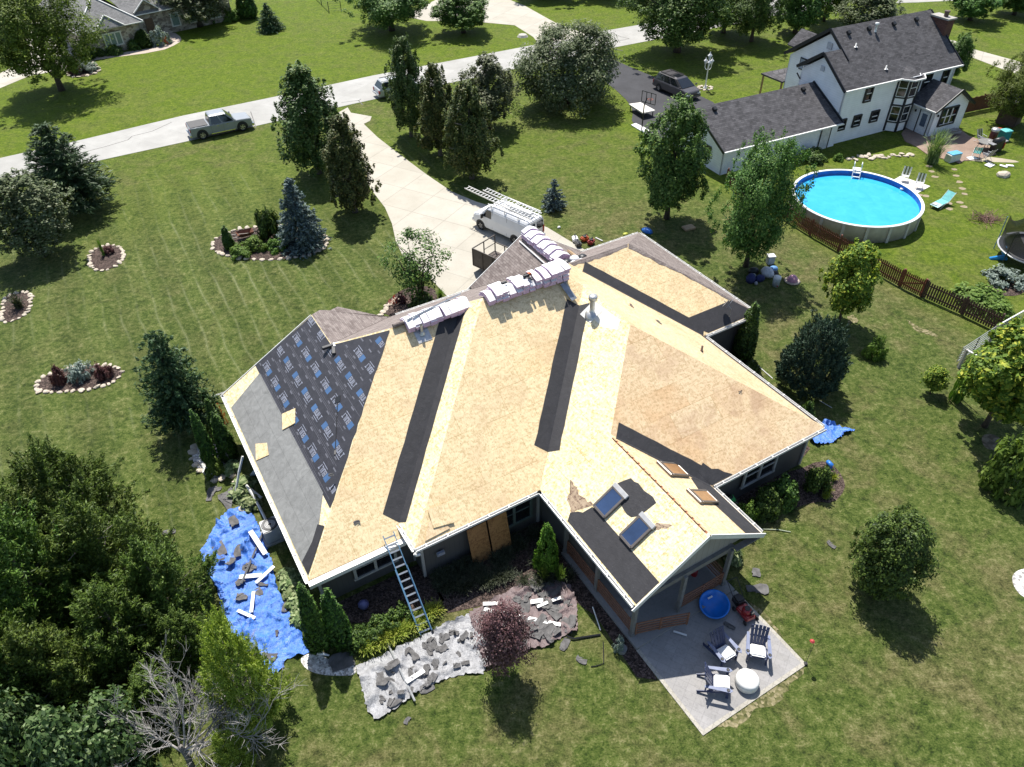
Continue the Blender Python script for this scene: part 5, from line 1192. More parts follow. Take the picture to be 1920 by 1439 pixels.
for sy in (1, -1):
    quad_part('side_window', [(1.5, sy * .985, 1.26), (.62, sy * .985, 1.26), (.62, sy * .895, 1.84), (1.08, sy * .895, 1.84)], CARGLASS, (0, sy * .02, .005))
    quad_part('rear_window', [(-2.87, sy * .12, 1.25), (-2.87, sy * .80, 1.25), (-2.87, sy * .74, 1.80), (-2.87, sy * .12, 1.80)], CARGLASS, (-.02, 0, 0))
    mb = MB(); mb.box((1.42, sy * 1.13, 1.30), (.10, .24, .34)); bevel(mb.obj('mirror', PLASTIC, van), .03, 1)
    mb = MB(); mb.box((2.48, sy * .66, .86), (.24, .34, .24)); bevel(mb.obj('headlight', LAMPW, van), .03, 1)
    mb = MB(); mb.box((-2.86, sy * .84, 1.05), (.08, .14, .55)); mb.obj('tail_light', LAMPR, van)
    for x in (1.72, -1.72): arch(van, x, sy * 1.003, .46); wheel(van, x, sy * .90, .37, rim=M('steel_rim', (.4, .4, .4), .4, metal=.6))
    mb = MB(); mb.bar((.52, sy * 1.004, .5), (.52, sy * .93, 1.9), .012, .012); mb.bar((-.9, sy * 1.004, .5), (-.9, sy * .93, 1.9), .012, .012); mb.obj('door_seam', M('seam', (.25, .25, .25), .6), van)
quad_part('side_window', [(-2.55, -.985, 1.3), (-1.75, -.985, 1.3), (-1.75, -.91, 1.8), (-2.55, -.91, 1.8)], CARGLASS, (0, -.02, .005))
mb = MB(); mb.box((2.63, 0, .52), (.2, 1.86, .24)); bevel(mb.obj('front_bumper', CHROME, van), .05, 1)
mb = MB(); mb.box((-2.92, 0, .52), (.2, 1.9, .2)); bevel(mb.obj('rear_bumper', CHROME, van), .04, 1)
mb = MB(); mb.box((2.58, 0, .78), (.12, 1.0, .26)); mb.obj('grille', PLASTIC, van)
mb = MB()
for x in (.7, -.6, -1.9): mb.bar((x, -.86, 2.28), (x, .86, 2.28), .06, .05); [mb.bar((x, sy * .8, 1.98), (x, sy * .82, 2.28), .05, .05, up=Vector((0, 1, 0))) for sy in (1, -1)]
for sy in (1, -1): mb.bar((1.0, sy * .84, 2.30), (-2.6, sy * .84, 2.30), .05, .05)
mb.obj('roof_rack', WHITE, van)
ALU = M('aluminium', (.62, .62, .61), .35, .08, 5, metal=.6)
def ladder(name, label, L, w_, n_, railm, rungm, loc, matrix=None, group=None, rungw=.05, fly=0.0):
    t = thing(name, label, 'ladder', loc, 0, group)
    if matrix is not None: t.matrix_world = matrix
    for sy in (1, -1):
        mb = MB(); mb.bar((0, sy * w_ / 2, 0), (L, sy * w_ / 2, 0), .035, .085); mb.obj('side_rail', railm, t)
    for k in range(n_):
        mb = MB(); x = L * (k + .5) / n_; mb.bar((x, -w_ / 2, .01), (x, w_ / 2, .01), rungw, .035); mb.obj('rung', rungm, t)
    return t
for sy, L, lab, z in ((-.35, 6.6, 'long extension ladder on the near side of the van roof rack', 2.36), (.38, 5.4, 'shorter ladder on the far side of the van roof rack', 2.36)):
    M4 = Matrix.Translation(ctr + Vector((0, 0, z))) @ Matrix.Rotation(ang, 4, 'Z') @ Matrix.Translation((-2.9, -sy, 0)) @ Matrix.Rotation(-.035, 4, 'Y')
    ladder('extension_ladder', lab, L, .42, int(L / .3), ALU, ALU, (0, 0, 0), M4, 'ladders on the van')
mb = MB(); mb.box((0, 0, .09), (2.4, .34, .18)); o = mb.obj('pipe_carrier', WHITE); o.matrix_world = Matrix.Translation(ctr + Vector((0, 0, 2.32))) @ Matrix.Rotation(ang, 4, 'Z') @ Matrix.Translation((-1.3, .02, 0)); bevel(o, .03, 1)
tag(o, 'white carrier box lying between the ladders on the van rack', 'carrier box')
# dark utility trailer behind the van
q0, q1, q2 = G(888, 508), G(936, 478), G(916, 545)
tr = thing('utility_trailer', 'dark brown mesh sided utility trailer beside the garage roof', 'trailer', (q0.x, q0.y, .02), math.atan2(q1.y - q0.y, q1.x - q0.x))
BRN = M('brown_steel', (.045, .032, .026), .55, .15)
def frame_panel(nm, a, b, z0, z1, nb, mesh=False):
    mb = MB(); a = Vector(a); b = Vector(b)
    for z in (z0, z1): mb.bar(a + Vector((0, 0, z)), b + Vector((0, 0, z)), .06, .06)
    for k in range(nb + 1): p = a.lerp(b, k / nb); mb.bar(p + Vector((0, 0, z0)), p + Vector((0, 0, z1)), .06, .06, up=Vector((1, 0, 0)))
    if mesh: mb.slab([a + Vector((0, 0, z0)), b + Vector((0, 0, z0)), b + Vector((0, 0, z1)), a + Vector((0, 0, z1))], .012, dirv=Vector((0, .7, 0)))
    else: mb.bar(a.lerp(b, .5) + Vector((0, 0, (z0 + z1) / 2)), b + Vector((0, 0, (z0 + z1) / 2)), .04, .04)
    return mb.obj(nm, BRN, tr)
TL, TW = 2.3, 3.6
frame_panel('end_gate', (0, 0, 0), (TL, 0, 0), .5, 1.75, 2); frame_panel('side_panel', (0, 0, 0), (0, -TW, 0), .45, 1.75, 4); frame_panel('side_panel', (TL, 0, 0), (TL, -TW, 0), .45, 1.2, 4)
mb = MB(); mb.slab([(.02, -.02, .5), (.02, -TW, .5), (.02, -TW, 1.72), (.02, -.02, 1.72)], .02, dirv=Vector((-1, 0, 0))); mb.obj('mesh_side', M('brown_panel', (.075, .058, .05), .6, .2), tr)
mb = MB(); mb.box((TL / 2, -TW / 2, .45), (TL, TW, .10)); mb.obj('bed', M('trailer_boards', (.09, .07, .06), .8, .25), tr)
for y in (-.05,): wheel(tr, 1.25, -.35, .36)
for x in (-.12, TL + .12): wheel(tr, x, -1.9, .36)
# ------------------------------------------------------------------ the crew's things on and around the roof
# shingle bundles: bent over the ridge, white wrapper on top, lilac wrapper at the ends
WRAPW = M('white_wrapper', (.80, .79, .80), .35, .06, 6); WRAPL = M('lilac_wrapper', (.58, .40, .58), .4, .08, 8)
def bundle_mesh(bend):
    mb = MB(); n_ = 8; Lh = .5; w_, t_ = .335, .095; top, bot = [], []
    for k in range(n_ + 1):
        x = -Lh + 2 * Lh * k / n_; z = -bend * (math.sqrt(x * x + .02) - .14)
        for y in (-w_ / 2, w_ / 2): bot.append((x, y, z)); top.append((x, y, z + t_))
    vs = bot + top; m_ = len(bot); fs, mi = [], []
    for k in range(n_):
        a = 2 * k
        fs += [(m_ + a, m_ + a + 1, m_ + a + 3, m_ + a + 2), (a, a + 2, a + 3, a + 1), (a, a + 2, m_ + a + 2, m_ + a), (a + 1, a + 3, m_ + a + 3, m_ + a + 1)]; mi += [0, 1, 1, 1]
    fs += [(0, 1, m_ + 1, m_), (2 * n_, 2 * n_ + 1, m_ + 2 * n_ + 1, m_ + 2 * n_)]; mi += [1, 1]
    for f, m_i in zip(fs, mi): mb.f.append(list(f)); mb.mi.append(m_i); mb.uv.append([(vs[i][0], vs[i][1]) for i in f])
    mb.v = list(vs); me = mb.mesh('shingle_bundle', [WRAPW, WRAPL]); return me
BM = {b: bundle_mesh(b) for b in (0.60, 0.22, 0.0)}
rb = random.Random(9)
def bundle(p, rz, bend, label, group, tilt=0.0):
    o = bpy.data.objects.new('shingle_bundle', BM[bend]); COL.objects.link(o); o.location = p; o.rotation_euler = (rb.uniform(-.03, .03), tilt + rb.uniform(-.03, .03), rz)
    o.scale = (1, rb.uniform(.96, 1.05), rb.uniform(.94, 1.06)); return tag(o, label, 'shingle bundle', group)
def ridge_stack(u0, u1, hr, zr, layers, label, group, shift=0.0):
    n_ = int((u1 - u0) / .345)
    for i in range(n_):
        u = u0 + (i + .5) * (u1 - u0) / n_; ly = layers(i, n_)
        for k in range(ly):
            top = 'topmost ' if k == ly - 1 else ''
            p = W(u + rb.uniform(-.02, .02), hr + rb.uniform(-.06, .06) - .03 * k + shift, zr + .03 + k * .098)
            bundle(p, YAW + PI / 2 + rb.uniform(-.05, .05), .60 if k < 3 else .22, (label[0] if k == ly - 1 else label[1]), group + (', top layer' if k == ly - 1 else ', lower layers'))
zr1 = EL + SL * (26.854 - 19.35); zr2 = E0 + SL * (26.075 - 18.3)
ridge_stack(9.75, 13.05, 26.83, zr1, lambda i, n_: 3, ('white topped shingle bundle in the left row on the main ridge', 'lilac wrapped bundle low in the left row on the main ridge'), 'shingle bundles in the left ridge row')
ridge_stack(13.6, 16.6, 26.06, zr2, lambda i, n_: 4 if i % 3 else 3, ('white topped shingle bundle in the long flat row on the main ridge', 'lilac wrapped bundle low in the long flat row on the main ridge'), 'shingle bundles in the long ridge row')
ridge_stack(16.6, 18.1, 26.0, zr2, lambda i, n_: 5 if i == 0 else 6, ('white topped shingle bundle on the tall right hand stack of the main ridge', 'lilac wrapped bundle inside the tall right hand stack'), 'shingle bundles in the tall ridge stack')
zg = E0 + SL * 4.0
for i in range(11):
    h = 30.3 + i * .345
    for k in range(3 if i % 2 else 4):
        last = k == (2 if i % 2 else 3)
        bundle(W(20.92 + rb.uniform(-.03, .03), h + rb.uniform(-.02, .02), zg + .04 + k * .098), YAW + rb.uniform(-.06, .06), .60,
               'white topped bundle bent over the ridge of the garage gable' if last else 'bundle underneath in the row over the garage gable ridge', 'bundles on the garage gable' + (', top layer' if last else ', lower layers'))
def board(name, label, cat, pl, pts, t, mat, dz=.03, group=None):
    c = (sum(p[0] for p in pts) / len(pts), sum(p[1] for p in pts) / len(pts))
    loc = W(c[0], c[1], pl.e + SL * pl.d(*c))
    mb = MB(); vs = []
    for u, h in pts: vs.append((u - c[0], h - c[1], SL * (pl.d(u, h) - pl.d(*c)) + dz + t))
    mb.slab(vs, t, [(u, h) for u, h in pts]); o = mb.obj(name, mat); o.location = loc; o.rotation_euler = (0, 0, YAW); return tag(o, label, cat, group)
board('sheathing_offcut', 'square board offcut at the edge of the lettered underlayment', 'board', PL, [(3.2, 27.1), (3.8, 26.8), (4.1, 27.55), (3.5, 27.95)], .05, OSB, .03)
board('sheathing_offcut', 'pointed board offcut at the left gutter on the grey membrane', 'board', PL, [(1.64, 26.9), (2.23, 26.54), (2.38, 27.25), (1.92, 27.8)], .03, OSB, .03)
board('sheathing_board', 'upper loose board on the roof corner above the ladder', 'board', P2, [(6.85, 18.62), (7.75, 18.5), (7.85, 19.25), (6.95, 19.3)], .04, OSB, .07)
board('sheathing_board', 'lower loose board at the roof corner above the ladder', 'board', P2, [(6.3, 18.36), (7.5, 18.4), (7.2, 18.95), (6.75, 18.9)], .03, OSBW, .03)
def leaning(name, label, u0, u1, h, z1, mat, lean):
    mb = MB(); mb.slab([(-(u1 - u0) / 2, 0, 0), ((u1 - u0) / 2, 0, 0), ((u1 - u0) / 2, lean, z1), (-(u1 - u0) / 2, lean, z1)], .02, [(0, 0), (u1 - u0, 0), (u1 - u0, z1), (0, z1)], dirv=Vector((0, -1, 0)))
    o = mb.obj(name, mat); o.location = W((u0 + u1) / 2, h, .02); o.rotation_euler = (0, 0, YAW); return tag(o, label, 'board', 'sheathing boards leaning on the back wall')
leaning('sheathing_board', 'left sheathing board leaning on the dark wall under the middle eave', 8.3, 9.25, 18.1, 2.05, osb('osb_orange_shade', (.22, .10, .035), (.42, .215, .08), (.9, .8, .7), (.16, .08, .03), 0.5), .45)  # darker orange sheathing: the eave's shade is put into the board colour
leaning('sheathing_board', 'right sheathing board leaning on the dark wall under the middle eave', 9.3, 10.25, 18.0, 2.15, bpy.data.materials['osb_orange_shade'], .5)
# loose shingle tab debris on the roof boards
mbd = [MB() for _ in range(9)]; rs = random.Random(2)
for b in mbd:
    L_, w_ = rs.uniform(.32, .5), rs.uniform(.15, .24); pts = []
    for x0, y0, x1, y1 in ((-L_, -w_, L_, -w_), (L_, -w_, L_, w_), (L_, w_, -L_, w_), (-L_, w_, -L_, -w_)):
        for q in (0, .36, .68): pts.append((x0 + (x1 - x0) * q + rs.gauss(0, .03), y0 + (y1 - y0) * q + rs.gauss(0, .05)))
    hz = [.02 + max(0, x * rs.choice((-.03, .06))) for x, y in pts]; b.slab([(x, y, z) for (x, y), z in zip(pts, hz)], .012)
    b.slab([(x * .62 + rs.uniform(-.2, .2) * .0 + .12, y * .8 - .1, z + .02) for (x, y), z in zip(pts, hz)][:7], .012)
SCR = M('scrap_shingle', (.10, .096, .094), .85, .3, 3, .3, 30); SCRB = M('scrap_brown', (.12, .085, .08), .85, .2, 5)
SCM = [b.mesh('shingle_scrap', SCR if i < 7 else SCRB) for i, b in enumerate(mbd)]
def scrap(p, s, label, group, tilt=(0, 0), k=None):
    o = bpy.data.objects.new('shingle_scrap', SCM[rs.randrange(9) if k is None else k]); COL.objects.link(o); o.location = p
    o.rotation_euler = (tilt[0], tilt[1], rs.uniform(0, 6.28)); o.scale = (s, s * rs.uniform(.7, 1.2), 1); return tag(o, label, 'roofing scrap', group)
for pl, q, sc, lab in ((P1, (4.2, 20.5), .35, 'dark scrap lying low on the left bare roof boards'), (P1, (4.0, 22.4), .3, 'dark scrap in the middle of the left bare roof boards'), (PR_, (22.0, 22.9), .5, 'dark scrap on the boards below the upper valley'), (PR_, (21.2, 24.2), .4, 'dark scrap nearer the flue below the upper valley'), (P3, (22.3, 17.2), .25, 'dark scrap on the browned boards')):
    al = math.atan(SL)
    o = scrap(W(q[0], q[1], pl.e + SL * pl.d(*q) + .02), sc, lab, None)
    n_ = {'N': Vector((0, -SL, 1)), 'R': Vector((SL, 0, 1))}[pl.k]; n_ = Matrix.Rotation(YAW, 3, 'Z') @ n_.normalized(); o.rotation_euler = n_.to_track_quat('Z', 'Y').to_euler()
# tools on the roof
def rod(name, label, cat, pts, r, mat, n_=6, group=None):
    o0 = Vector(pts[0]); mb = MB(); mb.tube([Vector(p) - o0 for p in pts], r, n_); o = mb.obj(name, mat); o.location = o0; return tag(o, label, cat, group)
def onpl(pl, u, h, dz=.03): return W(u, h, pl.e + SL * pl.d(u, h) + dz)
t = thing('roofing_shovel', 'black long handled shovel lying on the lettered underlayment', 'shovel', onpl(PL, 5.67, 25.68))
a, b = onpl(PL, 5.69, 25.73) - t.location, onpl(PL, 4.66, 23.6) - t.location
mb = MB(); mb.tube([a, b], .022, 6); mb.obj('handle', BLACK, t); mb = MB(); mb.bar(a + (a - b).normalized() * .34, a, .3, .03, up=Vector((-.5, -.3, .8))); mb.obj('blade', BLACK, t); mb = MB(); mb.bar(b, b + (b - a).normalized() * .2, .08, .05); mb.obj('grip', BLACK, t)
t = thing('power_tool', 'black tool and dark scraps at the ridge corner of the underlayment', 'tool', onpl(PL, 6.64, 29.0, .05))
mb = MB(); mb.box((0, 0, .05), (.75, .2, .14), .5); mb.box((.25, -.3, .03), (.2, .6, .10), .2); bevel(mb.obj('body', BLACK, t), .03, 1); mb = MB(); mb.box((.5, .15, .10), (.7, .3, .05), .35); bevel(mb.obj('metal_plate', GALV, t), .02, 1)
t = thing('nail_gun', 'orange and black nail gun on the long bundle row', 'nail gun', W(15.9, 25.95, zr2 + .40), YAW)
mb = MB(); mb.box((0, 0, .1), (.34, .12, .12)); mb.box((-.1, 0, .0), (.1, .1, .2)); mb.box((.12, -.18, .05), (.1, .4, .08)); bevel(mb.obj('body', BLACK, t), .02, 1); mb = MB(); mb.box((.2, .05, .12), (.14, .14, .14)); mb.obj('magazine', M('orange_plastic', (.55, .11, .03), .4), t)
mb = MB(); mb.tube([(math.cos(a) * (.22 + .02 * math.sin(3 * a)) + .1, math.sin(a) * .2, .02 + .006 * a) for a in np.linspace(0, 14, 40)], .014, 5); mb.obj('hose_coil', BLACK, t)
t = thing('nail_pouch', 'small black tool pouch on the long bundle row', 'pouch', W(14.75, 26.1, zr2 + .37), YAW); mb = MB(); mb.box((0, 0, .06), (.3, .18, .10)); bevel(mb.obj('pouch', BLACK, t), .04, 1); mb = MB(); mb.tube([(.1, .0, .1), (.25, .05, .16), (.4, 0, .03)], .018, 5); mb.obj('strap', BLACK, t)
rod('aluminium_plank', 'long aluminium plank along the left bundle row', 'plank', [W(9.85, 26.6, zr1 + .34), W(12.9, 27.1, zr1 + .40)], .045, ALU, 4)
rod('metal_roll', 'rolled dark shingle scrap at the left end of the bundles', 'roofing roll', [W(9.2, 26.8, zr1 + .1), W(9.8, 26.8, zr1 + .1)], .10, OLDSH, 10)
rod('white_pipe', 'white length of trim lying left of the garage gable bundles', 'trim', [W(20.2, 30.9, E0 + SL * 3.3 + .1), W(20.25, 33.8, E0 + SL * 3.35 + .1)], .05, WHITE, 4)
for i, (u, h, lab) in enumerate(((22.9, 31.7, 'long brown cardboard box on the far slope of the garage gable'), (23.4, 31.2, 'dark plank on the far slope of the garage gable'))):
    mb = MB(); mb.box((0, 0, .07), (.28, 1.5, .12)); o = mb.obj('carton' if i == 0 else 'plank', M('cardboard', (.42, .29, .17), .8) if i == 0 else BLACK); o.location = W(u, h, E0 + SL * (24.9 - u) + .06); o.rotation_euler = (0, .58, YAW); tag(o, lab, 'carton' if i == 0 else 'plank')
t = thing('tool_bags', 'heap of black and white tool bags in the corner of the garage roof', 'tool bag', W(21.2, 29.4, E0 + SL * 4.2), YAW)
for k in range(5):
    mb = MB(); mb.lathe([(.0, .0), (.26, .04), (.3, .14), (.18, .26), (0, .29)], (rs.uniform(-.7, .7), rs.uniform(-.3, .3), 0), 9); mb.obj('bag', BLACK if k % 2 else WRAPW, t, True)

# blue sided fibreglass ladder leaning on the eave
lb, rb_ = G(788, 1192), G(812, 1186); ft = (lb + rb_) / 2
topp = W(5.15, 19.2, 2.62); d = (topp - ft).normalized(); side = (rb_ - lb).normalized(); side = (side - d * side.dot(d)).normalized(); n3 = d.cross(side)
Ltot = (topp - ft).length + .42
m4 = Matrix(((d.x, side.x, n3.x, ft.x), (d.y, side.y, n3.y, ft.y), (d.z, side.z, n3.z, ft.z), (0, 0, 0, 1)))
FIB = M('blue_fibreglass', (.13, .27, .42), .45, .1)
lad = ladder('extension_ladder', 'blue sided extension ladder leaning on the eave above the hedge', Ltot, .46, 14, FIB, ALU, ft, m4, None, .065)
for sy in (1, -1):
    mb = MB(); mb.bar((0, sy * .26, -.07), (Ltot * .66, sy * .26, -.07), .03, .08); mb.obj('base_rail', FIB, lad); mb = MB(); mb.box((.03, sy * .26, -.04), (.1, .09, .2)); mb.obj('foot', PLASTIC, lad)

# tarps
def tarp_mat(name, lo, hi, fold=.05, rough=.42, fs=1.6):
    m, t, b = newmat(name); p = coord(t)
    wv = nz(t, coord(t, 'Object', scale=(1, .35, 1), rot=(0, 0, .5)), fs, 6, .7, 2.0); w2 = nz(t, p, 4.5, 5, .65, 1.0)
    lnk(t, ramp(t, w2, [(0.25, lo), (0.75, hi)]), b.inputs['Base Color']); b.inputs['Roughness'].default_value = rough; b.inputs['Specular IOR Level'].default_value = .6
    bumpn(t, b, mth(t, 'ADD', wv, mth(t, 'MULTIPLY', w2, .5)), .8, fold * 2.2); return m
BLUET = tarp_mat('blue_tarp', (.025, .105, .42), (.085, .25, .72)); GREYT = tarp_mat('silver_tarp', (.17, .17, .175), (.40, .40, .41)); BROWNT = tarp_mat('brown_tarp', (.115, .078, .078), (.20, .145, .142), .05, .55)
def foldz(amp, sc, seed, ang=0.0, base=.03):
    ca, sa = math.cos(ang), math.sin(ang)
    def f(x, y):
        u, v_ = x * ca + y * sa, -x * sa + y * ca
        wx = mnoise.noise(Vector((x * .7, y * .7, seed + 9))) * .9; n1 = mnoise.noise(Vector((u * sc + wx, v_ * sc * .28, seed))); n2 = mnoise.noise(Vector((x * sc * 1.1, y * sc * 1.1 + wx, seed + 5))); n3 = mnoise.noise(Vector((x * 4.5, y * 4.5, seed + 2)))
        n4 = mnoise.noise(Vector((u * sc * 2.4, v_ * sc * .8 + wx, seed + 3)))
        g1 = abs(math.sin(v_ * 3.1 + wx * 3.5 + n1 * 2.2)); g2 = abs(math.sin((u * .8 + v_ * .9) * 3.6 + n2 * 4.0 + seed))
        return base + amp * (max(0, 1 - g1 * 1.7) * (.5 + n2 + n1 * .6) * 1.5 + max(0, 1 - g2 * 2.4) * (.35 + n1) * .9 + max(0, 1 - abs(n4) * 4) * .5 + .5 * max(0, n2) + .14 * n3)
    return f
def tarp(name, label, px, mat, fz, step=.085):
    P = [G(*p).to_2d() for p in px]; o = sheet(name, P, fz, mat, step, 3, step * .3, None, False, .05); o['seen'] = 1; del o['seen']
    for p in o.data.polygons: p.use_smooth = True
    return tag(o, label, 'tarp')
TB = [(423, 962), (400, 993), (376, 1037), (387, 1070), (410, 1110), (417, 1147), (440, 1200), (467, 1253), (500, 1266), (522, 1263), (533, 1250), (537, 1237), (560, 1232), (590, 1222), (563, 1187), (541, 1147), (521, 1107), (511, 1057), (494, 1010), (476, 968), (455, 950)]
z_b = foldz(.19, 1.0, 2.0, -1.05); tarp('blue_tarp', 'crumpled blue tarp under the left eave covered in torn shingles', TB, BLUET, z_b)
TG = [(668, 1250), (690, 1337), (703, 1352), (724, 1342), (787, 1297), (830, 1276), (873, 1264), (905, 1264), (925, 1230), (905, 1180), (880, 1152), (820, 1180), (740, 1220), (700, 1236)]
z_g = foldz(.14, 1.1, 7.0, 0.5); tarp('silver_tarp', 'crumpled silver grey tarp spread on the lawn below the ladder', TG, GREYT, z_g)
TBr = [(880, 1150), (940, 1116), (1007, 1080), (1040, 1090), (1070, 1098), (1082, 1130), (1082, 1187), (1058, 1193), (1030, 1212), (994, 1219), (955, 1240), (910, 1256), (897, 1215)]
z_br = foldz(.14, 1.2, 11.0, .6, .05); tarp('brown_tarp', 'brown tarp with torn shingles next to the silver tarp', TBr, BROWNT, z_br)
TR = [(1518, 800), (1545, 795), (1570, 800), (1602, 808), (1580, 817), (1560, 832), (1530, 836), (1515, 826)]
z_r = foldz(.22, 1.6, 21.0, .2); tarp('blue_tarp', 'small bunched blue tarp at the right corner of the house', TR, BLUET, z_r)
def scatter(px, n_, fz, label, group, s=(.5, 1.3), seed=1, ks=(0, 1, 2, 3, 4, 5, 6), dz=.035):
    P = [G(*p).to_2d() for p in px]; r_ = random.Random(seed); c = 0
    xs = [p.x for p in P]; ys = [p.y for p in P]
    while c < n_:
        x, y = r_.uniform(min(xs), max(xs)), r_.uniform(min(ys), max(ys))
        if not in_poly(x, y, [(p.x, p.y) for p in P]): continue
        scrap((x, y, fz(x, y) + dz), r_.uniform(*s), label, group, (r_.uniform(-.10, .10), r_.uniform(-.10, .10)), ks[c % len(ks)]); c += 1
def shrink(px, f): 
    cx = sum(p[0] for p in px) / len(px); cy = sum(p[1] for p in px) / len(px); return [(cx + (x - cx) * f, cy + (y - cy) * f) for x, y in px]
for (x, y, s) in [(412, 1035, 1.5), (448, 1038, 1.2), (440, 982, 1.2), (437, 1060, .8), (462, 1068, 1.2), (472, 1065, 1.0), (486, 1114, .9), (455, 1124, .9), (507, 1235, 1.2), (480, 1244, 1.0), (418, 1057, .6), (452, 1095, .7), (495, 1100, .6), (520, 1190, .5), (536, 1140, .7)]:
    p = G(x, y); scrap((p.x, p.y, z_b(p.x, p.y) + .05), s * .72, 'torn grey shingle piece lying on the blue tarp under the left eave', 'shingle scraps on the big blue tarp', (.08, -.05), rs.randrange(7))
scatter(shrink(TG, .86), 44, z_g, 'torn grey shingle piece lying on the silver tarp', 'shingle scraps on the silver tarp', (.14, .62), 4)
scatter(shrink(TBr, .88), 62, z_br, 'torn grey shingle piece lying on the brown tarp', 'shingle scraps on the brown tarp', (.22, .9), 6)
scatter([(410, 955), (430, 905), (470, 935), (480, 960), (440, 985)], 5, lambda x, y: 0, 'torn shingle piece beside the blue tarp at the downspout', 'shingle scraps by the left downspout', (.7, 1.3), 8)
for x, y, s, lab in ((395, 928, .9, 'square grey scrap on the lawn left of the blue tarp'), (406, 918, .6, 'small grey scrap beside the square one on the lawn'), (318, 998, .6, 'narrow grey scrap alone on the lawn near the cedars'), (1420, 1105, 1.0, 'long torn scrap on the lawn right of the porch'), (1418, 1075, .6, 'thin scrap above the long torn one right of the porch'), (1060, 1210, .6, 'grey scrap on the grass below the brown tarp'), (1090, 1240, .6, 'crumpled scrap on the grass between tarp and patio'), (763, 1352, .4, 'small grey scrap on the lawn below the silver tarp'), (800, 1293, .6, 'grey scrap at the lower edge of the silver tarp'), (1558, 1023, .6, 'faded scrap on the back lawn'), (1368, 1175, .5, 'dark scrap on the patio beside the mower'), (640, 1240, 1.1, 'large scrap on the white gravel')):
    p = G(x, y); scrap((p.x, p.y, .02 if x != 1368 else .05), s, lab, None, (0, 0), rs.randrange(7))
# white trim lengths torn from the eaves
def strip(a, b, label, group, za=.12, zb=.12, w_=.13, t=.03, fz=None):
    A, B = G(*a), G(*b); A.z = za + (fz(A.x, A.y) if fz else 0); B.z = zb + (fz(B.x, B.y) if fz else 0)
    mb = MB(); mb.bar(Vector((0, 0, 0)), B - A, w_, t); o = mb.obj('trim_strip', WHITE); o.location = A; return tag(o, label, 'trim strip', group)
gt = 'white trim strips on the blue tarp'
strip((475, 1010), (500, 1045), 'wide white trim strip at the top of the blue tarp', gt, w_=.22, fz=z_b); strip((451, 1088), (492, 1083), 'white trim strip across the middle of the blue tarp', gt, w_=.2, fz=z_b); strip((482, 1098), (516, 1068), 'white trim strip crossing the middle one on the blue tarp', gt, w_=.16, fz=z_b)
strip((474, 1155), (478, 1115), 'upright looking white trim strip low on the blue tarp', gt, w_=.14, fz=z_b); strip((448, 1150), (480, 1164), 'short white trim strip below the upright one on the blue tarp', gt, w_=.14, fz=z_b)
gt = 'white trim strips on the brown tarp'
strip((908, 1147), (1051, 1176), 'longest white trim strip, right across the brown tarp', gt, w_=.16, fz=z_br); strip((906, 1138), (940, 1136), 'short white trim strip at the upper left of the brown tarp', gt, w_=.16, fz=z_br); strip((1007, 1143), (1027, 1136), 'short slanting white strip on the brown tarp', gt, fz=z_br); strip((995, 1134), (1018, 1133), 'torn white strip in the middle of the brown tarp', gt, w_=.2, fz=z_br); strip((1035, 1133), (1051, 1128), 'rightmost short white strip on the brown tarp', gt, fz=z_br); strip((912, 1172), (944, 1165), 'white strip just above the purple maple', gt, fz=z_br)
strip((763, 1285), (796, 1262), 'white strip on the silver tarp crossing the grey pole', None, fz=z_g, w_=.18)
rod('grey_pole', 'long grey downspout pole lying across the silver tarp', 'downspout', [G(721, 1195, .15), G(778, 1315, .15)], .045, GALV, 6)
rod('downspout', 'grey downspout lying along the blue tarp', 'downspout', [G(492, 1000, .2), G(452, 1095, .25)], .05, M('dull_pipe', (.20, .20, .195), .5, metal=.3), 4)
rod('downspout', 'bent black pipe on the grass right of the brown tarp', 'downspout', [G(1062, 1193, .1), G(1075, 1198, .08), G(1126, 1190, .06)], .04, BLACK, 5)
rod('downspout', 'white downspout leaning out of the bed under the left gutter', 'downspout', [G(455, 856, 1.9), G(448, 885, 1.2), G(441, 928, .1)], .06, WHITE, 4)
rod('downspout', 'white bent gutter length beside the blue tarp top', 'gutter length', [G(462, 910, .5), G(478, 935, .3), G(502, 982, .1)], .06, WHITE, 4)
rod('downspout', 'short white gutter length above the blue tarp', 'gutter length', [G(470, 918, .3), G(490, 934, .2)], .07, WHITE, 4)
rod('downspout', 'white pipe running out from the arborvitae columns', 'downspout', [G(380, 750, .1), G(424, 735, .6)], .06, WHITE, 4)
rod('trim_strip', 'thin white strip on the lawn below the garage corner', 'trim strip', [G(1411, 677, .04), G(1449, 710, .04)], .03, WHITE, 4)
rod('garden_hose', 'pale hose end on the lawn under the juniper bush', 'hose', [G(1536, 751, .03), G(1548, 758, .03), G(1560, 765, .03)], .02, LAMPW, 5)
t = thing('downspout_elbow', 'white downspout corner left hanging at the roof step by the ladder', 'downspout', W(5.72, 18.2, 2.55), YAW); mb = MB(); mb.tube([(0, 0, .1), (.08, -.06, 0), (.22, -.05, -.05)], .07, 4); mb.obj('elbow', WHITE, t)

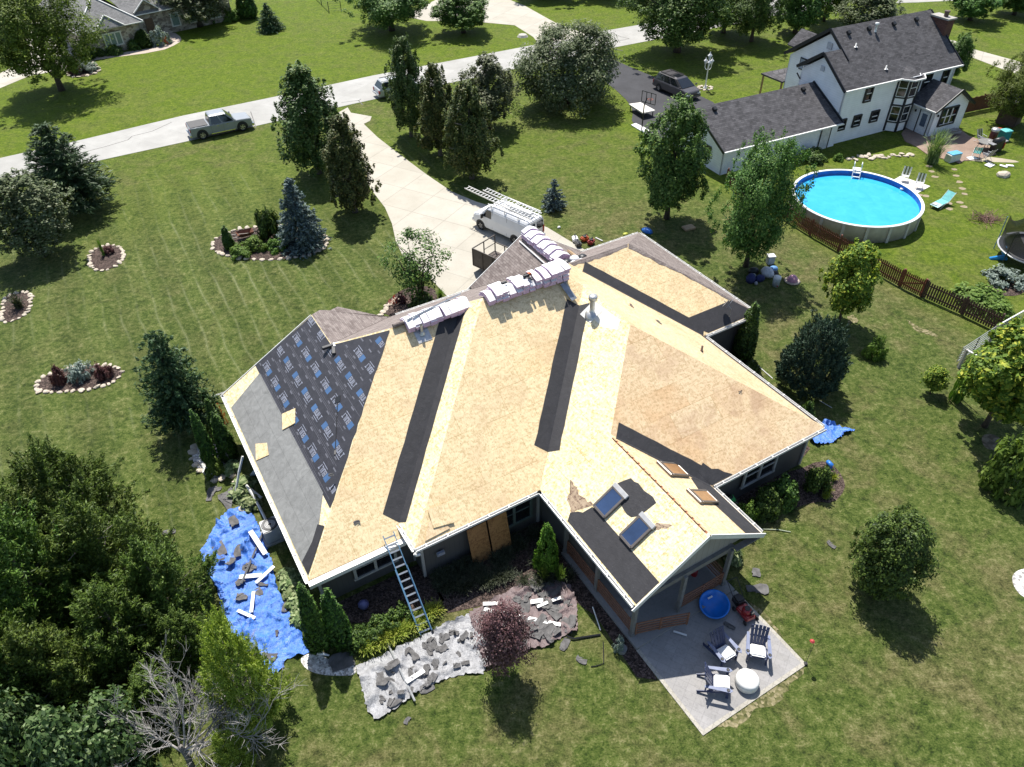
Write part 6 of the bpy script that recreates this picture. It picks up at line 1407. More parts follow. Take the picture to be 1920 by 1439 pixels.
# air conditioner beside the left wall
ab = W(1.15, 22.2); ac = thing('air_conditioner', 'grey air conditioner with a round fan grille under the left gutter', 'air conditioner', (G(514, 1006).x, G(514, 1006).y, 0), YAW)
mb = MB(); mb.box((0, 0, .05), (1.0, 1.0, .1)); mb.obj('pad', concrete('ac_pad', (.3, .29, .28), (.4, .39, .37)), ac)
mb = MB(); mb.box((0, 0, .5), (.82, .82, .8)); bevel(mb.obj('cabinet', M('ac_grey', (.42, .42, .41), .45, .06), ac), .04, 2)
mb = MB(); [mb.lathe([(r_, .905), (r_ + .012, .915), (r_ + .02, .905)], n=24) for r_ in (.06, .12, .18, .24, .30)]; mb.lathe([(.35, .90), (.36, .93), (.38, .90)], n=24); mb.lathe([(0, .93), (.06, .92), (.08, .90)], n=16); mb.obj('fan_grille', BLACK, ac)
mb = MB(); mb.lathe([(0, .895), (.34, .902), (.34, .89)], n=24); mb.obj('fan_well', M('dark_well', (.10, .10, .10), .5), ac)
# stone edged beds on the lawn
ROCK = []
rr_ = random.Random(8)
STONE = M('limestone', (.50, .43, .34), .85, .18, 3, .5, 14)
for k in range(5):
    bm = bmesh.new(); bmesh.ops.create_icosphere(bm, subdivisions=2, radius=.5)
    for v in bm.verts:
        n_ = mnoise.noise(v.co * 1.7 + Vector((k * 7.1, 0, 0))); v.co *= 1 + n_ * .55; v.co.z = max(-.25, min(.32, v.co.z * .75))
    me = bpy.data.meshes.new('edging_stone'); bm.to_mesh(me); bm.free(); me.materials.append(STONE); ROCK.append(me)
def stone(p, s, label, group, cat='stone', name='edging_stone', k=None, mat=None):
    o = bpy.data.objects.new(name, ROCK[rr_.randrange(5) if k is None else k]); COL.objects.link(o); o.location = (p[0], p[1], (p[2] if len(p) > 2 else 0) + s * .12)
    o.rotation_euler = (rr_.uniform(-.2, .2), rr_.uniform(-.2, .2), rr_.uniform(0, 6.28)); o.scale = (s * rr_.uniform(.85, 1.25), s * rr_.uniform(.7, 1.0), s * rr_.uniform(.5, .8)); return tag(o, label, cat, group)
def bed(px, label, sp=.34, size=.36, arc=(0, 1), mat=MULCH, bedname='mulch_bed'):
    P = smooth_poly([G(*p).to_2d() for p in px], 2)
    mb = MB(); mb.slab([(p.x, p.y, .03) for p in P], .06, [(p.x, p.y) for p in P]); tag(mb.obj(bedname, mat), kind='structure')
    D_ = densify(P, sp); n_ = len(D_)
    out = []; acc = Vector(D_[0])
    out.append(acc)
    for q in D_:
        if (q - out[-1]).length > sp * .92: out.append(q)
    for i, q in enumerate(out):
        if arc[0] <= i / len(out) <= arc[1]: stone((q.x + rr_.uniform(-.05, .05), q.y + rr_.uniform(-.05, .05), .0), size * rr_.uniform(.75, 1.25), 'pale limestone in the edging ' + label, 'edging stones ' + label)
bed([(396, 462), (405, 446), (440, 432), (500, 424), (560, 425), (600, 437), (616, 452), (605, 470), (565, 483), (500, 490), (440, 484), (405, 474)], 'round the blue spruce bed', .36, .40)
bed([(168, 478), (180, 466), (205, 458), (225, 464), (234, 478), (225, 496), (200, 508), (178, 508), (168, 495)], 'round the small upper stone bed', .30, .32)
bed([(3, 590), (6, 562), (25, 550), (52, 547), (60, 558), (55, 585), (35, 600), (5, 607)], 'round the bed at the left edge', .28, .32)
bed([(66, 732), (75, 712), (95, 700), (130, 690), (190, 685), (232, 692), (225, 710), (190, 728), (130, 735), (80, 737)], 'round the crescent stone bed', .28, .32)
bed([(360, 845), (372, 830), (395, 830), (430, 850), (432, 880), (415, 905), (385, 893), (362, 870)], 'round the gravel bed at the left house corner', .34, .36, mat=GRAVEL, bedname='gravel_bed')
bed([(138, 120), (165, 116), (188, 128), (184, 138), (150, 146), (130, 145), (122, 132)], 'round the bed with the maroon globe shrub', .6, .45)
for x, y, s in ((448, 905, .5), (470, 945, .6), (458, 955, .5), (436, 893, .5), (486, 940, .4)): p = G(x, y); stone((p.x, p.y), s, 'tan stepping stone beside the left downspout', 'tan stones by the left downspout')
for k in range(9): p = G(713 + k * 5 + rr_.uniform(-2, 2), 592 - k * 5.5 if k < 6 else 560 + rr_.uniform(-9, 3)); stone((p.x, p.y), .42, 'pale stone edging the flower bed by the driveway', 'stones of the driveway flower bed')
# wheelbarrow planter in the spruce bed
wbp = G(462, 447); wbw = thing('wheelbarrow_planter', 'rusty wheelbarrow filled with flowers in the spruce bed', 'wheelbarrow', (wbp.x, wbp.y, 0), .5)
mb = MB(); mb.add([(-.35, -.2, .25), (.35, -.2, .25), (.35, .2, .25), (-.35, .2, .25), (-.6, -.36, .55), (.6, -.36, .55), (.6, .36, .55), (-.6, .36, .55)], [(0, 1, 2, 3), (0, 1, 5, 4), (1, 2, 6, 5), (2, 3, 7, 6), (3, 0, 4, 7)]); mb.obj('tray', M('rusty_tray', (.17, .07, .04), .7, .25), wbw)
for sy in (1, -1):
    mb = MB(); mb.bar((.7, sy * .1, .2), (-1.3, sy * .32, .45), .05, .05); mb.obj('handle', M('grey_wood', (.3, .28, .25), .8), wbw)
mb = MB(); mb.tube([(.72 + .18 * math.cos(a), 0, .18 + .18 * math.sin(a)) for a in np.linspace(0, 6.28, 14)], .04, 6); mb.obj('wheel', TYRE, wbw)
# ------------------------------------------------------------------ white two-storey house next door
YW = R(25.5); WO = Vector((28.84, 63.88, 0))
wh = thing('white_house', 'white two storey house with black trim and a dark shingle roof', 'house', WO, YW)
def H2(a, b, z=0.0): return Vector((a, -b, z))
WSID = siding('white_siding', (.86, .87, .89), 0.19, False, .74)
DSH = shingle('dark_shingles', (.052, .050, .053), (.110, .105, .110), .34, .15)
BTRIM = M('black_trim', (.014, .015, .02), .5, .1)
BRICK = shingle('chimney_brick', (.10, .05, .04), (.17, .085, .065), .22, .08)
def wbox(name, pts, par=wh, mat=WSID):
    mb = MB(); [mb.slab(p, .1, dirv=d) for p, d in pts]; return mb.obj(name, mat, par)
def roof2(name, pts, uvd, mat=DSH, t=.10):
    """pts in (a,b,z); uvd 'a' or 'b' tells which way the eave runs"""
    zs = [p[2] for p in pts]; z0 = min(zs)
    sl = lambda p: (p[2] - z0) * 1.75
    mb = MB(); mb.slab([H2(*p) for p in pts], t, [((p[0] if uvd == 'a' else p[1]), sl(p)) for p in pts]); return mb.obj(name, mat, wh)
def bar2(name, segs, w_, h_, mat):
    mb = MB()
    for a, b in segs: mb.bar(H2(*a), H2(*b), w_, h_)
    return mb.obj(name, mat, wh)
def pent(a0, b0, b1, bp, ze0, zp, ze1, d, name='gable_wall', hor=False):
    q = [(a0, b0, 0), (a0, b0, ze0), (a0, bp, zp), (a0, b1, ze1), (a0, b1, 0)]
    mb = MB(); mb.slab([H2(*p) for p in q], .1, dirv=Vector((d, 0, 0))); return mb.obj(name, WSID, wh)
S2 = .70
# walls
mb = MB()
mb.slab([H2(0, 0, 0), H2(13.4, 0, 0), H2(13.4, 0, 4.95), H2(0, 0, 4.95)], .1, dirv=Vector((0, 1, 0)))
mb.slab([H2(2, -9, 0), H2(13.4, -9, 0), H2(13.4, -9, 4.9), H2(2, -9, 4.9)], .1, dirv=Vector((0, -1, 0)))
mb.slab([H2(0, -5.3, 0), H2(2, -5.3, 0), H2(2, -5.3, 5), H2(0, -5.3, 5)], .1, dirv=Vector((0, -1, 0)))
mb.obj('wall', WSID, wh)
pent(0.0, 0, -5.3, -2.95, 4.95, 6.75, 5.1, 1); pent(2.0, -1.2, -9, -4.7, 5.6, 7.95, 5.0, 1); pent(13.4, 0, -9, -4.7, 4.95, 7.95, 5.0, -1)
zr2_ = 4.85 + S2 * 4.4
roof2('roof_slope', [(-.35, .3, 4.85), (13.85, .3, 4.85), (13.85, -4.7, 4.85 + S2 * 5.0), (1.65, -4.7, 4.85 + S2 * 5.0), (1.65, -2.95, 4.85 + S2 * 3.25), (-.35, -2.95, 4.85 + S2 * 3.25)], 'a')
zt = 4.85 + S2 * 5.0; zl = 4.85 + S2 * 3.25
roof2('roof_slope', [(1.65, -4.7, zt), (13.85, -4.7, zt), (13.85, -9.4, zt - S2 * 4.7), (1.65, -9.4, zt - S2 * 4.7)], 'a')
roof2('roof_slope', [(-.35, -2.95, zl), (1.95, -2.95, zl), (1.95, -5.6, zl - S2 * 2.65), (-.35, -5.6, zl - S2 * 2.65)], 'a')
roof2('roof_slope', [(2.35, -8.6, 5.6), (3.75, -8.0, 6.8), (3.75, -10.0, 6.8), (2.35, -10.0, 5.6)], 'b'); roof2('roof_slope', [(5.15, -8.6, 5.6), (3.75, -8.0, 6.8), (3.75, -10.0, 6.8), (5.15, -10.0, 5.6)], 'b')
roof2('porch_roof', [(4.2, -9.0, 3.0), (4.2, -11.2, 2.8), (1.8, -12.1, 2.4), (1.75, -9.0, 2.5)], 'b', t=.14)
bar2('porch_post', [((2.0, -11.9, 0), (2.0, -11.9, 2.35))], .14, .14, M('porch_wood', (.30, .20, .08), .7)); bar2('porch_post', [((1.9, -9.2, 0), (1.9, -9.2, 2.4))], .14, .14, M('porch_wood', (.30, .20, .08)))
for segs in ([((-.36, .34, 4.78), (-.36, -2.95, zl - .06)), ((-.36, -2.95, zl - .06), (-.36, -5.65, zl - S2 * 2.7))], [((1.64, -1.9, 4.85 + S2 * 2.2 - .02), (1.64, -4.7, zt - .05)), ((1.64, -4.7, zt - .05), (1.64, -9.45, zt - S2 * 4.75))], [((13.86, .3, 4.8), (13.86, -4.7, zt - .05)), ((13.86, -4.7, zt - .05), (13.86, -9.4, zt - S2 * 4.7))]):
    bar2('rake_trim', segs, .07, .26, BTRIM)
bar2('gutter', [((-.3, .38, 4.80), (13.85, .38, 4.80))], .13, .13, WHITE); bar2('downspout', [((.06, .1, .1), (.06, .1, 4.8))], .08, .06, WHITE); bar2('downspout', [((13.3, .1, .1), (13.3, .1, 4.8))], .08, .06, WHITE)
bar2('downspout', [((-.3, -5.5, 4.7), (-.05, -5.2, 4.2))], .1, .1, BTRIM)
# garage
gz, gr = 2.25, 4.42
mb = MB(); mb.slab([H2(-12.5, .3, 0), H2(0.0, .3, 0), H2(0.0, .3, 2.4), H2(-12.5, .3, 2.4)], .1, dirv=Vector((0, 1, 0))); mb.slab([H2(-12.5, -7.4, 0), H2(0, -7.4, 0), H2(0, -7.4, 2.4), H2(-12.5, -7.4, 2.4)], .1, dirv=Vector((0, -1, 0))); mb.slab([H2(0.02, .3, 0), H2(0.02, -.1, 0), H2(0.02, -.1, 2.3), H2(0.02, .3, 2.3)], .04, dirv=Vector((-1, 0, 0))); mb.obj('garage_wall', WSID, wh)
pent(-12.5, .3, -7.4, -3.6, 2.3, gr - .08, 2.3, 1)
roof2('garage_roof_slope', [(-12.9, .75, gz), (-.1, .75, gz), (-.1, -3.6, gr), (-12.9, -3.6, gr)], 'a'); roof2('garage_roof_slope', [(-12.9, -3.6, gr), (-.1, -3.6, gr), (-.1, -7.9, gz), (-12.9, -7.9, gz)], 'a')
bar2('rake_trim', [((-12.92, .8, gz - .06), (-12.92, -3.6, gr - .05)), ((-12.92, -3.6, gr - .05), (-12.92, -7.9, gz - .05))], .07, .24, BTRIM); bar2('rake_trim', [((-.06, .8, gz + .05), (-.06, -3.6, gr + .06))], .12, .14, BTRIM)
bar2('gutter', [((-12.9, .83, gz - .05), (-.1, .83, gz - .05))], .13, .12, WHITE)
mb = MB(); mb.box(H2(-1.4, .34, 1.0), (1.05, .06, 2.0)); dr_ = mb.obj('garage_door', M('off_white_door', (.62, .61, .60), .5), wh); mb = MB(); [mb.bar(H2(a, .38, .02), H2(a, .38, 2.05), .07, .05, up=Vector((0, 1, 0))) for a in (-1.95, -.85)]; mb.bar(H2(-1.95, .38, 2.05), H2(-.85, .38, 2.05), .05, .07); mb.obj('frame', BTRIM, dr_)
for a in (-11.3, -1.7): 
    mb = MB(); p = H2(a, -3.0, gr - .3 + .04); mb.box(p + Vector((0, .0, .1)), (.34, .4, .26), M4=Matrix.Rotation(.46, 4, 'X')); bevel(mb.obj('roof_vent', BLACK, wh), .05, 1)
for a in (3.2, 5.6, 8.6, 11.4):
    mb = MB(); p = H2(a, -4.0, 4.85 + S2 * 4.3 + .04); mb.box(p + Vector((0, .0, .1)), (.34, .4, .26), M4=Matrix.Rotation(.6, 4, 'X')); bevel(mb.obj('roof_vent', BLACK, wh), .05, 1)
mb = MB(); mb.lathe([(.14, 0), (.10, .1), (.10, .55), (.17, .58), (.17, .75), (0, .78)], H2(6.2, -3.8, 4.85 + S2 * 4.05), 10); mb.obj('roof_flue', WHITE, wh, True)
for a, b in ((3.2, -2.9), (5.1, -.7)):
    mb = MB(); mb.lathe([(.2, 0), (.06, .04), (.05, .3), (0, .3)], H2(a, b, 4.85 + S2 * (.3 - b)), 8); mb.obj('vent_pipe', WHITE, wh, True)
# windows: black frame, white sash, dark pane
def win2(a0, a1, z0, z1, b=0.0, mull=1, cross=True, name='window', axis='a'):
    def p(a, off, z): return H2(a, b + off, z) if axis == 'a' else H2(b + off, a, z)
    mb = MB()
    for q, r_ in (((a0 - .06, z0), (a1 + .06, z0)), ((a0 - .06, z1), (a1 + .06, z1))): mb.bar(p(q[0], .06, q[1]), p(r_[0], .06, r_[1]), .14, .13)
    for a in (a0, a1): mb.bar(p(a, .065, z0 - .06), p(a, .065, z1 + .06), .14, .13, up=Vector((0, 1, 0)) if axis == 'a' else Vector((1, 0, 0)))
    f = mb.obj(name, BTRIM, wh)
    mb = MB(); mb.slab([p(a0, .04, z0), p(a1, .04, z0), p(a1, .04, z1), p(a0, .04, z1)], .02, dirv=(Vector((0, 1, 0)) if axis == 'a' else Vector((1, 0, 0)))); mb.obj('pane', GLASS, f)
    mb = MB()
    for k in range(1, mull):
        a = a0 + (a1 - a0) * k / mull; mb.bar(p(a, .07, z0), p(a, .07, z1), .09, .05, up=Vector((0, 1, 0)))
    if cross: mb.bar(p(a0 + .05, .07, (z0 + z1) / 2), p(a1 - .05, .07, (z0 + z1) / 2), .05, .07)
    mb.bar(p(a0 + .05, .07, z0 + .10), p(a1 - .05, .07, z0 + .10), .04, .04)
    if mb.v: mb.obj('sash', WHITE, f)
win2(.25, 1.05, 1.25, 2.15); win2(2.02, 2.82, 1.25, 2.2); win2(4.1, 4.95, 1.28, 2.22); win2(2.55, 3.3, 3.35, 4.75); win2(12.0, 12.7, 3.1, 4.7); win2(9.6, 10.5, 3.0, 4.7)
win2(-7.6, -6.3, 4.1, 5.1, 1.92, 2, False, axis='b') if False else None
mb = MB(); mb.slab([H2(1.93, -6.3, 4.1), H2(1.93, -7.6, 4.1), H2(1.93, -7.6, 5.15), H2(1.93, -6.3, 5.15)], .05, dirv=Vector((1, 0, 0))); f = mb.obj('window', BTRIM, wh); mb = MB(); mb.slab([H2(1.9, -6.4, 4.2), H2(1.9, -7.5, 4.2), H2(1.9, -7.5, 5.05), H2(1.9, -6.4, 5.05)], .02, dirv=Vector((1, 0, 0))); mb.obj('pane', M('pale_pane', (.28, .32, .37), .1, .1), f); mb = MB(); mb.bar(H2(1.88, -6.95, 4.2), H2(1.88, -6.95, 5.05), .06, .04, up=Vector((0, 1, 0))); mb.obj('sash', WHITE, f)
for (a, b, z, s) in ((-.08, -2.95, 5.75, .42), (1.92, -4.6, 6.9, .55)):
    mb = MB(); mb.slab([H2(a, b + s / 2, z - s / 2), H2(a, b - s / 2, z - s / 2), H2(a, b - s / 2, z + s / 2), H2(a, b + s / 2, z + s / 2)], .05, dirv=Vector((1, 0, 0))); mb.obj('gable_vent', M('louvre_grey', (.48, .49, .52), .5), wh)
mb = MB(); mb.slab([H2(-12.58, -1.2, .9), H2(-12.58, -2.4, .9), H2(-12.58, -2.4, 1.9), H2(-12.58, -1.2, 1.9)], .05, dirv=Vector((1, 0, 0))); mb.obj('window', BTRIM, wh)
# two-storey bay
B0, B1, B2, B3, BD = 6.35, 7.0, 8.1, 8.75, .75
bp = [(B0, 0), (B1, BD), (B2, BD), (B3, 0)]
def bayquad(i, z0, z1, off, ins=0.0):
    a, b = Vector(bp[i]), Vector(bp[i + 1]); d = (b - a).normalized(); n_ = Vector((-d.y, d.x)); n_ = n_ if n_.y > 0 else -n_
    a2, b2 = a + d * ins + n_ * off, b - d * ins + n_ * off; return [H2(a2.x, a2.y, z0), H2(b2.x, b2.y, z0), H2(b2.x, b2.y, z1), H2(a2.x, a2.y, z1)], n_
mb = MB()
for i in range(3): q, n_ = bayquad(i, .1, 4.95, 0); mb.slab(q, .06, dirv=Vector((-n_.x, n_.y, 0)))
bay = mb.obj('bay_window', WSID, wh)
mb = MB()
for (x, y) in bp: mb.bar(H2(x, y + .03, .1), H2(x, y + .03, 4.9), .17, .14, up=Vector((0, 1, 0)))
for i in range(3):
    for z in (.95, 2.45, 3.15, 4.85):
        q, n_ = bayquad(i, z, z, .03); mb.bar(q[0], q[1], .08, .14)
mb.obj('bay_trim', BTRIM, bay)
for i in range(3):
    for z0, z1 in ((.98, 2.42), (3.18, 4.8)):
        q, n_ = bayquad(i, z0, z1, .035, .10); mb = MB(); mb.slab(q, .03, dirv=Vector((-n_.x, n_.y, 0))); mb.obj('pane', GLASS, bay)
        mb = MB(); r_, _ = bayquad(i, z0 + .06, z1 - .06, .06, .13); mb.bar(r_[0], r_[1], .05, .05); mb.bar(r_[3], r_[2], .05, .05); mb.bar(r_[0], r_[3], .05, .05, up=Vector((0, 1, 0))); mb.bar(r_[1], r_[2], .05, .05, up=Vector((0, 1, 0))); mb.bar((r_[0] + r_[3]) / 2, (r_[1] + r_[2]) / 2, .05, .05); mb.obj('sash', WHITE, bay)
roof2('bay_roof', [(B0 - .2, .3, 4.86), (B1 - .1, BD + .35, 4.80), (B2 + .1, BD + .35, 4.80), (B3 + .2, .3, 4.86), (7.5, -.6, 5.5)], 'a', t=.08)
bar2('gutter', [((B0 - .2, .38, 4.80), (B1 - .1, BD + .42, 4.78)), ((B1 - .1, BD + .42, 4.78), (B2 + .1, BD + .42, 4.78)), ((B2 + .1, BD + .42, 4.78), (B3 + .2, .38, 4.80))], .1, .12, WHITE)
# sunroom annex with its own gable
A0, A1, AB, AP, AE, AZ = 8.75, 12.85, 2.85, 10.9, 2.42, 3.98
mb = MB(); mb.slab([H2(A0, 0, 0), H2(A0, AB, 0), H2(A0, AB, 2.55), H2(A0, 0, 2.55)], .1, dirv=Vector((1, 0, 0))); mb.slab([H2(A1, 0, 0), H2(A1, AB, 0), H2(A1, AB, 2.55), H2(A1, 0, 2.55)], .1, dirv=Vector((-1, 0, 0)))
mb.slab([H2(A0, AB, 0), H2(A1, AB, 0), H2(A1, AB, 2.55), H2(AP, AB, 3.8), H2(A0, AB, 2.55)], .1, dirv=Vector((0, 1, 0))); mb.obj('sunroom_wall', WSID, wh)
roof2('sunroom_roof_slope', [(A0 - .35, 0, AE), (A0 - .35, AB + .35, AE), (AP, AB + .35, AZ), (AP, 0, AZ)], 'b'); roof2('sunroom_roof_slope', [(A1 + .35, 0, AE), (A1 + .35, AB + .35, AE), (AP, AB + .35, AZ), (AP, 0, AZ)], 'b')
bar2('rake_trim', [((A0 - .4, AB + .37, AE - .05), (AP, AB + .37, AZ - .04)), ((AP, AB + .37, AZ - .04), (A1 + .4, AB + .37, AE - .05))], .06, .22, BTRIM); bar2('gutter', [((A0 - .42, 0, AE - .03), (A0 - .42, AB + .3, AE - .03))], .1, .1, WHITE)
win2(9.6, 11.55, .85, 2.4, AB, 3, True)
mb = MB(); mb.slab([H2(A0 - .03, 1.5, .08), H2(A0 - .03, 2.5, .08), H2(A0 - .03, 2.5, 2.05), H2(A0 - .03, 1.5, 2.05)], .05, dirv=Vector((-1, 0, 0))); do = mb.obj('sunroom_door', M('door_white', (.70, .72, .76), .4), wh)
mb = MB(); mb.slab([H2(A0 - .09, 1.75, .75), H2(A0 - .09, 2.28, .75), H2(A0 - .09, 2.28, 1.85), H2(A0 - .09, 1.75, 1.85)], .02, dirv=Vector((-1, 0, 0))); mb.obj('pane', M('door_glass', (.10, .13, .19), .15), do)
mb = MB(); [mb.bar(H2(A0 - .1, b, .05), H2(A0 - .1, b, 2.1), .06, .05, up=Vector((0, 1, 0))) for b in (1.42, 2.58)]; mb.obj('frame', BTRIM, do)
for b in (1.1, 2.0):
    mb = MB(); mb.lathe([(.0, .2), (.07, .16), (.09, 0), (.0, -.02)], H2(A0 - .12, .95, 1.75) if b < 2 else H2(9.1, AB + .12, 1.85), 8); mb.obj('wall_lamp', BLACK, wh)
# chimney
cx0, cx1, cb0, cb1 = 13.45, 14.35, -2.3, -4.1
mb = MB(); mb.box(H2((cx0 + cx1) / 2, (cb0 + cb1) / 2, 4.0), (cx1 - cx0, cb0 - cb1, 8.0)); 
for i, uvs in enumerate(mb.uv): mb.uv[i] = [(mb.v[j][0] + mb.v[j][1], mb.v[j][2]) for j in mb.f[i]]
ch = mb.obj('chimney', BRICK, wh); mb = MB(); mb.box(H2((cx0 + cx1) / 2, (cb0 + cb1) / 2, 8.07), (cx1 - cx0 + .2, cb0 - cb1 + .2, .14)); mb.obj('cap', M('chimney_cap', (.34, .32, .29), .8), ch); mb = MB(); mb.lathe([(.2, 8.1), (.2, 8.5), (.26, 8.52), (.24, 8.62), (0, 8.66)], H2(13.9, -3.0), 12); mb.obj('chimney_pot', M('pot_brown', (.10, .06, .05), .5), ch)

# ------------------------------------------------------------------ stone house across the street
A_ = G(144, 65, 2.8); B_ = G(268, 40, 2.8); YS = math.atan2(B_.y - A_.y, B_.x - A_.x)
sh = thing('stone_house', 'stone walled house with a grey hipped roof across the street', 'house', (A_.x, A_.y, 0), YS)
GSH = shingle('grey_shingles', (.17, .168, .165), (.26, .255, .25), .32, .15)
def stone_mat():
    m, t, b = newmat('stone_wall'); p = coord(t, 'Object', scale=(1, 1, 1.6))
    v = t.nodes.new('ShaderNodeTexVoronoi'); v.inputs['Scale'].default_value = 2.6; lnk(t, p, v.inputs['Vector']); s = t.nodes.new('ShaderNodeSeparateColor'); lnk(t, v.outputs['Color'], s.inputs[0])
    lnk(t, ramp(t, s.outputs[0], [(0.1, (.16, .13, .105)), (.5, (.30, .26, .21)), (.9, (.44, .39, .32))]), b.inputs['Base Color']); b.inputs['Roughness'].default_value = .9; bumpn(t, b, v.outputs['Distance'], .6, .05); return m
SWALL = stone_mat()
def hp(pts, nm, mat, t=.08, uvd='x'):
    z0 = min(p[2] for p in pts); mb = MB(); mb.slab(pts, t, [((p[0] if uvd == 'x' else p[1]), (p[2] - z0) * 1.8) for p in pts]); return mb.obj(nm, mat, sh)
hp([(0, 0, 2.8), (7.62, 0, 2.8), (3.81, 3.81, 5.4)], 'roof_slope', GSH); hp([(0, 0, 2.8), (3.81, 3.81, 5.4), (3.81, 16, 5.4), (0, 16, 2.8)], 'roof_slope', GSH, uvd='y'); hp([(7.62, 0, 2.8), (3.81, 3.81, 5.4), (3.81, 16, 5.4), (7.62, 16, 2.8)], 'roof_slope', GSH, uvd='y')
hp([(2.15, -.08, 2.8), (5.35, -.08, 2.8), (3.75, .95, 3.95)], 'gablet_slope', GSH, .05); hp([(2.15, -.08, 2.8), (3.75, .95, 3.95), (3.75, 1.75, 4.02), (2.1, .0, 2.84)], 'gablet_slope', GSH, .05, 'y'); hp([(5.35, -.08, 2.8), (3.75, .95, 3.95), (3.75, 1.75, 4.02), (5.4, 0, 2.84)], 'gablet_slope', GSH, .05, 'y')
hp([(7.0, 3.0, 2.85), (20.5, 3.0, 2.85), (20.5, 8.5, 6.4), (5.0, 8.5, 6.4)], 'roof_slope', GSH); hp([(5.0, 8.5, 6.4), (20.5, 8.5, 6.4), (20.5, 14, 2.85), (5.0, 14, 2.85)], 'roof_slope', GSH)
mb = MB()
for a, b in (((.35, .4), (7.2, .4)), ((7.2, .4), (7.2, 3.4)), ((7.2, 3.4), (20, 3.4)), ((20, 3.4), (20, 13.5)), ((.35, .4), (.35, 15.5))):
    d = Vector((b[0] - a[0], b[1] - a[1], 0)); n_ = Vector((-d.y, d.x, 0)).normalized(); mb.slab([(*a, 0), (*b, 0), (*b, 2.85), (*a, 2.85)], .12, dirv=n_)
mb.slab([(7.9, 3.36, 0), (10.6, 3.36, 0), (10.6, 3.36, 3.2), (9.25, 3.36, 4.2), (7.9, 3.36, 3.2)], .1, dirv=Vector((0, 1, 0)))
mb.obj('wall', SWALL, sh)
hp([(7.7, 3.0, 3.1), (9.25, 3.0, 4.35), (9.25, 5.6, 4.35), (7.7, 4.4, 3.1)], 'entry_roof_slope', GSH, .06, 'y'); hp([(10.8, 3.0, 3.1), (9.25, 3.0, 4.35), (9.25, 5.6, 4.35), (10.8, 4.4, 3.1)], 'entry_roof_slope', GSH, .06, 'y')
mb = MB()
for a, b in (((0, 0, 2.76), (7.62, 0, 2.76)), ((0, 0, 2.76), (0, 16, 2.76)), ((2.15, -.1, 2.86), (3.75, .95, 4.0)), ((5.35, -.1, 2.86), (3.75, .95, 4.0)), ((7.62, 0, 2.76), (7.62, 3, 2.76)), ((7.0, 3.0, 2.8), (20.5, 3.0, 2.8)), ((0, 0, 2.86), (3.81, 3.81, 5.44)), ((7.62, 0, 2.86), (3.81, 3.81, 5.44)), ((7.7, 2.98, 3.1), (9.25, 2.98, 4.36)), ((10.8, 2.98, 3.1), (9.25, 2.98, 4.36))): mb.bar(a, b, .12, .10)
mb.obj('white_edge_trim', WHITE, sh)
def sw(x0, x1, z0, z1, y, n_):
    mb = MB(); [mb.box((x0 + (x1 - x0) * k / n_, y, (z0 + z1) / 2), (.14, .10, z1 - z0 + .1)) for k in range(n_ + 1)]; [mb.box(((x0 + x1) / 2, y - .005, z), (x1 - x0 + .2, .10, .14)) for z in (z0, z1)]; f = mb.obj('window', M('cream_frame', (.62, .62, .58), .5), sh)
    mb = MB(); mb.box(((x0 + x1) / 2, y + .02, (z0 + z1) / 2), (x1 - x0, .05, z1 - z0)); mb.obj('pane', M('teal_pane', (.17, .24, .23), .15, .1), f)
sw(2.75, 4.75, .75, 2.15, .34, 3); sw(12.0, 13.0, .7, 2.2, 3.32, 1); sw(14.2, 15.2, .7, 2.2, 3.32, 1); sw(17, 18.4, .7, 2.2, 3.32, 2)
mb = MB(); mb.box((7.14, 1.7, 1.6), (.1, 1.6, 2.2)); mb.obj('window', M('cream_frame', (.62, .62, .58)), sh); mb = MB(); mb.box((9.25, 3.3, 1.1), (1.0, .1, 2.1)); mb.obj('front_door', M('brown_door', (.10, .055, .035), .5), sh)
mb = MB(); mb.box((-.5, 1.2, .45), (.5, .5, .9)); wb_ = mb.obj('waste_bin', M('dark_bin', (.05, .05, .06), .5)); wb_.location = G(143, 79); wb_.rotation_euler = (0, 0, YS); tag(wb_, 'dark waste bin beside the stone house drive', 'waste bin')

# ------------------------------------------------------------------ pool and the neighbour's garden
pc = Vector((26.35, 51.5, 0)); pr, ph = 4.62, 1.30
pool = thing('swimming_pool', 'round above ground swimming pool with bright blue water', 'pool', pc)
mb = MB(); mb.lathe([(pr - .1, 0), (pr, .02), (pr, ph - .1)], n=72); mb.obj('pool_wall', M('pool_panel', (.50, .47, .42), .5, .1, 1.5), pool, True)
mb = MB(); mb.lathe([(pr - .12, ph - .03), (pr - .12, ph + .02), (pr + .10, ph + .02), (pr + .10, ph - .07), (pr, ph - .07)], n=72); bevel(mb.obj('top_rail', WHITE, pool), .015, 1)
mb = MB(); [mb.box((math.cos(k * PI / 9) * (pr + .05), math.sin(k * PI / 9) * (pr + .05), ph / 2 - .03), (.10, .20, ph - .06), k * PI / 9) for k in range(18)]; mb.obj('pool_upright', M('pool_post', (.56, .54, .49), .5, .05), pool)
LIN = M('pool_liner', (.018, .13, .46), .45, .18, 3)
mb = MB(); mb.lathe([(pr - .13, ph - .02), (pr - .13, .30), (0, .28)], n=72); mb.obj('pool_liner', LIN, pool, True)
def water_mat():
    m, t, b = newmat('pool_water'); p = coord(t)
    lnk(t, ramp(t, nz(t, p, 1.1, 5, .6, .8), [(0.3, (.03, .345, .66)), (0.7, (.05, .41, .72))]), b.inputs['Base Color']); b.inputs['Roughness'].default_value = .10; b.inputs['Specular IOR Level'].default_value = .4
    bumpn(t, b, nz(t, p, 3.0, 4, .6, .6), .10, .03); return m
mb = MB(); mb.lathe([(0, .93), (pr * .5, .93), (pr - .14, .93)], n=72); mb.obj('water', water_mat(), pool)
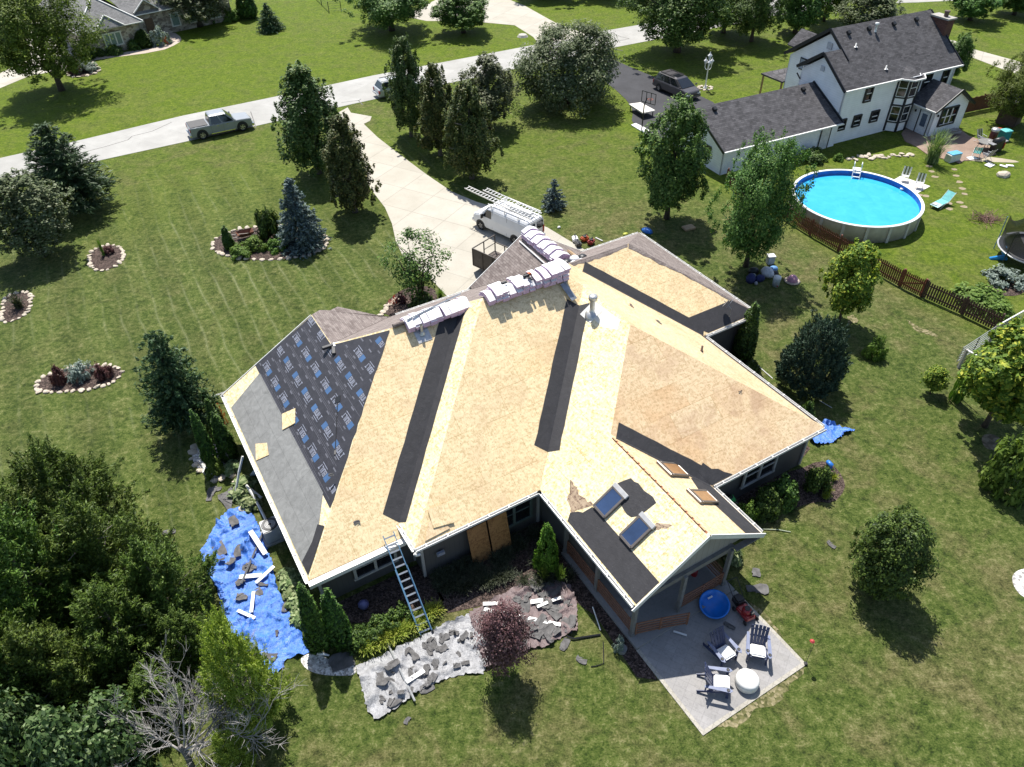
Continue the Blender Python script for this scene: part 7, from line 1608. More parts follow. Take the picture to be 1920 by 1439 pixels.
pl_p = G(1606, 322, 1.3); v = (pl_p - pc); v.z = 0; av = math.atan2(v.y, v.x)
t = thing('pool_ladder', 'white step ladder hooked over the far rim of the pool', 'ladder', pc + Vector((math.cos(av), math.sin(av), 0)) * pr, av)
for sy in (-.28, .28):
    mb = MB(); mb.tube([(-1.2, sy, .35), (-.35, sy, 1.5), (-.15, sy, 1.95), (.15, sy, 2.0), (.25, sy, 1.75)], .03, 6); mb.obj('side_rail', WHITE, t)
for k in range(4):
    mb = MB(); mb.box((-.40 - .22 * k, 0, 1.32 - .25 * k), (.16, .54, .04)); mb.obj('step', WHITE, t)
mb = MB(); mb.box((.05, 0, 1.42), (.6, .62, .05)); mb.obj('platform', WHITE, t)
mb = MB(); [mb.bar((.3, sy, 0), (.2, sy, 1.4), .05, .05) for sy in (-.28, .28)]; mb.obj('leg', WHITE, t)
p = G(1691, 356, .95); mb = MB(); mb.lathe([(.0, .0), (.16, .0), (.15, .12), (0, .14)], n=12); o = mb.obj('skimmer_float', WHITE, None, True); o.location = p; tag(o, 'white float on the pool water by the far rim', 'float')
# picket fence and gate
PKM = M('red_stain', (.145, .050, .030), .7, .22, 6); PKD = M('dark_stain', (.085, .045, .034), .75, .25, 6)
def fence(name, label, pts, hgt_, mat, gap=.155, wd=.11, posts=2.4, cat='fence', top=True, group=None, brace=False):
    o0 = Vector((*pts[0], 0)); t = thing(name, label, cat, o0, 0, group)
    pk_, rl = MB(), MB()
    for a, b in zip(pts, pts[1:]):
        a = Vector((*a, 0)) - o0; b = Vector((*b, 0)) - o0; d = b - a; L = d.length; d.normalize(); n_ = Vector((-d.y, d.x, 0)); x = 0; an = math.atan2(d.y, d.x)
        while x < L:
            q = a + d * x; hh = hgt_ * (1 + .02 * math.sin(x * 9))
            w2 = d * wd / 2
            pk_.slab([q - w2 + Vector((0, 0, .06)), q + w2 + Vector((0, 0, .06)), q + w2 + Vector((0, 0, hh - .07)), q + Vector((0, 0, hh)), q - w2 + Vector((0, 0, hh - .07))], .022, dirv=n_); x += gap
        for z in (.3, hgt_ - .3): rl.bar(a + n_ * .045 + Vector((0, 0, z)), b + n_ * .045 + Vector((0, 0, z)), .04, .09)
        if brace: rl.bar(a + n_ * .045 + Vector((0, 0, .3)), b + n_ * .045 + Vector((0, 0, hgt_ - .3)), .04, .09)
        if posts:
            m_ = max(1, round(L / posts))
            for k in range(m_ + 1):
                p = a.lerp(b, k / m_) + n_ * .1; mb = MB(); mb.bar(p, p + Vector((0, 0, hgt_ + .04)), .1, .1, up=Vector((0, 1, 0))); mb.obj('post', mat, t)
    pk_.obj('pickets', mat, t); rl.obj('rail', mat, t); return t
def X(*q): p = G(*q); return (p.x, p.y)
fence('picket_fence', 'red brown picket fence running past the round pool', [X(1360, 344), X(1516, 442), X(1683, 537)], 1.25, PKM)
fence('picket_gate', 'brighter red picket gate with a diagonal brace in the long fence', [X(1685, 538), X(1724, 557)], 1.3, M('gate_red', (.19, .058, .032), .65, .2, 6), .13, .09, 1.9, 'gate', brace=True)
fence('picket_fence', 'dark weathered picket fence below the red gate', [X(1728, 558), X(1800, 590), X(1866, 622)], 1.25, PKD, .16)
fence('privacy_fence', 'red board fence behind the sunroom of the white house', [X(1797, 216), X(1838, 207), X(1878, 199)], 1.5, PKM, .13, .11, 2.4)
fence('privacy_fence', 'open dark slat fence beside the garden shed', [X(1880, 199), X(1935, 205)], 1.5, PKD, .2, .1, 2.4)
# tube gate and pipe rails
t = thing('tube_gate', 'pale metal tube gate below the end of the picket fence', 'gate', G(1792, 683)); a = Vector((0, 0, 0)); b = G(1852, 643) - G(1792, 683)
for k in range(6): mb = MB(); z = .2 + k * .2; mb.tube([a + Vector((0, 0, z)), b + Vector((0, 0, z))], .022, 6); mb.obj('bar', GALV, t)
mb = MB(); mb.tube([a + b * .5 + Vector((0, 0, .15)), a + b * .5 + Vector((0, 0, 1.2))], .03, 6); mb.obj('middle_upright', BLACK, t); mb = MB(); mb.tube([a + Vector((0, 0, .15)), a + Vector((0, 0, 1.25))], .03, 6); mb.tube([b + Vector((0, 0, .15)), b + Vector((0, 0, 1.2))], .03, 6); mb.obj('end_upright', GALV, t)
WOODP = M('grey_post', (.36, .34, .31), .8, .15, 7)
for (pa, pb, lab) in ((G(1855, 643), G(1922, 584, 1.2), 'white pipe rail fence with mesh rising right from the tube gate'), (G(1797, 690), G(1884, 696, 1.3), 'white pipe rail running down right from the tube gate')):
    t = thing('pipe_rail_fence', lab, 'fence', pa); d = pb - pa; d.z = 0
    mb = MB(); mb.bar((0, 0, 0), (0, 0, 1.35), .14, .14, up=Vector((0, 1, 0))); mb.obj('post', WOODP, t)
    mb = MB(); mb.tube([(0, 0, 1.3), d + Vector((0, 0, 1.3))], .05, 8); mb.obj('rail', WHITE, t)
    if 'mesh' in lab:
        mb = MB()
        for k in range(12): mb.tube([d * (k / 11) + Vector((0, 0, .05)), d * (k / 11) + Vector((0, 0, 1.28))], .006, 4)
        for k in range(9): mb.tube([Vector((0, 0, .1 + k * .14)), d + Vector((0, 0, .1 + k * .14))], .006, 4)
        mb.obj('wire_mesh', GALV, t)
# far chain fence at the top
t = thing('chain_fence', 'thin dark wire fence at the top edge of the far lawn', 'fence', G(590, -4)); pts = [G(590, -4), G(617, 23), G(640, 21)]
for p in pts + [pts[0].lerp(pts[1], .5)]: mb = MB(); q = p - pts[0]; mb.tube([q, q + Vector((0, 0, 1.3))], .05, 6); mb.obj('post', M('green_post', (.03, .05, .04), .6), t)
mb = MB()
for a, b in zip(pts, pts[1:]):
    for z in (.1, .4, .7, 1.0, 1.25): mb.tube([a - pts[0] + Vector((0, 0, z)), b - pts[0] + Vector((0, 0, z))], .012, 4)
mb.obj('wire', M('green_post', (.03, .05, .04)), t)
# trampoline with net and blue slide sheet
tc = Vector((36.05, 44.1, 0)); trp = thing('trampoline', 'black netted trampoline cut by the right edge', 'trampoline', tc)
NET = M('black_net', (.02, .02, .022), .9, .1)
mb = MB(); rr = 2.35; mb.tube([(math.cos(a) * rr, math.sin(a) * rr, .9) for a in np.linspace(0, 2 * PI, 33)], .05, 6, cap=False); mb.obj('frame', GALV, trp, True)
mb = MB(); mb.lathe([(rr - .05, .93), (rr - .4, .95), (rr - .4, .90), (0, .86)], n=32); mb.obj('jumping_mat', NET, trp)
mb = MB(); mb.lathe([(rr + .02, .95), (rr - .3, .97)], n=32); mb.obj('edge_pad', M('pad_grey', (.33, .33, .34), .6), trp)
for k in range(6):
    a = k * PI / 3 + .25; mb = MB(); mb.tube([(math.cos(a) * (rr + .05), math.sin(a) * (rr + .05), 0), (math.cos(a) * (rr + .05), math.sin(a) * (rr + .05), 1.0), (math.cos(a) * (rr + .1), math.sin(a) * (rr + .1), 2.5)], .03, 6); mb.obj('net_pole', BLACK if k % 2 else FIB, trp)
def net_mat():
    m, t_, b = newmat('net_mesh'); b.inputs['Base Color'].default_value = (.02, .02, .022, 1); tb = t_.nodes.new('ShaderNodeBsdfTransparent'); mx = t_.nodes.new('ShaderNodeMixShader')
    mx.inputs[0].default_value = .82; lnk(t_, tb.outputs[0], mx.inputs[1]); lnk(t_, b.outputs[0], mx.inputs[2]); lnk(t_, mx.outputs[0], t_.nodes['Material Output'].inputs[0]); return m
mb = MB(); vs = []
for j in range(7):
    for k in range(48):
        a = k * PI / 24; sag = abs(math.sin(3 * (a - .25))); z = .95 + (j / 6) * (1.75 - .8 * sag); r_ = rr - .05 - .25 * sag * math.sin(PI * j / 6); vs.append((math.cos(a) * r_, math.sin(a) * r_, z))
mb.add(vs, [(j * 48 + k, j * 48 + (k + 1) % 48, (j + 1) * 48 + (k + 1) % 48, (j + 1) * 48 + k) for j in range(6) for k in range(48)]); mb.obj('safety_net', net_mat(), trp, True)
a0, a1, a2 = G(1883, 464, .9), G(1886, 483, .12), G(1856, 485, .05); mb = MB(); o0 = a0
mb.tube([Vector((0, 0, 0)), (a1 - a0) * .5 + Vector((0, 0, .0)), a1 - a0, (a2 - a0)], [.16, .22, .24, .12], 8); o = mb.obj('water_slide_sheet', M('cyan_plastic', (.04, .30, .70), .3, .15), None, True); o.location = o0; tag(o, 'bright blue plastic sheet hanging off the trampoline onto the grass', 'plastic sheet')
# folding chairs, lounger
def strap_chair(name, label, loc, rz, col, group=None):
    t = thing(name, label, 'garden chair', loc, rz, group)
    mb = MB()
    for sy in (-.28, .28): mb.tube([(.35, sy, 0), (-.2, sy, .55), (-.45, sy, 1.05)], .018, 5); mb.tube([(-.4, sy, 0), (.28, sy, .48), (.3, sy, .6), (-.2, sy, .64)], .018, 5)
    mb.obj('frame', M('white_tube', (.7, .7, .7), .35), t)
    for k in range(5):
        y = -.23 + k * .115; mb = MB(); mb.bar((-.22, y, .42), (-.47, y, 1.04), .085, .01, up=Vector((1, 0, .4))); mb.obj('back_strap', col[k % 2], t)
    mb = MB(); mb.slab([(-.22, -.26, .42), (.3, -.26, .47), (.3, .26, .47), (-.22, .26, .42)], .02); mb.obj('seat', col[0], t); return t
STR = (M('strap_white', (.66, .66, .64), .5), M('strap_dark', (.08, .08, .09), .5)); TEA = (M('teal_fabric', (.13, .46, .45), .6), M('teal_pale', (.35, .60, .58), .6))
gcp = 'striped folding chairs on the white pad'
ch1 = strap_chair('folding_chair', 'striped folding chair on the white pad, farther from the trampoline', (*X(1694, 340), .04), R(-120), STR, gcp); ch2 = dup(ch1, (*X(1721, 353), .04), R(-118), 'striped folding chair on the white pad, nearer the trampoline', gcp)
t = thing('sun_lounger', 'teal folding sun lounger on the grass right of the pool', 'sun lounger', G(1768, 384), R(-148))
mb = MB(); mb.slab([(-.05, -.32, .36), (.7, -.32, .34), (.7, .32, .34), (-.05, .32, .36)], .03); mb.obj('seat', TEA[0], t); mb = MB(); mb.slab([(-.05, -.32, .36), (-.05, .32, .36), (-.62, .32, .92), (-.62, -.32, .92)], .03); mb.obj('backrest', TEA[0], t); mb = MB(); mb.slab([(.7, -.32, .34), (1.3, -.32, .26), (1.3, .32, .26), (.7, .32, .34)], .03); mb.obj('footrest', TEA[1], t)
mb = MB(); [mb.tube([(-.4, sy, 0), (.1, sy, .35), (.9, sy, .0)], .02, 5) for sy in (-.33, .33)]; [mb.tube([(-.66, sy, .95), (-.05, sy, .33), (1.3, sy, .25)], .02, 5) for sy in (-.33, .33)]; mb.obj('frame', M('white_tube', (.7, .7, .7)), t)
t = thing('footstool', 'grey cushioned stool at the foot of the teal lounger', 'stool', G(1752, 389), .6); mb = MB(); mb.box((0, 0, .26), (.62, .5, .14)); bevel(mb.obj('cushion', M('pale_grey_cushion', (.42, .45, .47), .7), t), .05, 2); mb = MB(); [mb.bar((x, y, 0), (x, y, .22), .04, .04, up=Vector((0, 1, 0))) for x in (-.25, .25) for y in (-.2, .2)]; mb.obj('leg', BLACK, t)
# patio clutter next door
t = thing('patio_table', 'round glass topped patio table on the neighbour patio', 'table', G(1846, 281, 0)); mb = MB(); mb.lathe([(0, .70), (.72, .70), (.74, .72), (.72, .74), (0, .74)], n=28); mb.obj('tabletop', M('grey_glass_top', (.24, .23, .22), .2), t); [(lambda m_: m_.obj('leg', BLACK, t))(MB().tube([(x * .5, y * .5, 0), (x * .3, y * .3, .7)], .025, 6)) for x, y in ((1, 1), (-1, 1), (1, -1), (-1, -1))]
ch3 = strap_chair('slatted_chair', 'dark slatted chair behind the neighbour patio table', (*X(1836, 268), .05), R(-70), (STR[1], M('slat_tan', (.35, .32, .26), .6)), 'slatted patio chairs'); dup(ch3, (*X(1848, 301), .05), R(110), 'slatted chair in front of the neighbour patio table', 'slatted patio chairs')
strap_chair('teal_chair', 'teal fabric chair with its back to the pool on the neighbour patio', (*X(1828, 296), .05), R(60), TEA)
t = thing('gas_grill', 'black gas grill with a red end on the neighbour patio', 'grill', G(1865, 284), R(205)); mb = MB(); mb.box((0, 0, .42), (1.0, .55, .8)); bevel(mb.obj('cabinet', BLACK, t), .03, 1); mb = MB(); mb.tube([(-.45, 0, .92), (.45, 0, .92)], .3, 12); mb.obj('lid', BLACK, t, True); [(lambda m_: m_.obj('side_shelf', M('shelf_grey', (.25, .25, .26), .4), t))(MB().box((sx * .75, 0, .82), (.45, .5, .05))) for sx in (1, -1)]; mb = MB(); mb.box((-.5, .3, .5), (.12, .06, .5)); mb.obj('red_panel', M('red_paint', (.30, .02, .02), .4), t)
t = thing('smoker', 'upright dark red smoker with a metal cap behind the grill', 'smoker', G(1857, 268)); mb = MB(); mb.lathe([(0, 0), (.32, 0), (.32, 1.0), (.26, 1.1)], n=16); mb.obj('barrel', M('dark_red', (.08, .015, .015), .4), t, True); mb = MB(); mb.lathe([(.33, 1.08), (.36, 1.16), (.3, 1.3), (0, 1.34)], n=16); mb.obj('cap', GALV, t, True)
t = thing('storage_box', 'white storage box with a bright blue lid on the neighbour patio', 'storage box', G(1784, 302), R(20)); mb = MB(); mb.box((0, 0, .33), (1.15, .65, .66)); bevel(mb.obj('box', M('box_white', (.62, .62, .6), .5), t), .03, 1); mb = MB(); mb.box((0.04, 0, .70), (1.1, .68, .08)); bevel(mb.obj('lid', M('lid_blue', (.10, .36, .55), .5), t), .02, 1)
t = thing('storage_bin', 'teal lidded bin near the garden shed', 'bin', G(1880, 262), R(15)); mb = MB(); mb.box((0, 0, .4), (.8, .7, .8)); bevel(mb.obj('bin', M('bin_teal', (.02, .22, .25), .4), t), .05, 1); mb = MB(); mb.box((0, 0, .84), (.85, .75, .1)); bevel(mb.obj('lid', M('bin_lid', (.14, .50, .48), .4), t), .03, 1)
t = thing('garden_shed', 'small brown shed with a grey roof at the right edge', 'shed', G(1890, 236), R(40)); mb = MB(); mb.box((.6, .3, 1.0), (1.6, 1.6, 2.0)); mb.obj('wall', M('shed_brown', (.09, .055, .04), .8, .2), t); mb = MB(); mb.slab([(-.4, -.7, 2.05), (1.6, -.7, 2.05), (1.6, 1.3, 2.4), (-.4, 1.3, 2.4)], .1); mb.obj('roof', M('shed_roof', (.32, .32, .33), .7), t); mb = MB(); mb.box((.2, -.53, .95), (.7, .06, 1.7)); mb.obj('door', M('shed_door', (.05, .03, .025), .8), t)
mb = MB(); mb.lathe([(0, 0), (.2, 0), (.26, .45), (0, .47)], n=12); o = mb.obj('orange_bucket', M('orange', (.62, .12, .03), .5), None, True); o.location = G(1872, 250); tag(o, 'orange bucket beside the brown shed', 'bucket')
mb = MB(); [mb.box((rs.uniform(-1.2, 1.2), rs.uniform(-.25, .25), .06 + k * .05), (rs.uniform(1.2, 2.4), .12, .05), rs.uniform(-.2, .2)) for k in range(9)]; o = mb.obj('lumber_pile', M('grey_lumber', (.34, .33, .32), .8, .2)); o.location = (*X(1768, 258), .05); o.rotation_euler = (0, 0, YW); tag(o, 'pile of grey boards under the sunroom window', 'lumber pile')
for (x, y, sx, sy, lab) in ((1822, 298, .8, .5, 'white plastic sheet crumpled at the corner of the neighbour patio'), (1855, 311, .8, .55, 'white board lying on the grass below the neighbour patio'), (1881, 313, .3, .6, 'pair of pale boards on the grass at the right, left one'), (1893, 312, .3, .6, 'pair of pale boards on the grass at the right, right one'), (1800, 303, 1.1, .4, 'reddish step slab at the edge of the neighbour patio')):
    mb = MB(); mb.box((0, 0, .06), (sx, sy, .06)); o = mb.obj('board' if 'sheet' not in lab else 'plastic_sheet', WHITE if 'step' not in lab else DECKP); o.location = G(x, y); o.rotation_euler = (.06, 0, rs.uniform(0, 1.5)); bevel(o, .02, 1); tag(o, lab, 'board' if 'sheet' not in lab else 'plastic sheet')
p = G(1880, 330); stone((p.x, p.y), 1.1, 'large pale boulder alone on the grass right of the lounger', None, 'boulder', 'boulder', 2)
for k in range(26):
    x = 1590 + k * 4.8; y = 301 - (k * .42 if k > 8 else k * .9) + rr_.uniform(-3, 3); p = G(x, y); stone((p.x, p.y), rr_.uniform(.28, .55), 'rubble stone in the low wall behind the pool', 'rubble stones behind the pool')
for k, (x, y) in enumerate([(1742, 312), (1747, 322), (1753, 332), (1789, 318), (1794, 330), (1799, 342), (1804, 354), (1808, 364), (1808, 388), (1800, 380), (1780, 392), (1736, 368), (1724, 366), (1780, 382)]):
    mb = MB(); q = random.Random(k); mb.slab([(math.cos(a) * q.uniform(.2, .36), math.sin(a) * q.uniform(.16, .3), .012) for a in np.linspace(0, 5.3, 7)], .05); o = mb.obj('stepping_stone', M('stepping_tan', (.27, .215, .14), .85, .15)); o.location = G(x, y); tag(o, 'tan stepping stone sunk in the grass between pool and neighbour patio', 'stepping stone', 'stepping stones by the pool')
t = thing('brush_pile', 'pile of cut reddish brush on the grass near the trampoline', 'brush pile', G(1848, 412)); mb = MB()
for k in range(130): a = rs.uniform(0, 6.28); x, y = rs.gauss(0, .55), rs.gauss(0, .35); L = rs.uniform(.3, .8); mb.tube([(x, y, .05), (x + math.cos(a) * L, y + math.sin(a) * L, rs.uniform(.1, .4))], .015, 4, cap=False)
mb.obj('twigs', M('brush', (.20, .11, .09), .8, .2), t)
# lamp post, basketball hoop, white panel
lp = G(1322, 166); t = thing('lamp_post', 'ornate white lamp post with three lanterns beside the minivan', 'lamp post', lp, .4)
mb = MB(); mb.lathe([(.22, 0), (.2, .1), (.09, .2), (.075, .5), (.06, 2.3), (.09, 2.35), (.05, 2.45), (.05, 2.9), (0, 2.9)], n=12); mb.obj('post', WHITE, t, True)
def lantern(c, s):
    mb = MB(); mb.lathe([(.05 * s, 0), (.09 * s, .05 * s), (.17 * s, .36 * s)], c, 6); l_ = mb.obj('lantern', M('lantern_glass', (.62, .64, .64), .2), t); mb = MB(); mb.lathe([(.21 * s, .35 * s), (.20 * s, .40 * s), (.09 * s, .52 * s), (.05 * s, .56 * s), (.015, .72 * s), (0, .74 * s)], c, 10); mb.obj('lantern_cap', WHITE, l_, True)
for k in range(3):
    a = k * 2.094; c = Vector((math.cos(a) * .36, math.sin(a) * .36, 2.35)); lantern(c, .95); mb = MB(); mb.tube([(0, 0, 1.95), (math.cos(a) * .2, math.sin(a) * .2, 1.85), (math.cos(a) * .36, math.sin(a) * .36, 2.05), c], .035, 6); mb.obj('arm', WHITE, t)
lantern(Vector((0, 0, 2.85)), 1.1)
for k in range(10): a = k * .63; stone((lp.x + math.cos(a) * .7, lp.y + math.sin(a) * .55), .42, 'pale stone around the foot of the lamp post', 'stones at the lamp post')
hb_ = G(1203, 246); t = thing('basketball_hoop', 'black basketball hoop with a clear backboard beside the asphalt drive', 'basketball hoop', hb_, R(8))
mb = MB(); mb.tube([(0, 0, 0), (0, 0, 2.4), (.25, .12, 3.0)], .06, 8); mb.obj('pole', BLACK, t)
mb = MB(); ba = R(-52); dx, dy = math.cos(ba), math.sin(ba)
for z in (2.5, 3.45): mb.bar((.42 - dx * .75, .2 - dy * .75, z), (.42 + dx * .75, .2 + dy * .75, z), .05, .06)
for s_i in (-.75, -.25, .25, .75): mb.bar((.42 + dx * s_i, .2 + dy * s_i, 2.5), (.42 + dx * s_i, .2 + dy * s_i, 3.45), .05, .05, up=Vector((1, 0, 0)))
mb.obj('backboard_frame', BLACK, t); mb = MB(); q = Vector((-dy, dx, 0)); mb.tube([Vector((.42, .2, 2.75)) + q * .3 + Vector((dx * math.cos(a) + q.x * math.sin(a), dy * math.cos(a) + q.y * math.sin(a), 0)) * .23 for a in np.linspace(0, 6.28, 18)], .014, 5); mb.obj('rim', M('orange', (.62, .12, .03)), t)
P = [G(*p) for p in ((1178, 207), (1200, 204), (1227, 219), (1204, 224))]; c = sum(P, Vector()) / 4
t = thing('platform', 'cream flat panel raised off the asphalt behind the basketball pole', 'platform', c); mb = MB(); mb.slab([(p.x - c.x, p.y - c.y, .62) for p in P], .12); mb.obj('deck', M('cream_panel', (.72, .68, .60), .5, .06), t); [(lambda m_: m_.obj('leg', BLACK, t))(MB().bar((p.x - c.x) * .85 * Vector((1, 0, 0)) + Vector((0, (p.y - c.y) * .85, 0)), (p.x - c.x) * .85 * Vector((1, 0, 0)) + Vector((0, (p.y - c.y) * .85, .5)), .08, .08, up=Vector((0, 1, 0)))) for p in P]
P = [G(*p) for p in ((1183, 236), (1192, 233), (1226, 250), (1218, 257))]; c = sum(P, Vector()) / 4; mb = MB(); mb.slab([(p.x - c.x, p.y - c.y, .10) for p in P], .1); o = mb.obj('curb_slab', WHITE); o.location = c; tag(o, 'white slab at the foot of the basketball pole', 'slab')
mb = MB(); bm = bmesh.new(); bmesh.ops.create_uvsphere(bm, u_segments=14, v_segments=10, radius=.16); me = bpy.data.meshes.new('ball'); bm.to_mesh(me); bm.free(); me.materials.append(BLACK); o = bpy.data.objects.new('ball', me); COL.objects.link(o); o.location = G(1219, 240) + Vector((0, 0, .16)); tag(o, 'dark ball on the asphalt beside the basketball pole', 'ball')
# flat box under the lawn maple, storm drain lid, glossy tarp scraps
mb = MB(); mb.box((0, 0, .08), (.85, .6, .14)); o = mb.obj('flat_carton', M('cardboard', (.42, .29, .17))); o.location = G(1291, 429); o.rotation_euler = (0, 0, .4); tag(o, 'flat tan carton in the shade of the lawn maple', 'carton')
mb = MB(); mb.lathe([(0, 0), (.7, 0), (.5, .25), (0, .28)], n=10); o = mb.obj('culvert_block', M('pale_block', (.4, .38, .34), .8)); o.location = G(980, 69); tag(o, 'pale block on the grass at the far driveway corner', 'block')
# ------------------------------------------------------------------ back patio furniture
NAVY = M('navy_slats', (.028, .040, .10), .45, .12, 5); NAVYL = M('faded_blue_arm', (.14, .165, .26), .45, .1, 5); CUSH = M('white_cushion', (.74, .735, .72), .8, .04)
def adirondack(label, loc, rz, group):
    t = thing('adirondack_chair', label, 'garden chair', loc, rz, group)
    for k in range(5):
        y = -.24 + k * .12; z1 = .98 + .06 * math.cos((k - 2) * .7)
        mb = MB(); mb.bar((-.10, y * .86, .30), (-.48, y * 1.12, z1), .105, .022, up=Vector((1, 0, .4))); bevel(mb.obj('back_slat', NAVY, t), .008, 1)
    mb = MB(); mb.bar((-.30, -.30, .62), (-.30, .30, .62), .03, .07); mb.bar((-.42, -.28, .86), (-.42, .28, .86), .03, .06); mb.obj('back_brace', NAVY, t)
    mb = MB()
    for k in range(6): mb.bar((-.12 + k * .105, -.29, .30 + k * .018), (-.12 + k * .105, .29, .30 + k * .018), .09, .02)
    mb.obj('seat', NAVY, t)
    mb = MB(); mb.box((.17, 0, .41), (.52, .52, .11), M4=Matrix.Rotation(-.17, 4, 'Y')); bevel(mb.obj('cushion', CUSH, t), .045, 3)
    for sy in (1, -1):
        mb = MB(); mb.add([(-.42, sy * .31, .58), (.42, sy * .30, .60), (.52, sy * .37, .60), (.42, sy * .45, .60), (-.42, sy * .40, .58)], [(0, 1, 2, 3, 4)]); 
        m2 = MB(); m2.slab([Vector(v) for v in mb.v], .026); ar = m2.obj('armrest', NAVYL, t)
        m2 = MB(); m2.lathe([(.0, .606), (.045, .607), (.05, .62), (.058, .612)], (.36, sy * .375, 0), 12); m2.obj('cup_holder', BLACK, ar)
        mb = MB(); mb.bar((.40, sy * .33, 0), (.36, sy * .33, .58), .09, .035, up=Vector((0, 1, 0))); mb.obj('front_leg', NAVY, t)
        mb = MB(); mb.bar((.42, sy * .30, .38), (-.62, sy * .30, .05), .03, .12); mb.obj('rear_leg', NAVY, t)
        mb = MB(); mb.bar((-.36, sy * .33, .25), (-.36, sy * .33, .58), .05, .03, up=Vector((0, 1, 0))); mb.obj('arm_post', NAVY, t)
    return t
ga_ = 'blue Adirondack chairs round the covered fire pit'
pit = W(14.75, 7.78, .04)
def face(u, h, tu, th): d = W(tu, th) - W(u, h); return math.atan2(d.y, d.x)
adirondack('blue Adirondack chair half in the porch shadow, top left of the three', W(14.75, 9.2, .04), R(-62), ga_).scale = (1.12,) * 3
adirondack('blue Adirondack chair fully in the sun, right of the three', W(16.0, 8.55, .04), R(-104), ga_).scale = (1.12,) * 3
adirondack('blue Adirondack chair seen from its side, lowest of the three', W(13.62, 8.32, .04), R(-12), ga_).scale = (1.12,) * 3
t = thing('fire_pit', 'round white covered fire pit on the patio', 'fire pit', pit); t.scale = (.9, .9, .95); mb = MB(); mb.lathe([(.0, .50), (.24, .50), (.44, .44), (.50, .36), (.50, .06), (.46, .02)], n=28)
mb.obj('cover', M('cover_white', (.72, .71, .68), .55, .05, 3, .3, 5), t, True); mb = MB(); mb.lathe([(.4, 0), (.4, .06), (0, .06)], n=20); mb.obj('base', BLACK, t)
# paddling pool, leaning tilted against the step
kp = G(1338, 1140, .05); t = thing('paddling_pool', 'round bright blue plastic paddling pool on the patio', 'paddling pool', (kp.x, kp.y, .18)); t.rotation_euler = (R(12), R(-8), 0)
KB = M('pool_plastic_blue', (.008, .17, .60), .28, .08, 3)
mb = MB(); mb.lathe([(0, .02), (.50, .02), (.56, .26), (.62, .28), (.64, .25), (.60, .22), (.54, .0), (0, 0)], n=36); mb.obj('basin', KB, t, True); mb = MB(); mb.box((-.1, .35, .10), (.22, .07, .02), .4); mb.obj('sticker', WHITE, t)
# red lawn mower
mp = W(16.85, 10.05, .04); t = thing('lawn_mower', 'red push mower parked on the patio beside the paddling pool', 'lawn mower', mp, YAW - PI / 2 - .12)
REDP = paint('mower_red', (.30, .018, .02), 0, .35)
mb = MB(); mb.add([(.42, -.26, .12), (.42, .26, .12), (-.34, .28, .12), (-.34, -.28, .12), (.36, -.22, .30), (.36, .22, .30), (-.30, .24, .30), (-.30, -.24, .30)], [(0, 1, 2, 3), (4, 5, 6, 7), (0, 1, 5, 4), (1, 2, 6, 5), (2, 3, 7, 6), (3, 0, 4, 7)]); bevel(mb.obj('deck', REDP, t), .04, 2)
mb = MB(); mb.lathe([(.2, .3), (.2, .42), (.14, .5), (0, .52)], (.05, 0, 0), 14); mb.obj('engine', REDP, t, True); mb = MB(); mb.lathe([(.12, .51), (.12, .545), (0, .55)], (.05, 0, 0), 12); mb.box((.25, .1, .40), (.14, .16, .14)); mb.obj('engine_cap', BLACK, t)
for x in (.40, -.34):
    for sy in (1, -1):
        mb = MB(); m4 = Matrix.Translation((x, sy * .30, .11)) @ Matrix.Rotation(PI / 2, 4, 'X'); mb.lathe([(0, -.03), (.10, -.03), (.115, 0), (.10, .03), (0, .03)], n=14); mb.v = [tuple(m4 @ Vector(v)) for v in mb.v]; mb.obj('wheel', BLACK, t)
mb = MB(); [mb.tube([(-.30, sy * .22, .22), (-.95, sy * .24, .85), (-1.15, sy * .24, 1.0)], .016, 6) for sy in (1, -1)]; mb.tube([(-1.15, -.24, 1.0), (-1.15, .24, 1.0)], .018, 6); mb.obj('handle', BLACK, t)
mb = MB(); mb.box((-.52, 0, .34), (.42, .42, .34)); bevel(mb.obj('grass_bag', BLACK, t), .06, 2)
# things around the patio
t = thing('garden_stake_light', 'thin black garden stake with a red flower top at the patio corner', 'garden stake', G(1510, 1246)); mb = MB(); mb.tube([(0, 0, 0), (.02, .05, .7), (.05, .1, 1.25), (-.02, .16, 1.42)], .010, 5); mb.obj('stake', BLACK, t); mb = MB(); mb.lathe([(0, -.05), (.10, 0), (.05, .06), (0, .08)], (-.02, .18, 1.42), 9); mb.obj('flower', M('stake_red', (.42, .05, .05), .5), t); mb = MB(); mb.box((0, 0, .05), (.12, .12, .10)); mb.obj('base', BLACK, t)
t = thing('hose_reel', 'bright green hose reel hung on the dark back wall', 'hose reel', W(20.05, 14.72, .85), YAW); mb = MB(); GRN = M('hose_green', (.02, .36, .05), .4); 
mb.add([(-.2, -.1, .2), (.2, -.1, .2), (.26, -.35, .0), (-.26, -.35, .0), (-.1, -.25, -.4), (.12, -.25, -.4)], [(0, 1, 2, 3), (3, 2, 5, 4), (0, 3, 4), (1, 5, 2)]); mb.obj('bag', GRN, t); mb = MB(); mb.lathe([(.05, 0), (.16, .03), (.05, .06)], (0, -.12, .18), 12); mb.obj('reel', BLACK, t)
rod('garden_hose', 'pale garden hose looping down from the green reel', 'hose', [W(20.2, 14.5, .85), W(20.6, 14.1, .3), W(20.55, 13.5, .05), W(20.7, 12.9, .05), W(21.3, 12.5, .05), W(21.7, 12.1, .05)], .022, M('hose_pale', (.38, .42, .30), .5), 6)
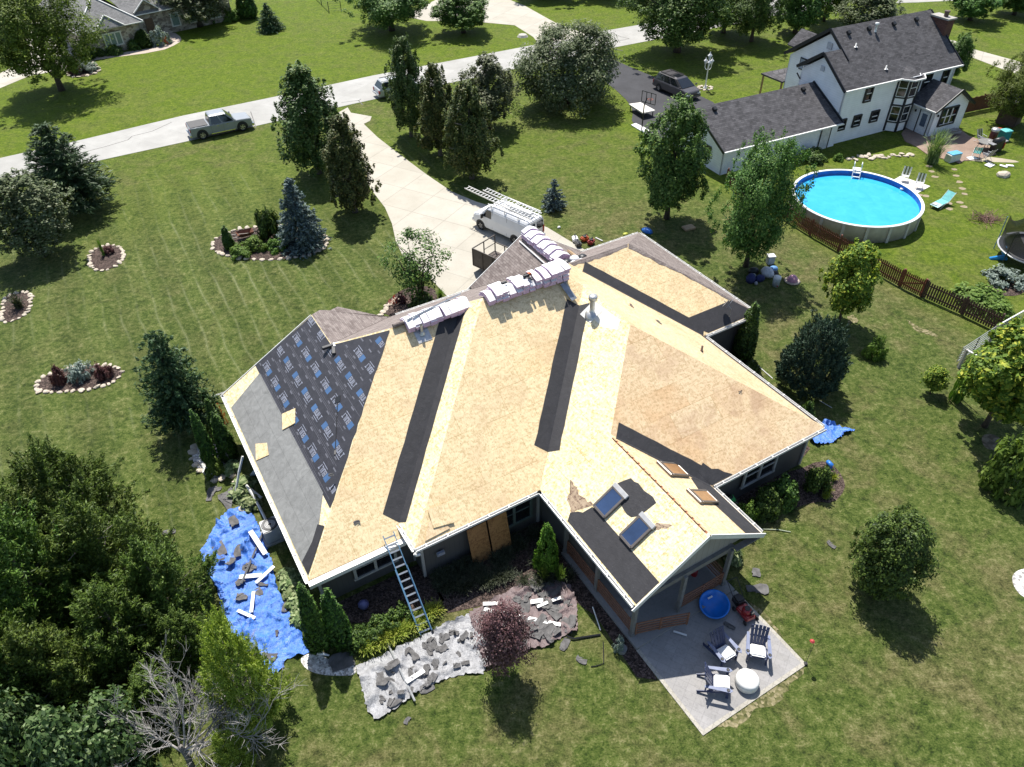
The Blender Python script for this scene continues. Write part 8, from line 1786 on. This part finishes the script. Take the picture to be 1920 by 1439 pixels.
mb = MB(); mb.tube([(0, 0, .02), (.05, .1, .18), (-.05, .3, .2), (0, .42, .05)], [.06, .14, .12, .05], 8); o = mb.obj('blue_bag', M('blue_plastic', (.03, .18, .60), .35), None, True); o.location = G(1556, 880); tag(o, 'small bright blue plastic bag at the edge of the back bed', 'bag')
for (u, h, z, cat, nm, lab, s, m_) in ((13.6, 13.6, .15, 'chair', 'porch_chair', 'dark chair in the shade of the porch', (.6, .6, .8), BLACK), (15.6, 13.8, .15, 'grill', 'porch_grill', 'dark kettle grill in the shade of the porch', (.5, .5, .9), BLACK), (16.3, 12.6, .15, 'bucket', 'red_can', 'red can inside the porch railing', (.28, .28, .35), M('red_paint', (.30, .02, .02)))):
    mb = MB()
    if nm == 'porch_chair': mb.box((0, 0, .42), (.55, .55, .06)); mb.box((0, .26, .75), (.55, .06, .6)); [mb.bar((x, y, 0), (x, y, .42), .05, .05, up=Vector((0, 1, 0))) for x in (-.24, .24) for y in (-.24, .24)]
    elif nm == 'porch_grill': mb.lathe([(0, .5), (.28, .6), (.32, .78), (.26, .96), (0, 1.02)], n=16); [mb.tube([(math.cos(a) * .22, math.sin(a) * .22, .6), (math.cos(a) * .34, math.sin(a) * .34, 0)], .02, 5) for a in (0, 2.1, 4.2)]
    else: mb.lathe([(0, 0), (.14, 0), (.14, .28), (.05, .34), (0, .34)], n=14)
    o = mb.obj(nm, m_); o.location = W(u, h, z); o.rotation_euler = (0, 0, YAW); tag(o, lab, cat)
mb = MB(); mb.box((0, 0, .1), (.55, .32, .02)); o = mb.obj('white_stick', WHITE); o.location = W(13.95, 10.75, 0); o.scale = (1, .25, 1); o.rotation_euler = (0, 0, YAW - .9); tag(o, 'short white stick on the patio near the railing gate', 'trim strip')
mb = MB(); mb.box((0, 0, .02), (.5, .42, .04)); o = mb.obj('sheathing_scrap', WOODP); o.location = W(12.55, 12.6, .16); o.rotation_euler = (0, 0, YAW); tag(o, 'pale board on the shaded porch floor by the left railing', 'board')
mb = MB(); mb.lathe([(0, 0), (.16, 0), (.2, .26), (0, .24)], n=12); o = mb.obj('flower_pot', M('pot_grey', (.22, .22, .22), .6)); o.location = G(1166, 1222); tag(o, 'grey pot with pale plants at the corner of the patio', 'flower pot')
rod('edging_pipe', 'thin pale pipe standing in the bed beside the porch', 'pipe', [G(1111, 1138, .5), G(1126, 1182, .05)], .025, WHITE, 5)
rod('black_hose', 'curled thin black hose on the grass beside the patio bed', 'hose', [G(1131, 1204, .04), G(1132, 1244, .04), G(1118, 1249, .04), G(1108, 1250, .04)], .02, BLACK, 5)
mb = MB(); mb.lathe([(.0, .3), (.05, .26), (.06, 0), (0, 0)], n=8); o = mb.obj('path_light', BLACK); o.location = G(853, 1192); tag(o, 'small black path light in the shaded grass bed', 'path light')
mb = MB(); mb.lathe([(0, 0), (.2, .1), (.24, .3), (.1, .45), (0, .46)], n=10); o = mb.obj('gazing_ornament', M('lavender_glass', (.14, .14, .30), .3), None, True); o.location = G(683, 1140); tag(o, 'lavender garden ornament below the left back window', 'garden ornament')
mb = MB(); mb.tube([(0, 0, .05), (.3, .1, .2), (.6, .0, .22), (.9, .1, .06)], [.05, .2, .24, .06], 8); o = mb.obj('plastic_sheet', M('pale_plastic', (.42, .48, .54), .3), None, True); o.location = G(470, 893); tag(o, 'pale blue plastic sheet under the left gutter', 'plastic sheet')
mb = MB(); mb.tube([(0, 0, .04), (.25, -.2, .1), (.7, -.3, .04)], [.05, .10, .03], 6); o = mb.obj('tarp_edge_roll', WRAPW, None, True); o.location = G(588, 1218); tag(o, 'rolled white plastic at the tip of the blue tarp', 'plastic sheet')
# the crew's belongings in the shade of the big maple
def bag(name, label, cat, x, y, s, m_, prof=None):
    mb = MB(); mb.lathe(prof or [(0, 0), (.4, .02), (.44, .2), (.3, .38), (.1, .44), (0, .44)], n=9, sy=.7); o = mb.obj(name, m_, None, True); o.location = G(x, y); o.scale = (s,) * 3; o.rotation_euler = (0, 0, rs.uniform(0, 3)); return tag(o, label, cat)
NVB = M('navy_cloth', (.02, .025, .10), .8)
bag('duffel_bag', 'navy duffel bag at the left of the crew belongings under the maple', 'bag', 1407, 527, 1.1, NVB); bag('duffel_bag', 'second navy bag next to the white clothes under the maple', 'bag', 1424, 526, .9, NVB); bag('backpack', 'black backpack behind the navy bags under the maple', 'bag', 1412, 512, .9, BLACK)
bag('clothes_heap', 'heap of white clothes in the shade of the maple', 'clothes', 1438, 516, 1.25, M('white_cloth', (.62, .63, .66), .8, .15, 9)); bag('clothes_heap', 'pale blue bag beside the heap of white clothes', 'bag', 1449, 508, .8, M('blue_cloth', (.12, .28, .55), .7, .15, 9)); bag('hat', 'pale grey cap lying on the navy duffel bag', 'hat', 1412, 519, .5, M('grey_cloth', (.36, .35, .33), .8))
bag('food_container', 'clear round tub on the grass in front of the navy bag', 'tub', 1417, 533, .42, M('clear_tub', (.3, .3, .32), .2)); bag('lunch_bag', 'black bag behind the upright white cooler under the maple', 'bag', 1452, 516, .7, BLACK)
t = thing('cooler', 'tall white water cooler in the shade of the maple', 'cooler', G(1454, 536), .1); mb = MB(); mb.lathe([(0, 0), (.22, 0), (.25, .55), (.26, .6), (.22, .66), (0, .67)], n=16); mb.obj('body', M('cooler_white', (.56, .62, .70), .35), t, True); mb = MB(); mb.lathe([(.24, .62), (.25, .7), (0, .72)], n=16); mb.obj('lid', WHITE, t, True); mb = MB(); mb.box((0, -.26, .12), (.06, .08, .06)); mb.obj('tap', M('red_paint', (.30, .02, .02)), t)
t = thing('plastic_chair', 'pale box seat at the edge of the shade above the crew belongings', 'box seat', G(1443, 494), .1); mb = MB(); mb.box((0, 0, .3), (.5, .45, .6)); bevel(mb.obj('box', M('pale_box', (.5, .5, .52), .5), t), .05, 2); mb = MB(); mb.box((0, 0, .62), (.54, .5, .06)); bevel(mb.obj('lid', M('lid_grey', (.6, .6, .6), .5), t), .02, 1)
t = thing('pink_sun_hat', 'large pink wide brimmed cap shaped cover lying right of the cooler', 'hat', G(1485, 528), .3); mb = MB(); mb.lathe([(.0, .46), (.2, .42), (.34, .24), (.36, .06)], n=14); mb.obj('crown', M('pink_cloth', (.50, .25, .34), .7, .1, 6), t, True); mb = MB(); mb.lathe([(.34, .05), (.52, .03), (.54, .05), (.36, .08)], n=14); mb.obj('brim', M('brim_tan', (.46, .38, .30), .7), t, True)
# tools on the grass beside the garage
for (x, y, nm, cat, lab, m_, kind_) in ((1078, 453, 'chainsaw', 'saw', 'white and black saw on the grass beside the garage roof', WRAPW, 0), (1096, 452, 'generator', 'generator', 'orange engine on the grass beside the garage roof', M('orange_plastic', (.55, .11, .03)), 1), (1108, 458, 'air_compressor', 'compressor', 'small red compressor on the grass beside the garage roof', M('red_paint', (.30, .02, .02)), 1), (1084, 462, 'tool_case', 'tool case', 'black tool case in front of the orange engine', BLACK, 0)):
    t = thing(nm, lab, cat, G(x, y), rs.uniform(0, 2)); mb = MB(); mb.box((0, 0, .2), (.6, .4, .3)); bevel(mb.obj('housing', m_, t), .06, 2); mb = MB(); mb.tube([(-.25, 0, .34), (-.2, 0, .5), (.2, 0, .5), (.25, 0, .34)], .025, 6); mb.obj('handle', BLACK, t)
    if kind_: mb = MB(); mb.lathe([(0, .3), (.14, .3), (.14, .42), (0, .44)], n=12); mb.obj('motor', BLACK, t)
rod('white_pole', 'short white pole on the grass right of the orange engine', 'pole', [G(1117, 446, .05), G(1130, 452, .05)], .05, WHITE, 5)
bag('paper_scrap', 'white paper scrap on the lawn behind the van', 'paper', 1048, 428, .35, WRAPW); bag('blue_cloth', 'crumpled blue plastic beside the far garage corner', 'plastic sheet', 1213, 434, .9, M('blue_plastic', (.03, .18, .60)), [(0, 0), (.6, .02), (.4, .2), (.1, .25), (0, .22)]); bag('work_gloves', 'yellow green bucket behind the garage gutter', 'bucket', 1172, 445, .6, M('yellow_plastic', (.40, .42, .06), .5), [(0, 0), (.3, 0), (.36, .5), (0, .52)])
o = bag('orange_stool', 'small brown fence section standing at the long gutter', 'panel', 1480, 742, .01, BRN); bpy.data.objects.remove(o)
t = thing('shutter_panel', 'narrow brown and white slatted panel standing behind the long gutter', 'panel', W(25.95, 18.4), YAW); mb = MB(); mb.box((0, 0, 1.6), (.06, .6, 1.7)); mb.obj('frame', M('shutter_brown', (.10, .05, .04), .6), t); mb = MB(); [mb.box((.04, 0, 1.0 + k * .2), (.04, .44, .1)) for k in range(8)]; mb.obj('slats', WHITE, t)
